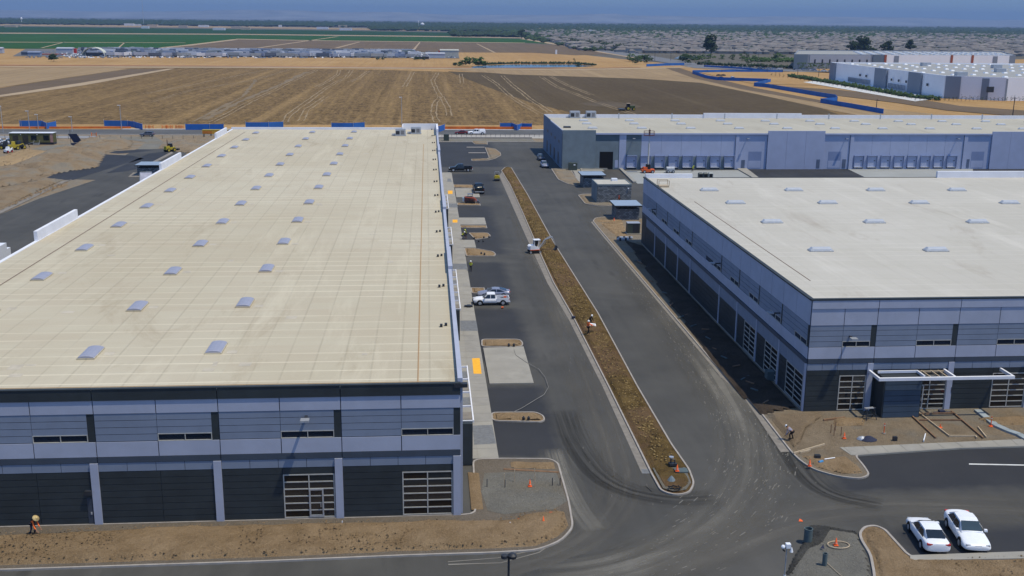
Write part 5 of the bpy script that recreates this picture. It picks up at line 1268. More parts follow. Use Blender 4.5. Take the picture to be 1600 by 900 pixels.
# ================= PEOPLE =================
def skin_mesh(name, verts, edges, radii, m, parent, sub=1):
    me = bpy.data.meshes.new(name); bm = bmesh.new(); L = bm.verts.layers.skin.verify()
    vs = []
    for i,(p,r) in enumerate(zip(verts,radii)):
        v = bm.verts.new(p); r = (r,r) if not isinstance(r,tuple) else r; v[L].radius = r; v[L].use_root = (i==0); vs.append(v)
    for a,c in edges: bm.edges.new((vs[a],vs[c]))
    bm.to_mesh(me); bm.free(); me.materials.append(m)
    o = bpy.data.objects.new(name, me); C.objects.link(o); o.parent = parent
    s = o.modifiers.new('skin','SKIN'); s.use_smooth_shade = True
    if sub: k = o.modifiers.new('sub','SUBSURF'); k.levels = k.render_levels = sub
    return o
def person(loc, rz, label, shirt, vest, trousers, hat, bend=0.0, crouch=0.0, arms=((.35,.25),(.35,.25)), stride=.1, hatkind='helmet', group='workers on the site'):
    """faces +X. bend: forward lean of the trunk (radians); crouch: 0 standing .. 1 squatting"""
    t = empty('person', loc, rz, label, 'person', group)
    V = Vector
    hipz = .93-.48*crouch; hipx = -.18*crouch
    pel = V((hipx,0,hipz)); up = V((math.sin(bend),0,math.cos(bend))); fw = V((math.cos(bend),0,-math.sin(bend)))
    waist = pel+up*.14; chest = pel+up*.34; sh = pel+up*.50; neck = pel+up*.57; head = neck+up*.10+fw*.03; crown = head+up*.14
    verts = [pel,waist,chest,sh,neck,head,crown]; rr = [(.15,.11),(.14,.10),(.17,.11),(.13,.09),.055,.095,.07]
    ed = [(0,1),(1,2),(2,3),(3,4),(4,5),(5,6)]
    arm_pts = []
    for s,(fwd,out) in ((-1,arms[0]),(1,arms[1])):
        S = sh+V((0,s*.19,-.02)); E_ = S-up*.24+fw*fwd*.45+V((0,s*out*.3,0))-V((0,0,.04)); Hd = E_+fw*(.10+fwd*.35)+V((0,-s*.02,-.17+fwd*.15))
        i = len(verts); verts += [S,E_,Hd]; rr += [.06,.045,.035]; ed += [(3,i),(i,i+1),(i+1,i+2)]; arm_pts.append((S,E_,Hd,s))
    legs = []
    for s in (-1,1):
        Hp = pel+V((0,s*.10,-.06)); K = V((hipx*.3+.30*crouch+s*stride*.5+.05, s*.13, .50-.12*crouch)); A = V((-.05*crouch+s*stride,s*.13,.09)); T = A+V((.17,s*.02,-.05))
        i = len(verts); verts += [Hp,K,A,T]; rr += [.085,.06,.042,.04]; ed += [(0,i),(i,i+1),(i+1,i+2),(i+2,i+3)]; legs.append((Hp,K,A,T))
    skin_mesh('body', verts, ed, rr, SKIN, t)
    # shirt
    v = [chest,waist,pel+up*.05,sh]; r_ = [(.19,.135),(.165,.125),(.175,.135),(.15,.105)]; e_ = [(0,1),(1,2),(0,3)]
    for S,E_,Hd,s in arm_pts: i = len(v); v += [S,E_,E_.lerp(Hd,.55)]; r_ += [.075,.06,.055]; e_ += [(3,i),(i,i+1),(i+1,i+2)]
    skin_mesh('shirt', v, e_, r_, shirt, t)
    if vest:
        skin_mesh('vest', [chest,waist,pel+up*.07,sh+up*.01], [(0,1),(1,2),(0,3)], [(.205,.15),(.18,.14),(.185,.145),(.16,.115)], vest, t)
    v = [pel]; r_ = [(.17,.13)]; e_ = []
    for Hp,K,A,T in legs: i = len(v); v += [Hp,K,A]; r_ += [.10,.075,.06]; e_ += [(0,i),(i,i+1),(i+1,i+2)]
    skin_mesh('trousers', v, e_, r_, trousers, t)
    for Hp,K,A,T in legs:
        b = MB(); b.loft([[(A.x-.09,A.y-.045,0),(A.x-.09,A.y+.045,0),(A.x-.08,A.y+.04,.12),(A.x-.08,A.y-.04,.12)],[(A.x+.08,A.y-.05,0),(A.x+.08,A.y+.05,0),(A.x+.06,A.y+.04,.11),(A.x+.06,A.y-.04,.11)],[(A.x+.2,A.y-.04,0),(A.x+.2,A.y+.04,0),(A.x+.19,A.y+.03,.05),(A.x+.19,A.y-.03,.05)]]); b.build('boot',BLACKCLOTH,t)
    # hands: palm, four unequal curled fingers, a thumb from the side
    for S,E_,Hd,s in arm_pts:
        d = (Hd-E_).normalized(); side = V((0,1,0)); pn = d.cross(side).normalized()
        v = [Hd,Hd+d*.05,Hd+d*.085]; r_ = [(.026,.016),(.036,.016),(.034,.013)]; e_ = [(0,1),(1,2)]
        for j,ln in enumerate((.058,.07,.066,.05)):
            a = Hd+d*.09+side*(j-1.5)*.021; i = len(v); q1 = a+d*ln*.5+pn*.01; q2 = q1+d*ln*.32+pn*.03
            v += [a,q1,q2]; r_ += [.009,.0085,.007]; e_ += [(2,i),(i,i+1),(i+1,i+2)]
        i = len(v); a = Hd+d*.03-side*s*.04; v += [a,a+d*.035-side*s*.02+pn*.01,a+d*.06-side*s*.02+pn*.025]; r_ += [.011,.0095,.008]; e_ += [(1,i),(i,i+1),(i+1,i+2)]
        skin_mesh('hand', v, e_, r_, SKIN, t, 0)
    # head details
    hb = MB(); yv = V((0,1,0)); fx = head+up*.02+fw*.10
    hb.rod(fx-fw*.01,fx+fw*.025-up*.02,.014,.01,5); hb.build('nose',SKIN,t)
    eb = MB()
    for s in (-1,1): c = head+up*.045+fw*.088+yv*s*.035; eb.rod(c,c+fw*.006,.012,n=6)
    c = head-up*.03+fw*.088; eb.rod(c-yv*.025,c+yv*.025,.006,n=5); eb.build('eyes_and_mouth',BLACKCLOTH,t)
    hb = MB()
    for s in (-1,1): c = head+up*.02+yv*s*.092; hb.rod(c,c+yv*s*.015,.022,n=6)
    hb.build('ear',SKIN,t)
    q = up.to_track_quat('Z','X')
    b = MB()
    if hatkind == 'straw': b.lathe([(.27,.0),(.28,.02),(.12,.04),(.11,.14),(.05,.17),(0,.17)],20,None)
    else: b.lathe([(.155,.0),(.15,.015),(.128,.02),(.125,.08),(.09,.135),(.04,.16),(0,.165)],18,None)
    o = b.build('hat' if hatkind=='straw' else 'hard_hat',hat,t,True); o.location = head+up*.07+fw*-.01; o.rotation_mode = 'QUATERNION'; o.rotation_quaternion = q
    b = MB(); b.lathe([(.108,-.06),(.112,0),(.1,.06)],12); o = b.build('hair',BLACKCLOTH,t,True); o.location = head+up*.05-fw*.02; o.rotation_mode = 'QUATERNION'; o.rotation_quaternion = q
    return t
def at(px,py,z=0): return tuple(G(px,py,z))
person(at(51.5,833,.2),-.5,'person in a wide straw hat and orange sleeves stooping by the left building',HIVISO,BLACKCLOTH,DENIM,STRAW,bend=.75,crouch=.15,arms=((.9,.1),(.8,.1)),hatkind='straw')
person(at(722.5,374,.15),.4,'crouching worker in yellow vest, left one of the pair at the narrow island',BLACKCLOTH,HIVIS,DENIM,WHITE,bend=.7,crouch=.35,arms=((.9,.1),(.9,.1)))
person(at(728.5,372,.15),-2.6,'worker in green yellow vest standing right of the crouching one by the narrow island',BLACKCLOTH,HIVIS,DENIM,HIVIS,bend=.35,crouch=.1,arms=((.8,.1),(.7,.1)))
person(at(735.5,424,0),1.4,'worker in yellow shirt and white hard hat walking alone on the asphalt',HIVIS,HIVIS,BLACKCLOTH,WHITE,stride=.16)
person(at(919,521,.33),.2,'worker in orange vest holding a white plan sheet in the median bed',HIVISO,HIVISO,BLACKCLOTH,WHITE,arms=((.8,.2),(.9,.1)),stride=.14)
person(at(922,506.5,.25),-.6,'worker in black crouching in the median behind the orange vested one',BLACKCLOTH,None,BLACKCLOTH,WHITE,bend=.5,crouch=.7,arms=((.7,.2),(.7,.1)))
person(at(967,318,.15),-1.6,'worker in red and orange vest standing at the corner of the pump house',BLACKCLOTH,ORANGE,BLACKCLOTH,RED)
person(at(1236.5,686,.3),2.4,'worker in white hood bending over the dirt by the right building corner',mat('grey_shirt',(.3,.28,.34),.8),None,BLACKCLOTH,WHITE,bend=1.0,crouch=.2,arms=((.7,.1),(.9,.1)))
person((LIFT.x+.1,LIFT.y,10.11),1.4,'worker in dark clothes standing in the basket of the boom lift',BLACKCLOTH,None,DENIM,BLACKP)
person(at(1081.6,267.5,.03),-.8,'worker in yellow vest bending below the far dock doors',HIVIS,HIVIS,BLACKCLOTH,HIVIS,bend=.6,crouch=.2)
p = G(926,507,1.35); b = MB(); b.add([(p.x-.5,p.y,1.25),(p.x+.45,p.y-.1,1.15),(p.x+.45,p.y+.35,1.35),(p.x-.45,p.y+.45,1.45)],[(0,1,2,3)]); tag(b.build('plan_sheet',WHITE),'large white paper plan held by the orange vested worker','paper')
b = MB(); p = G(922,514,.25); b.rod((p.x+.2,p.y-.3,.2),(p.x+1.6,p.y-2.4,.22),.02,n=5); tag(b.build('survey_rod',YELLOW),'thin yellow rod lying beside the worker with the plan','rod')

# ================= SMALL SITE THINGS =================
CONEB = None
def cone(px,py,z,label,tilt=None,ring=False):
    t = empty('traffic_cone',at(px,py,z),0,label,'traffic cone','orange traffic cones')
    MB().box(-.2,.2,-.2,.2,0,.05).build('base',ORANGE,t); b = MB(); b.lathe([(.16,.05),(.03,.75),(0,.76)],14); b.build('cone',ORANGE,t,True)
    b = MB(); b.lathe([(.123,.25),(.098,.38)],14); b.build('reflective_band',WHITE,t,True)
    t.scale = (.85,)*3
    if tilt: t.rotation_euler = tilt
    return t
cone(828,760,.15,'upright cone in the middle of the gravel corner bed by the left building')
cone(849,818,.25,'upright cone near the rounded tip of the front dirt berm')
cone(860,803,.35,'cone lying on its side beside the tip of the front berm',(1.5,.2,.6))
cone(811,814,.3,'fallen cone half buried in the berm, nearest the lamp post',(1.6,0,2.2))
cone(1058,736,.35,'cone standing on the grey slab at the near end of the median')
cone(1319,685,.15,'cone among wooden stakes in front of the right building')
cone(1265,728,.3,'cone on the small dirt tip by the lane, left of the blue pipe')
cone(1306,852,.15,'cone inside a white ring on the gravel yard at lower right')
cone(929,304,.15,'cone at the left rear corner of the pump house')
cone(959.5,345,.15,'cone in front of the light blue roofed enclosure')
b = MB(); 
for i in range(24):
    a,c = 2*math.pi*i/24,2*math.pi*(i+1)/24; b.rod((.85*math.cos(a),.6*math.sin(a),.05),(.85*math.cos(c),.6*math.sin(c),.05),.05,n=5)
tag(b.build('hose_ring',PINE,loc=at(1310,852,.15)),'pale hose laid in a ring around the cone on the gravel','hose')
b = MB(); b.box(-.6,.6,-.45,.45,0,.12); tag(b.build('access_slab',TEALPIPE,loc=at(1064,736,.2)),'grey utility slab at the near end of the median','slab')
# pipes standing up
def pipe(px,py,r,h,m,label):
    b = MB(); b.lathe([(r,0),(r,h),(r*1.06,h),(r*1.06,h+.03),(r*.86,h+.03),(r*.86,.1),(0,.1)],22); return tag(b.build('standing_pipe',m,loc=at(px,py,.15)),label,'pipe','pipes standing on the gravel')
pipe(1262,846,.33,1.1,TEALPIPE,'wide grey green pipe standing on end at the edge of the gravel yard')
pipe(1288,883,.18,.95,TEALPIPE,'narrow dark pipe standing on end on the gravel yard')
b = MB(); b.rod((-.25,-.05,.13),(.2,.18,.13),.13,n=14); tag(b.build('blue_pipe',PIPEBLUE,loc=at(1283,724,.2)),'short blue pipe lying on the dirt tip beside the lane','pipe')
b = MB(); b.rod((0,0,.1),(1.1,.25,.12),.05,n=8); tag(b.build('white_pipe',WHITE,loc=at(1288,719,.25)),'short white plastic pipe near the blue pipe','pipe')
b = MB(); b.box(-.25,.25,-.2,.2,0,.35); tag(b.build('valve_cover',STEEL_DARK,loc=at(1277,716,.25)),'black valve cover behind the blue pipe','valve')
# lamp post seen from above, at the bottom of the frame
t = empty('lamp_post',(4.9,61.5,0),0,'black lamp post rising from the bottom edge in front of the left building','lamp post')
zt = 6.75
b = MB(); b.rod((0,0,.5),(0,0,zt),.09,.07,10); b.build('pole',STEEL_DARK,t); MB().lathe([(.28,0),(.28,.5),(0,.5)],14).build('base',CONC2,t)
b = MB(); b.box(-.28,.12,-.1,.1,zt-.05,zt+.05); b.lathe([(0,-.1),(.28,-.08),(.3,.1),(.16,.22),(0,.25)],14,None,(.22,0,zt)); b.lathe([(0,-.1),(.22,-.08),(.22,.12),(0,.2)],12,None,(-.28,0,zt)); b.build('lamp_head',STEEL_DARK,t)
# surveillance mast
wp = G(1230,848,5.6); t = empty('camera_mast',(wp.x,wp.y,0),0,'white pole with a cluster of security cameras at the bottom right','camera mast')
b = MB(); b.rod((0,0,0),(0,0,5.2),.045,.04,8); b.build('pole',METAL,t); b = MB(); b.rod((0,0,3.0),(0,0,3.15),.1,n=8); b.build('collar',METAL,t)
b = MB(); b.box(-.12,.38,-.25,.25,5.25,5.75); b.build('camera_housing',WHITE,t); b = MB(); b.lathe([(0,-.2),(.2,-.12),(.24,.05),(.15,.2),(0,.24)],14,None,(-.42,0,5.35)); b.build('dome_camera',WHITE,t)
b = MB(); b.box(-.5,.5,-.05,.05,5.2,5.28); b.build('bracket',STEEL_DARK,t); b = MB(); b.rod((.5,-.15,5.3),(.5,-.15,4.8),.06,.2,10); b.build('loudspeaker',WHITE,t)
b = MB(); b.rod((-.45,-.05,5.05),(-.3,-.3,4.98),.09,n=8); b.build('lens',BLACKP,t)
for ch_ in list(t.children):
    if ch_.name.split('.')[0] not in ('pole','collar'): ch_.scale = (.62,.62,.62); ch_.location.z = 5.2*.38
# pole-mounted poles and stakes
def stakes(pts,h,m,label,group,name='stake'):
    for px0,py0 in pts:
        b = MB(); b.box(-.035,.035,-.03,.03,-.1,h); tag(b.build(name,m,loc=at(px0,py0,.15)),label,'stake',group)
stakes([(788,758),(804,752),(835,750),(836,760)],1.1,PINE,'thin timber stake standing in the gravel corner bed','survey stakes in the corner bed')
stakes([(761,760),(863,758),(789,761),(875,758)],.7,STEEL_DARK,'short dark stake at the edge of the gravel corner bed','short stakes in the corner bed')
stakes([(742,820),(797,822),(684,822),(535,820)],.35,WHITE,'white tipped survey peg along the path before the left building','survey pegs on the front path')
stakes([(1303,680),(1305,672),(1314,680),(1298,676)],.9,WOOD,'rough timber stake in the dirt before the right building','stakes in front of the right building')
for px0,py0,l in ((1381,677,'orange delineator post between the tripod and the form boards'),(1548,666,'orange delineator post beside the winding concrete edge'),(1469,668,'small orange marker on the dirt by the entry forms')):
    b = MB(); hh = 1.05 if px0!=1469 else .35; b.lathe([(.05,.05),(.045,hh),(0,hh+.02)],10); t = empty('delineator_post',at(px0,py0,.15),0,l,'delineator','orange delineators'); b.build('post',ORANGE,t); b = MB(); b.lathe([(.22,0),(.2,.05),(0,.06)],12); b.build('base',CONC2 if px0==1381 else ORANGE,t)
    if hh>1: b = MB(); b.lathe([(.054,.8),(.052,.9)],10); b.build('reflective_band',WHITE,t)
# threading stand, tarp
t = empty('pipe_stand',at(1359,655,.15),.2,'black metal pipe stand near the blue grey entry block','stand')
b = MB()
for a,c in (((-.6,-.3,0),(-.4,0,1.2)),((-.6,.5,0),(-.4,.1,1.2)),((.6,-.3,0),(.4,0,1.2)),((.6,.5,0),(.4,.1,1.2)),((-.6,0,1.2),(.6,0,1.2)),((-.5,0,.5),(.5,0,.5))): b.rod(a,c,.05,n=6)
b.build('frame',STEEL_DARK,t); MB().box(-.7,.3,-.15,.15,1.2,1.3).build('tray',METAL,t)
b = MB(); rr_ = [(1.1,0),(.8,.22),(.35,.5),(0,.55)]; b.lathe(rr_,9); o = b.build('folded_tarp',DENIM,loc=at(1357,687,.15)); o.scale = (.8,.55,.7); tag(o,'dark folded tarp heaped on the dirt before the right building','tarp')
o = MB().lathe([(.9,0),(.7,.18),(.2,.3),(0,.3)],9).build('tarp_sheet',METAL,loc=at(1347,686,.15)); o.scale=(.6,.5,1); tag(o,'pale crumpled sheet under the dark tarp','tarp')
b = MB(); b.box(-.2,.2,-.15,.15,0,.4); tag(b.build('valve_cover',STEEL_DARK,loc=at(1398,688,.15)),'small black box on the dirt right of the tarp','valve')
b = MB(); b.box(-.3,.3,-.25,.25,0,.3); b.box(-.9,.9,-.08,.08,.02,.12); tag(b.build('cement_bag',DENIM,loc=at(1471,645,.15)),'dark bag lying before the glazed entry of the right building','bag')
# form boards
def board(a,c,m,label,w=.1,h=.14,z=.15,name='form_board',group='form boards before the right entry'):
    p,q_ = G(*a,z),G(*c,z); n_ = (q_-p).normalized(); n_ = Vector((-n_.y,n_.x,0))*w/2; b = MB()
    b.prism(ccw([(p+n_)[:2],(p-n_)[:2],(q_-n_)[:2],(q_+n_)[:2]]),z-.03,z+h); return tag(b.build(name,m),label,'board',group)
board((1424,650),(1462,685),WOOD,'dark form board running from the entry block to the walkway, leftmost',.12)
board((1486,643),(1536,685),WOOD,'dark form board running diagonally from the pilaster to the walkway',.12)
board((1437,657),(1502,657),WOOD,'reddish form board laid across between the two diagonal boards',.1)
board((1432,643),(1483,682),PINE,'pale timber running diagonally across the entry forms',.1)
board((1483,682),(1524,682),PINE,'pale timber lying parallel to the walkway',.1)
board((1524,682),(1526,685),PINE,'tiny pale timber end piece at the corner of the forms',.1)
board((1528,668),(1541,684),PINE,'pale timber lying free right of the forms',.1)
board((1414,648),(1492,646),WOOD,'dark form board along the foot of the entry glazing',.1)
board((1446,679),(1443,690),WHITE,'short white plank standing at the walkway edge',.1)
board((1287,657),(1320,653),WOOD,'brown plank near the straw patch before the right building',.2)
board((1240,709),(1288,695),PINE,'pale timber lying near the bending worker',.12)
board((1250,708),(1266,704),PINE,'short pale timber lying near the lane kerb',.12)
board((1168,588),(1177,596),TEALPIPE,'short board in the shaded bed beside the right building',.3)
for i in range(18):
    px0 = 985+i*12+rng2.uniform(-6,6); yy = 395+ (px0-985)*1.12+rng2.uniform(-6,20)
    a_ = rng2.uniform(-6,6); board((px0,yy),(px0+rng2.uniform(5,14),yy+a_),WOOD if i%2 else TEALPIPE,'loose plank lying in the shaded bed along the right building',.15,.1,.3,'plank','planks in the shaded bed')
# dark window film bag by the west glazing
MBx = MB(); MBx.box(-.8,.8,-.5,.5,0,1.1); tag(MBx.build('pallet_load',TEALPIPE,loc=at(1207,593,.15)),'grey wrapped pallet load under the side windows of the right building','pallet')
# hoses, lines
def hose(pts,r,m,label,z=.02,name='hose'):
    b = MB(); P = [G(*p,z)+Vector((0,0,r)) for p in pts]
    Q = []
    for i in range(len(P)-1):
        for t_ in (0,.5): Q.append(P[i].lerp(P[i+1],t_))
    Q.append(P[-1])
    for i in range(len(Q)-1): b.rod(Q[i],Q[i+1],r,n=5)
    return tag(b.build(name,m),label,'hose','hoses and cords lying about')
hose([(803,546),(806,555),(822,566),(842,577),(852,590),(857,605),(850,617),(838,624),(815,638),(790,650)],.025,mat('hose_grey',(.25,.24,.22)),'thin grey hose snaking over the asphalt from the concrete apron',.16)
hose([(1292,880),(1306,893),(1320,905)],.03,PINE,'thin pale cord curving over the gravel yard',.15)
hose([(1009,760),(1018,768)],.02,PLASTIC_BLK,'short black hose by the median kerb',.02)
b = MB()
for i in range(7): a = i*.9; b.rod((math.cos(a)*.5,math.sin(a)*.3,.1),(math.cos(a+.9)*.6,math.sin(a+.9)*.35,.18),.06,n=6)
tag(b.build('hose_coil',PLASTIC_BLK,loc=at(1054,764,.25)),'black tangled hose coil at the near tip of the median','hose')
t = empty('valve_assembly',at(1051,727,.3),.1,'upright pipe valve assembly with black fittings at the near end of the median','valve')
b = MB(); b.rod((-.25,0,0),(-.25,0,.9),.09,n=8); b.rod((.25,0,0),(.25,0,.7),.07,n=8); b.rod((-.25,0,.8),(.25,0,.7),.08,n=8); b.build('riser',STEEL_DARK,t); b = MB(); b.lathe([(0,0),(.3,.0),(.3,.12),(0,.14)],12,None,(-.1,.3,.9)); b.build('handwheel',METAL,t); MB().box(-.45,.45,-.3,.35,0,.3).build('base',STEEL_DARK,t)
t.scale = (.75,)*3
b = MB(); b.lathe([(.4,0),(.2,.3),(0,.5)],8); tag(b.build('rock_pile',GREYP if False else MATS['raw_concrete_wall'],loc=at(1049,751,.2)),'small pointed grey heap on the median gravel','heap')
# pennant & wreath on asphalt
b = MB(); b.add([(-.17,0,.03),(.17,-.06,.03),(.2,.14,.05),(0,.28,.14)],[(0,1,3),(1,2,3),(0,3,2),(0,2,1)]); tag(b.build('orange_scrap',ORANGE,loc=at(1251,815,.01)),'small red orange scrap lying on the asphalt left of the gravel yard','scrap')
b = MB(); b.add([(-.22,0,.03),(.07,-.12,.03),(.07,.18,.28),(-.06,.06,.07)],[(0,1,2),(1,3,2),(0,2,3)]); tag(b.build('blue_scrap',DENIM,loc=at(1286,857,.2)),'small dark blue folded scrap on the gravel yard','scrap')
for px0,py0,l in ((896,497,'dark blue box on the median kerb beside the crouching worker'),(800,452,None)):
    if l: b = MB(); b.box(-.25,.25,-.2,.2,0,.25); tag(b.build('tool_box',DENIM,loc=at(px0,py0,.15)),l,'tool box')
b = MB(); b.rod((-.15,0,.15),(.15,0,.15),.15,n=10); tag(b.build('orange_bucket',ORANGE2,loc=at(785,482,0)),'orange bucket standing by the rear wheel of the white pickup','bucket')
b = MB(); b.box(-.2,.2,-.15,.15,0,.5); tag(b.build('jerry_can',ORANGE2,loc=(G(790,470).x-.2,G(768,478).y+1.2,.62)),'orange can standing in the bed of the white pickup','can')
b = MB(); b.box(-.6,.6,-.2,.2,0,.25); b.box(-.2,.3,-.4,.3,0,.3); tag(b.build('tool_heap',STEEL_DARK,loc=at(732,479.5,.15)),'dark heap of tools on the walkway by the white pickup bumper','tools')
for i,(px0,py0) in enumerate(((756,372),(764,371.5),(741,373.5),(748,378),(755,378),(757,398),(752,397),(803,541),(795,541),(818,656),(826,656))):
    b = MB(); b.lathe([(.14,0),(.16,.25),(.05,.4),(0,.4)],8); tag(b.build('irrigation_riser',STEEL_DARK,loc=at(px0,py0,.2)),'small black irrigation riser standing in a parking island','riser','irrigation risers in the islands')
stakes([(803,277),(790,275),(812,293),(818,315),(824,330),(828,345),(852,384),(838,364),(836,352)],.7,STEEL_DARK,'dark irrigation riser in the far half of the median','risers in the median')
# parking-lot poles along kerb
b = MB()
# blue compound screens along the road
BS = [[(31,197.5),(33.5,197.5),(66,197.5),(73.5,201.5),(88,198.5)], [(163,197),(200,197.5),(210,199),(223,203)], [(290,203),(328,203),(350,203)], [(384,200),(420,200),(443,199)], [(518,201),(552,201),(570,200)], [(683,206),(687,206),(695,203)], [(781,201),(800,201),(808,204),(815,201.5),(831,202)]]
for i,pts in enumerate(BS):
    W_ = [G(x,y,0) for x,y in pts]; b = MB(); ribbon(b,[(w.x,w.y) for w in W_],2.1,.14,0)
    t = empty('screen_fence',(0,0,0),0,['leftmost blue screen fence section, above the olive trailer','blue screen fence section bending down to the road above the grey car','blue screen fence section left of the long roof end','blue screen fence section at the far left corner of the cream roof','blue screen fence section behind the middle of the roof end','short blue screen fence section at the far right roof corner','blue V shaped screen fence section between the two warehouses'][i],'screen fence','blue screens along the road'); b.build('screen',BLUE,t)
    for w in W_: b = MB(); b.rod((w.x,w.y-.12,0),(w.x,w.y-.12,2.6),.06,n=6); b.build('post',METAL,t)
def bluewall(pts,h,label):
    t = empty('screen_fence',(0,0,0),0,label,'screen fence','blue walls around the compound')
    W_ = [G(x,y,0) for x,y in pts]; b = MB(); ribbon(b,[(w.x,w.y) for w in W_],h,.2,-.3); b.build('screen',BLUE,t)
    b = MB()
    for i in range(len(W_)-1):
        n_ = max(1,int((W_[i+1]-W_[i]).length/12))
        for k_ in range(n_): q_ = W_[i].lerp(W_[i+1],k_/n_); b.rod((q_.x,q_.y-.2,-.3),(q_.x,q_.y-.2,h),.08,n=5)
    b.build('post',STEEL_DARK,t)
bluewall([(1010,103.5),(1040,102),(1069,101.5)],2.2,'far blue screen wall right of the pond road')
bluewall([(1100,104),(1158,107.5),(1200,111),(1222,112)],1.6,'long thin blue screen wall behind the compound')
bluewall([(1223,112.5),(1150,112),(1082,113)],2.0,'far side of the blue compound wall')
bluewall([(1082,114.5),(1104,122),(1122,125),(1200,127.5)],2.3,'near side of the blue compound wall')
bluewall([(1178,134),(1200,136),(1282,150),(1305,153.5),(1308,157)],2.3,'long diagonal blue screen wall running toward the far warehouse')
bluewall([(1308,158),(1282,160),(1330,168),(1380,177)],2.3,'zigzag blue screen wall ending behind the far warehouse roof')
bluewall([(1178,134),(1204,127.8)],2.3,'short blue screen wall joining the compound to the diagonal')
# street lights along the public road
for px0,py0,h,l in ((5,205,9,'leftmost'),(46.5,203,7,'above the olive trailer'),(60,199,5,'second above the olive trailer'),(113,203,5,'short one above the dirt heap'),(190,200,8.5,'left of the bent blue screen'),(628,196,11,'beyond the far end of the cream roof')):
    w = G(px0,py0+2,0); t = empty('street_light',(w.x,w.y,0),0,'grey street light on the public road, '+l,'street light','street lights on the public road')
    b = MB(); b.rod((0,0,0),(0,0,h),.13,.08,8); b.build('pole',METAL,t); b = MB(); b.box(-.9,.2,-.12,.12,h,h+.15); b.build('lamp_head',WHITE,t)
# barricades
for i,px0 in enumerate((231,236,257,263,266,278,280,283,147)):
    w = G(px0,201 if px0!=147 else 213,0); b = MB(); b.box(-.7,.7,-.03,.03,.75,.9); b.box(-.7,.7,-.03,.03,.4,.5); b.box(-.85,-.75,-.3,.3,0,1.3); b.box(.75,.85,-.3,.3,0,1.3)
    tag(b.build('barricade',MATS['orange_netting'],loc=w),'orange road works barricade on the road verge at the left' if px0!=147 else 'lone orange barricade in the road right of the olive trailer','barricade','orange barricades' if px0!=147 else None)
# posts of verge fence
n_post = mat('post_white',(.6,.6,.6),.6)
for i in range(22):
    x = 5+i*1.6; b = MB(); b.box(-.05,.05,-.05,.05,0,1.0); tag(b.build('bollard',STEEL_DARK,loc=(x*1.0+i*.1,373.5,.03)),'thin dark post in the row along the pale verge beyond the left lot','post','posts along the verge')
for i in range(28):
    x = -160+i*3.4; b = MB(); b.box(-.05,.05,-.05,.05,0,1.1); tag(b.build('bollard',STEEL_DARK,loc=(x,366.3,.0)),'thin dark post along the left road edge','post','posts along the left road edge')
p = G(709,216,0); b = MB(); b.box(-.9,.9,-.5,.5,0,2.2); tag(b.build('utility_cabinet',GREEN_BOX,loc=(G(696,220).x+.3,G(696,220).y,0)),'dark green utility cabinet just past the far corner of the left warehouse','cabinet')
# ================= FAR THINGS =================
def tree(x,y,h,w,leaf,label,group,cat='tree',nl=260,trunk=True,z=-.2,cl=7,name='tree'):
    t = empty(name,(x,y,z),0,label,cat,group)
    th = h*.28
    if trunk:
        b = MB(); b.rod((0,0,0),(w*.04,0,th),h*.03,h*.02,6); b.rod((w*.04,0,th),(0,w*.03,h*.7),h*.02,h*.008,5)
        for k in range(4):
            a = rng.random()*6.28; b.rod((w*.02,0,th*(.8+.3*k)),(math.cos(a)*w*.3,math.sin(a)*w*.3,th*(1.3+.45*k)),h*.012,h*.004,4)
        b.build('trunk',BARK,t)
    cs = []
    for k in range(cl):
        a = rng.random()*6.28; zz = h*(.35+.52*k/max(1,cl-1)); r = w*.32*(1-abs(k/max(1,cl-1)-.35))*rng.uniform(.5,1.2)
        cs.append((math.cos(a)*r,math.sin(a)*r,zz,w*rng.uniform(.2,.34),h*rng.uniform(.10,.17)))
    cs = np.array(cs); idx = rng.integers(0,cl,nl); d = rng.normal(size=(nl,3)); d /= np.linalg.norm(d,axis=1)[:,None]; d *= rng.uniform(.55,1.05,(nl,1))
    P = cs[idx,:3]+d*np.stack([cs[idx,3],cs[idx,3],cs[idx,4]],-1); s = w*.055*rng.uniform(.6,1.5,(nl,1)); S = np.concatenate([s,s,s*.6],1)
    o = blobs(P,S,'crown',leaf,t,None,.5); return t
tree(*G(1110,88.5,-.2)[:2],25,20,LEAF[0],'tall dark eucalyptus standing alone before the suburb','trees before the suburb',nl=700,cl=10)
for px0,py0,h,w,l in ((1330,86,18,15,'left dark eucalyptus of the clump behind the far white warehouses'),(1349,86,24,24,'tallest and broadest eucalyptus of the clump behind the far white warehouses'),(1385,86,18,18,'rounded eucalyptus right of the tall clump'),(1421,84,19,15,'lone eucalyptus right of the clump behind the far white warehouses'),(1366,87,9,12,'low dark tree between the eucalyptus trees')):
    g_ = G(px0,py0,-.2); tree(g_.x,g_.y,h,w,LEAF[0],l,'trees before the suburb',nl=500,cl=8)
g_ = G(84,96,-.2); tree(g_.x,g_.y,6.5,9,LEAF[1],'single round green tree in the dry grass at the left','lone trees',nl=420,cl=7)
for i,(px0,py0,h,w) in enumerate([(722,103,5,10),(733,103.5,8,14),(741,103.5,7,12),(750,104,8,13),(757,104,5,9),(718,104,3,6),(712,103,3,7),(651,94,3,8),(662,95,3,5),(590,94,2.5,6),(599,94,2.5,5),(897,103,7,4),(905,101.5,3,6),(905,104,3,5)]):
    g_ = G(px0,py0,-.2); tree(g_.x,g_.y,h,w,LEAF[2 if i<7 and i%2 else 1],'green bush by the pond beyond the ploughed field' if i<7 else 'small shrub in the dry grass beyond the ploughed field','bushes by the pond' if i<7 else 'shrubs in the dry grass',name='bush',cat='bush',nl=120,cl=5,trunk=False)
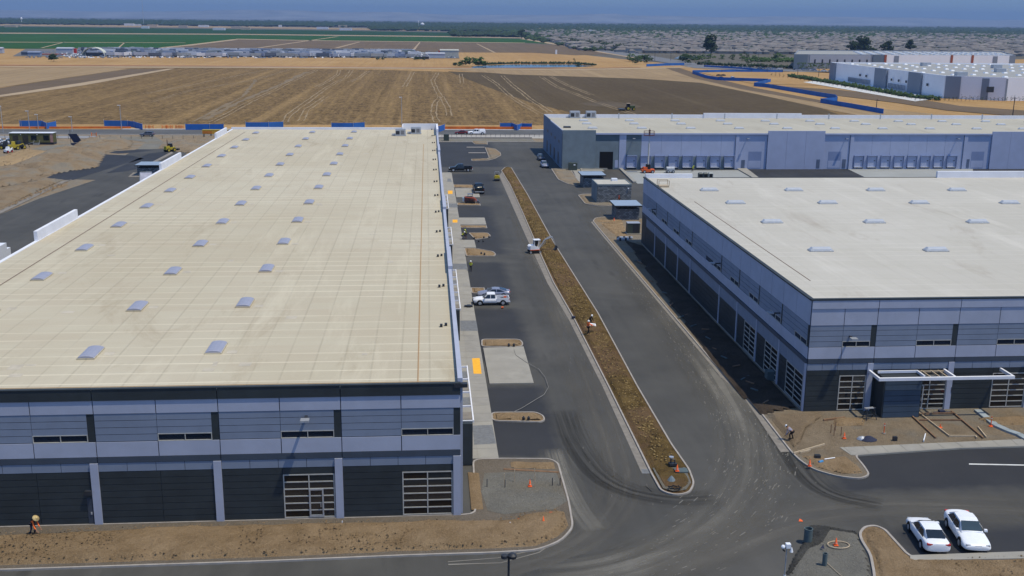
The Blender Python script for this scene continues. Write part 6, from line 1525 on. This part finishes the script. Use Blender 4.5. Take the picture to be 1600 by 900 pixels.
# trees along highway & park
for i in range(44):
    k = i/44; px0 = 840+k*135+rng.uniform(-3,3); py0 = 59.5+k*21+rng.uniform(-1.0,.6); g_ = G(px0,py0,-.2); tree(g_.x,g_.y,rng.uniform(7,11),rng.uniform(10,16),LEAF[i%2],'green tree in the row between the highway and the suburb','trees along the highway',nl=60,cl=4,trunk=False)
for i in range(26):
    px0 = rng.choice([rng.uniform(985,1020),rng.uniform(1060,1110),rng.uniform(1085,1230),rng.uniform(1170,1230)]); py0 = rng.uniform(93,101.5); g_ = G(px0,py0,-.2); tree(g_.x,g_.y,rng.uniform(4,8),rng.uniform(7,13),LEAF[1+i%2],'leafy tree in the green strip left of the far white warehouses','trees left of the white warehouses',nl=90,cl=4,trunk=False)
g_ = G(1070,97,-.2); tree(g_.x,g_.y,8,15,LEAF[1],'large round dark tree at the pond beside the highway','lone trees',nl=300)
g_ = G(1005,95,-.2); tree(g_.x,g_.y,6,14,LEAF[1],'low spreading tree where the highway bends','lone trees',nl=200)
g_ = G(815,60.5,-.2); tree(g_.x,g_.y,20,24,LEAF[0],'dark tree clump at the far corner of the green field','lone trees',nl=200)
# young trees before the white warehouses
for i in range(62):
    k = i/62; px0 = 1205+k*400; py0 = (118+ (px0-1205)*.165) if px0<1430 else 157.5+(px0-1430)*.005; g_ = G(px0,py0,-.1)
    tree(g_.x,g_.y,rng.uniform(2.0,3.8),2.4,LEAF[i%2],'young street tree in the row before the nearer white warehouse','young trees along the white warehouse',nl=34,cl=3)
for i in range(12):
    px0 = 1250+i*7; g_ = G(px0,108.5+i*.15,-.1); tree(g_.x,g_.y,6,7,LEAF[2],'bright green tree along the foot of the dark far warehouse','trees at the dark far warehouse',nl=50,cl=3,trunk=False)
# hedge bands
b = [];
def strip(name,pts,h,m,label):
    W_ = [G(x,y,-.2) for x,y in pts]; P = []
    for i in range(len(W_)-1):
        n_ = int((W_[i+1]-W_[i]).length/1.4)
        for k_ in range(n_): q_ = W_[i].lerp(W_[i+1],k_/n_); P += [(q_.x+rng.uniform(-2,2),q_.y+rng.uniform(-2,2),rng.uniform(.1,h)) for _ in range(3)]
    P = np.array(P); s = rng.uniform(.8,1.7,(len(P),1)); tag(blobs(P,np.concatenate([s,s,s*.8],1),name,m,None,'stuff',.4),label,'hedge')
strip('hedge',[(1235,120),(1320,134),(1420,152),(1465,157)],1.5,LEAF[1],'green hedge along the truck court of the white warehouse')
strip('hedge',[(1090,101),(1240,107)],2.0,LEAF[0],'dark hedge along the road left of the white warehouses')
strip('hedge',[(1160,93),(1240,95),(1240,97),(1160,96)],2.5,LEAF[2],'light green planting left of the dark far warehouse')
strip('shore_weeds',[(745,101.5),(800,99.5),(895,99.8),(930,102)],1.0,LEAF[0],'dark weeds along the far shore of the pond')

# distant warehouses
def bigbox(name,poly,h,wallm,roofm,label,panels):
    t = empty(name,(0,0,0),0,label,'warehouse','white warehouses in the distance')
    b = MB(); b.prism(ccw(poly),-.3,h); b.build('wall',wallm,t); b = MB(); b.prism(inset(ccw(poly),.8),h,h+.1); b.build('roof',roofm,t)
    q = inset(ccw(poly),.8); pc = ccw(poly); k = len(pc); b = MB()
    for i in range(k): b.add([(*pc[i],h),(*pc[(i+1)%k],h),(*pc[(i+1)%k],h+.9),(*pc[i],h+.9),(*q[i],h),(*q[(i+1)%k],h),(*q[(i+1)%k],h+.9),(*q[i],h+.9)],[(0,1,2,3),(5,4,7,6),(3,2,6,7)])
    b.build('parapet',wallm,t); return t
WW = mat('distant_white_wall',(.82,.83,.87),.8,.04,.05); WG = mat('distant_grey_wall',(.22,.25,.30),.8,.05,.05); WR = mat('distant_roof',(.30,.30,.285),.8,.05,.05)
A_ = [(291,765),(288,640),(285,578),(311,561),(330,561),(520,565),(520,765)]
t1 = bigbox('warehouse',A_,11.2,WW,WR,'nearer white warehouse with rows of roof skylights at upper right',None)
def wallpanel(t,p,q_,z0,z1,m,off=.25,name='wall_panel'):
    p,q_ = Vector(p),Vector(q_); d = (q_-p).normalized(); n_ = Vector((d.y,-d.x))
    b = MB(); b.prism(ccw([tuple(p+n_*off),tuple(q_+n_*off),tuple(q_),tuple(p)]),z0,z1); return b.build(name,m,t)
def lerp2(p,q_,k): return (p[0]+(q_[0]-p[0])*k,p[1]+(q_[1]-p[1])*k)
w0,w1 = (291,765),(285,578)
for k0,k1 in ((.0,.06),(.46,.56),(.745,.84)): wallpanel(t1,lerp2(w0,w1,k0),lerp2(w0,w1,k1),-.2,11.9,WG,.8)
for k in [.2+.012*i for i in range(18)]+[.58+.012*i for i in range(12)]: wallpanel(t1,lerp2(w0,w1,k),lerp2(w0,w1,k+.006),.6,3.6,WG,.3,'dock_door')
for k in (.31,.37,.5,.6,.66,.72,.88): wallpanel(t1,lerp2(w0,w1,k),lerp2(w0,w1,k+.01),5.2,6.6,STEEL_DARK,.35,'vent')
wallpanel(t1,(285.5,577.7),(292,573.3),-.2,11.9,WG,.5); wallpanel(t1,(301,567.6),(304,565.5),-.2,11.3,WG,.3); wallpanel(t1,(311,561),(312,561),-.2,11.4,WG,.2)
g_ = G(1547,140,5); wallpanel(t1,(g_.x*561/g_.y-2,561),(g_.x*561/g_.y+2,561),4.2,7.2,STEEL_DARK,.3,'window')
wallpanel(t1,(331,561),(360,561),-.2,12.5,WG,2.5)
sk = MB(); sk.box(-1.6,1.6,-1.6,1.6,0,.5)
for i in range(17):
    for j in range(8):
        x = 294+i*13+(j%2)*6.5; y = 575+j*25+(i%3)*2
        if y > 765-4 or x > 515 or (y < 585 and x < 318): continue
        dup_mesh('sky_far',MB().prism([(-1.2,-1.5),(1.2,-1.5),(1.2,1.5),(-1.2,1.5)],0,.7,None,[(-.8,-1.1),(.8,-1.1),(.8,1.1),(-.8,1.1)]),'skylight',WHITE,t1,(x,y,11.3))
for x,y in ((300,590),(350,640),(380,700),(345,730),(400,610)): pbox('rooftop_unit',t1,METAL,x-3,x+3,y-2,y+2,11.3,13.6)
t2 = bigbox('warehouse',[(324,942),(535,954),(600,1098),(378,1088)],11.5,WG,WR,'farther warehouse with grey left half and white right half behind the nearer one',None)
p0,p1 = (324,942),(535,954)
wallpanel(t2,lerp2(p0,p1,.0),lerp2(p0,p1,.06),-.2,12.4,mat('distant_slate',(.13,.17,.22),.8,.05,.05),.5)
wallpanel(t2,lerp2(p0,p1,.07),lerp2(p0,p1,.34),5.0,11.8,mat('distant_blue_grey',(.34,.37,.44),.8,.05,.05),.3)
for i in range(8): wallpanel(t2,lerp2(p0,p1,.09+i*.033),lerp2(p0,p1,.096+i*.033),4.5,8,STEEL_DARK,.5,'window')
wallpanel(t2,lerp2(p0,p1,.35),lerp2(p0,p1,.40),-.2,12.4,MATS['distant_slate'],.6); wallpanel(t2,lerp2(p0,p1,.40),lerp2(p0,p1,.97),2,12.2,WW,.5)
for k in (.40,.70,.795): wallpanel(t2,lerp2(p0,p1,k),lerp2(p0,p1,k+.01),2,12.3,mat('rust_accent',(.32,.09,.04),.8),.9)
for k in (.445,.895): wallpanel(t2,lerp2(p0,p1,k),lerp2(p0,p1,k+.02),.5,11.5,WG,.9)
for i in range(26): wallpanel(t2,lerp2(p0,p1,.44+i*.02),lerp2(p0,p1,.448+i*.02),2,4.5,WG,.6,'dock_door')
for i in range(4): wallpanel(t2,lerp2(p0,p1,.955+i*.01),lerp2(p0,p1,.96+i*.01),1,4.5,STEEL_DARK,.8,'window')
for i in range(60):
    x = 400+(i%15)*10+(i//15)*8; y = 975+(i//15)*25; pbox('skylight',t2,WHITE,x-2,x+2,y-3,y+3,11.6,12.4)

# trucks in the yard
TW = [mat('trailer_grey_white',(.40,.42,.48),.6,.08,.1),mat('trailer_blue_grey',(.22,.26,.36),.6,.08,.1),mat('trailer_grey',(.28,.30,.32),.6,.1,.1),mat('trailer_dark',(.10,.12,.16),.6,.1,.1),mat('trailer_white',(.62,.62,.66),.6,.05,.1),RED,mat('trailer_green',(.16,.19,.16),.6)]
protos = []
for i,m_ in enumerate(TW):
    b = MB(); b.box(-7,5,-1.3,1.3,1.1,4.0,m_); b.box(5.6,8.2,-1.2,1.2,.7,3.4,TW[(i*3+1)%5]); b.box(8.2,9,-1.1,1.1,.7,1.7,TW[(i*3+1)%5]); b.box(-7,8,-.6,.6,.7,1.1,PLASTIC_BLK)
    for x in (-5.8,-4.5,4.2,7.6): b.rod((x,-1.2,.5),(x,1.2,.5),.5,n=6,m=PLASTIC_BLK)
    protos.append(b)
tmesh = {}
cn = ['pale','blue grey','grey','dark','white','red','green grey']
def truck(x,y,rz,i,s=1):
    if i not in tmesh: o = protos[i].build('parked_truck'); tmesh[i] = o
    else: o = bpy.data.objects.new('parked_truck',tmesh[i].data); C.objects.link(o)
    o.location = (x,y,-.1); o.rotation_euler = (0,0,rz); o.scale = (s,s,s)
    tag(o,cn[i]+' semi trailer truck parked in the long yard beyond the fields','truck','%s trucks in the long yard'%cn[i])
cnt = 0
for row,(v) in enumerate((.93,.62,.35,.12)):
    px0 = (128 if row else 160)
    while px0 < 640:
        px0 += rng.uniform(6.5,11) if row else rng.uniform(9,19)
        yb = 88.0+(px0/715)*3.2; yt = 77.5+(px0/715)*4.3; py0 = yt+(yb-yt)*v+rng.uniform(-.4,.4)
        g_ = G(px0,py0,-.1); i = int(rng.choice(7,p=[.26,.19,.14,.16,.19,.02,.04]))
        truck(g_.x,g_.y,rng.choice([0,math.pi,.25,math.pi/2,1.2],p=[.35,.3,.15,.1,.1]) ,i,rng.uniform(.95,1.15)); cnt += 1
YD = np.array([list(G(rng.uniform(40,712),rng.uniform(80,90.5),-.1)) for _ in range(900)]); s = rng.uniform(.5,1.6,(900,1))
tag(blobs(YD,np.concatenate([s*1.6,s,s],1),'yard_clutter',MATS['trailer_dark'],None,'stuff',.5),'dark clutter of small vehicles and gear between the parked trucks','clutter')
YD = np.array([list(G(rng.uniform(90,712),rng.uniform(82,90.5),-.1)) for _ in range(500)]); s = rng.uniform(.5,1.3,(500,1))
tag(blobs(YD,np.concatenate([s*1.8,s,s],1),'yard_clutter',MATS['trailer_white'],None,'stuff',.5),'pale clutter of cars and crates between the parked trucks','clutter')
def quonset(px0,py0,L,R_,m,label,rz=0):
    g_ = G(px0,py0,-.1); t = empty('arched_shelter',g_,rz,label,'shelter'); rings = []
    for x in (-L/2,L/2): rings.append([(R_*math.cos(math.pi*i/12),x,R_*.75*math.sin(math.pi*i/12)) for i in range(13)])
    b = MB(); b.loft(rings,cap=False,closed=False); o = b.build('canopy',m,t); s = o.modifiers.new('s','SOLIDIFY'); s.thickness = .5
    b = MB(); b.prism(ccw([(-R_*.9,L/2-1),(R_*.9,L/2-1),(R_*.9,L/2),(-R_*.9,L/2)]),0,R_*.3); b.build('end_wall',GREYP,t)
    return t
quonset(148,87.5,10,11,mat('shelter_cream',(.55,.56,.48),.7),'cream arched shelter with open front in the truck yard')
quonset(659,92.3,8,8,mat('shelter_silver',(.42,.44,.46),.6),'silver arched shed at the right part of the truck yard')
def shed(px0,py0,L,W,h,m,label,rz=0):
    g_ = G(px0,py0,-.1); t = empty('shed',g_,rz,label,'shed','sheds around the truck yard'); MB().box(-L/2,L/2,-W/2,W/2,0,h).build('wall',m,t); b = MB(); b.prism([(-L/2-.4,-W/2-.4),(L/2+.4,-W/2-.4),(L/2+.4,W/2+.4),(-L/2-.4,W/2+.4)],h,h+1.2,None,[(-L/2,-.2),(L/2,-.2),(L/2,.2),(-L/2,.2)]); b.build('roof',m,t); return t
shed(103,83,17,9,5,TW[0],'pale long shed behind the left end of the truck yard'); shed(54.5,86.5,12,6,3,TW[1],'small blue grey shed at the left end of the truck yard'); shed(42,86,9,6,3,MATS['trailer_dark'],'dark small shed at the far left of the truck yard')
shed(1,83,6,6,5,TW[0],'pale shed cut by the left edge of the picture'); shed(702,89,20,10,7,mat('shed_pale',(.42,.42,.38),.7),'big pale shed at the right end of the truck yard'); shed(680,90.5,20,6,4.5,TW[0],'long low shed between the arched shed and the big pale one')
b = MB(); b.box(-4,4,-2,2,0,6.5); tag(b.build('red_trailer',RED,loc=G(691,88.5,-.1)),'red and white trailer against the big pale shed','trailer')
b = MB(); b.box(-3,3,-2,2,0,5); tag(b.build('red_trailer',RED,loc=G(115,83,-.1)),'red trailer end beside the pale long shed','trailer')
b = MB(); b.box(-12,12,-3,3,0,1.0); tag(b.build('lumber_stack',mat('red_stack',(.35,.10,.07),.8,.2,.3),loc=G(83,85.5,-.1)),'long low red stack in the left part of the yard','stack')
b = MB(); b.box(-1,1,-1,1,0,5); tag(b.build('white_tank',WHITE,loc=G(869,84.5,-.2)),'small white tank standing alone in the brown field','tank')

# suburb
HW = [mat('house_wall_%d'%i,c,.9,.1,.1) for i,c in enumerate(((.30,.26,.21),(.25,.22,.19),(.34,.32,.29)))]
HR = [mat('house_roof_%d'%i,c,.9,.15,.2) for i,c in enumerate(((.155,.145,.14),(.20,.185,.175),(.12,.118,.12),(.175,.155,.145)))]
def house_mb(w,d,h,r,mw,mr,b=None,ox=0,oy=0,a=0,z=-.2):
    b = b or MB(); ca,sa = math.cos(a),math.sin(a)
    T_ = lambda x,y,zz: (ox+x*ca-y*sa, oy+x*sa+y*ca, z+zz)
    W,D = w/2,d/2
    b.add([T_(-W,-D,0),T_(W,-D,0),T_(W,D,0),T_(-W,D,0),T_(-W,-D,h),T_(W,-D,h),T_(W,D,h),T_(-W,D,h)],[(0,1,5,4),(1,2,6,5),(2,3,7,6),(3,0,4,7)],mw)
    e = .6; b.add([T_(-W-e,-D-e,h),T_(W+e,-D-e,h),T_(W+e,D+e,h),T_(-W-e,D+e,h),T_(-W*.4,0,h+r),T_(W*.4,0,h+r)],[(0,1,5,4),(1,2,5),(2,3,4,5),(3,0,4)],mr)
    return b
# layout of streets: rows of houses from the near edge to the haze
spots = []
y = 1370.0
while y < 4300:
    xl = G(985,83.5).x if y < 1460 else 205+ (y-1400)*.05+max(0,(1460-y))
    x = xl+rng.uniform(0,10); xr = y*.62+120
    while x < xr:
        spots.append((x+rng.uniform(-2,2),y+rng.uniform(-3,3)+12*math.sin(x*.006))); x += rng.uniform(17,22) if y < 2600 else rng.uniform(24,32)
    y += 30 if y < 2200 else (44 if y < 3000 else 62)
ed = lambda x,y: (x < 150 or (y<1450 and 700<x))
spots = [s_ for s_ in spots]
print('houses',len(spots))
hm = {}
near = spots[:300]
for i,(x,y) in enumerate(near):
    k = int(rng.integers(0,12)); 
    if k not in hm:
        b = house_mb(15+k%3*2,12+k%2*3,3+(k%4==0)*2.6,2.8,HW[k%3],HR[k%4]); b = house_mb(7,9,2.8,2.2,HW[k%3],HR[k%4],b,4 if k%2 else -4,-8); 
        b.box(-3,-1,-6.05-(k%2)*1.5,-6.0-(k%2)*1.5,.8,2.0,GLASS); hm[k] = b.build('house'); o = hm[k]
    else: o = bpy.data.objects.new('house',hm[k].data); C.objects.link(o)
    o.location = (x,y,0); o.rotation_euler = (0,0,rng.choice([0,.1,-.1,math.pi/2,math.pi]))
    kk = ['brown grey','tan grey','dark grey','reddish brown'][k%4]
    tag(o,'%s roofed %s house at the near edge of the dense suburb'%(kk,'two storey' if k%4==0 else 'single storey'),'house','%s roofed houses at the near edge of the suburb'%kk)
b = MB()
for i,(x,y) in enumerate(spots[300:]):
    house_mb(rng.uniform(13,19),rng.uniform(11,16),rng.choice([3,3,5.6]),2.6,HW[i%3],HR[int(rng.integers(0,4))],b,x,y,rng.choice([0,.2,-.2,1.57]))
tag(b.build('distant_houses'),'thousands of grey brown roofs of the suburb fading toward the horizon','houses',None,'stuff')
# suburb greenery and far woodland
def wood(n,fx,name,m,label,smin,smax,hk=.6):
    P = []; 
    for _ in range(n): P.append(fx())
    P = np.array(P); s = rng.uniform(smin,smax,(n,1))*(1+P[:,1:2]/6000); S = np.concatenate([s*1.3,s*1.3,s*hk],1); P[:,2] = s[:,0]*hk*.8
    tag(blobs(P,S,name,m,None,'stuff',.35),label,'trees')
def f1():
    y = rng.uniform(1420,3400); return (rng.uniform(205,y*.62+150),y,0)
wood(3000,f1,'suburb_trees',LEAF[0],'small dark garden trees scattered through the suburb',2.0,4.5)
def f1b():
    y = 2000+2300*rng.random()**.7; return (rng.uniform(max(190,200-(y-2300)*.0),y*.66+150),y,0)
wood(2800,f1b,'suburb_trees',LEAF[1],'denser trees among the farther houses of the suburb',2.5,5.5)
def f2():
    y = rng.uniform(3600,8200); return (rng.uniform(-y*.05 if y<4600 else -y*.62,y*.72),y,0)
wood(9000,f2,'far_woodland',LEAF[0],'dark tree belt of the far plain below the horizon',5,10,.42)
def f3():
    y = rng.uniform(4900,6400); return (rng.uniform(-y*.62,y*.1),y,0)
wood(6000,f3,'far_woodland',LEAF[0],'dark tree line beyond the green fields',6,11,.42)
def f4():
    y = rng.uniform(2500,2900); return (rng.uniform(60,205),y,0)
wood(160,f4,'field_trees',LEAF[0],'short row of trees on the far edge of the green field',3,8)
# far pale sheds & towers
for i in range(45):
    px0 = rng.uniform(0,1600); y = rng.uniform(3300,4800); g_ = G(px0,G(px0,40).y*0+45,0); x = (G(px0,45).x/G(px0,45).y)*y
    if 100 < x < 1e9 and y < 3500: continue
    b = MB(); w = rng.uniform(10,45); b.box(-w/2,w/2,-10,10,0,rng.uniform(5,9)); b.prism([(-w/2,-10),(w/2,-10),(w/2,10),(-w/2,10)],9,11,None,[(-w/2,-1),(w/2,-1),(w/2,1),(-w/2,1)]) if False else None
    tag(b.build('farm_building',TW[4] if i%2 else mat('farm_tan',(.45,.36,.27),.8),loc=(x,y,-.2)),'pale low building on the far plain beyond the green fields','building','pale buildings on the far plain')
for px0,w,h in ((35,4,24),(660,9,17),(654,2,26),(225,1.2,120)):
    y = 4700; x = (G(px0,45).x/G(px0,45).y)*y; t = empty('water_tower' if h<100 else 'radio_mast',(x,y,0),0,{35:'white water tower standing above the tree line at far left',660:'pale round water tank above the tree line right of the middle',654:'slim white tower beside the round tank on the horizon',225:'thin tall radio mast rising above the left horizon'}[px0],'tower')
    b = MB(); b.rod((0,0,0),(0,0,h),w*.25 if h<100 else w,w*.25 if h<100 else .5,8); b.build('shaft',WHITE if h<100 else METAL,t)
    if h < 100: b = MB(); b.lathe([(0,h-6),(w,h-3),(w,h+1),(0,h+5)],12); b.build('tank',WHITE,t)
# utility poles at the right
for px0,py0,h in ((1184,102,11),(1048,95,10),(1023,95,10),(1246,121,10),(1279,120,9),(1582,183,9),(1369,171,5),(1147,88,9),(889,101,4)):
    g_ = G(px0,py0,-.2); t = empty('utility_pole',g_,0,'thin utility pole standing in the open land at the right','pole','utility poles beyond the field'); b = MB(); b.rod((0,0,0),(0,0,h),.22,.14,6); b.build('shaft',STEEL_DARK,t); MB().box(-1.2,1.2,-.1,.1,h-.8,h-.6).build('cross_arm',STEEL_DARK,t)
# cars & trucks near the compound and highway
for i,(px0,py0,l) in enumerate(((1144,124.5,'white pickup parked inside the near blue compound wall'),(1126,124.5,'dark pickup parked inside the near blue compound wall'))):
    g_ = G(px0,py0,-.1); pickup('pickup_truck',(g_.x,g_.y,-.1),.1,WHITE if i==0 else BLACKP,l,'vehicles in the blue compound',scale=1.3)
for px0 in (1123,1130): 
    g_ = G(px0,118.5,-.1); b = MB(); b.lathe([(2.2,0),(1.6,1.0),(0,1.4)],8); tag(b.build('earth_heap',DARKDIRT,loc=g_),'dark heap inside the blue compound','heap','heaps in the compound')
for i in range(60):
    k = rng.random(); px0 = 840+k*560 if k<.45 else rng.uniform(1120,1330); 
    py0 = 59.2+(px0-840)*.155 if px0 < 1000 else 104.5+(px0-1100)*.035
    if 1000 < px0 < 1110: continue
    g_ = G(px0,py0+rng.uniform(-.3,.3),-.1); m_ = TW[int(rng.integers(0,5))]
    b = MB(); b.box(-2.2,2.2,-.9,.9,.3,1.0,m_); b.prism([(-1.4,-.8),(1.2,-.8),(1.2,.8),(-1.4,.8)],1.0,1.6,GLASS,[(-1,-.7),(.7,-.7),(.7,.7),(-1,.7)]); b.rod((-1.4,-.9,.3),(-1.4,.9,.3),.33,n=6,m=PLASTIC_BLK); b.rod((1.4,-.9,.3),(1.4,.9,.3),.33,n=6,m=PLASTIC_BLK)
    tag(b.build('distant_car',loc=g_),'small car on the highway beside the suburb','car','cars on the highway')
# dust behind the tractor: real thin volume
g_ = G(955,168,-.2)
b = MB(); b.lathe([(0,0),(5,.3),(6,1.2),(4,2.4),(0,3.0)],14); o = b.build('dust_plume',None,None,True,(g_.x,g_.y+2,-.15)); o.scale = (2.6,.8,.9); o.rotation_euler = (0,.04,0)
dm = bpy.data.materials.new('field_dust'); dm.use_nodes = True; nt = dm.node_tree; nt.nodes.remove(nt.nodes['Principled BSDF']); pv = nt.nodes.new('ShaderNodeVolumePrincipled'); pv.inputs['Color'].default_value = (.7,.6,.5,1); pv.inputs['Density'].default_value = .02; nt.links.new(pv.outputs[0],nt.nodes['Material Output'].inputs['Volume']); o.data.materials.append(dm); tag(o,'thin dust plume trailing behind the tractor','dust',None,'stuff')

# far hills
xs = np.linspace(-14000,16000,160); V = []; F = []
hx = vnoise(xs+20000,xs*0,2600,5)*60+vnoise(xs+20000,xs*0,700,6)*22
for j,(yy,k) in enumerate(((17000,0),(18000,.5),(19000,1),(19800,.7),(21000,0))):
    for i,x in enumerate(xs): V.append((x*(yy/14000),yy,-5+(hx[i]*1.6+60)*k*(1.0 if x<2500 else .8)))
n_ = len(xs)
for j in range(4):
    for i in range(n_-1): F.append((j*n_+i,j*n_+i+1,(j+1)*n_+i+1,(j+1)*n_+i))
me = bpy.data.meshes.new('hills'); me.from_pydata(V,[],F); me.materials.append(mat('hill_scrub',(.22,.225,.22),.9,.25,.0015)); o = bpy.data.objects.new('hills',me); C.objects.link(o); o['kind'] = 'structure'

# ================= HAZE =================
HZ = 7e-5
b = MB(); b.box(-24000,24000,-400,22000,-20,260); o = b.build('haze')
hm_ = bpy.data.materials.new('air'); hm_.use_nodes = True; nt = hm_.node_tree; nt.nodes.remove(nt.nodes['Principled BSDF']); pv = nt.nodes.new('ShaderNodeVolumePrincipled')
pv.inputs['Color'].default_value = (.30,.475,.80,1); pv.inputs['Density'].default_value = HZ; pv.inputs['Anisotropy'].default_value = .1
nt.links.new(pv.outputs[0],nt.nodes['Material Output'].inputs['Volume']); o.data.materials.append(hm_); tag(o,'pale blue haze over the plain','haze',None,'stuff')
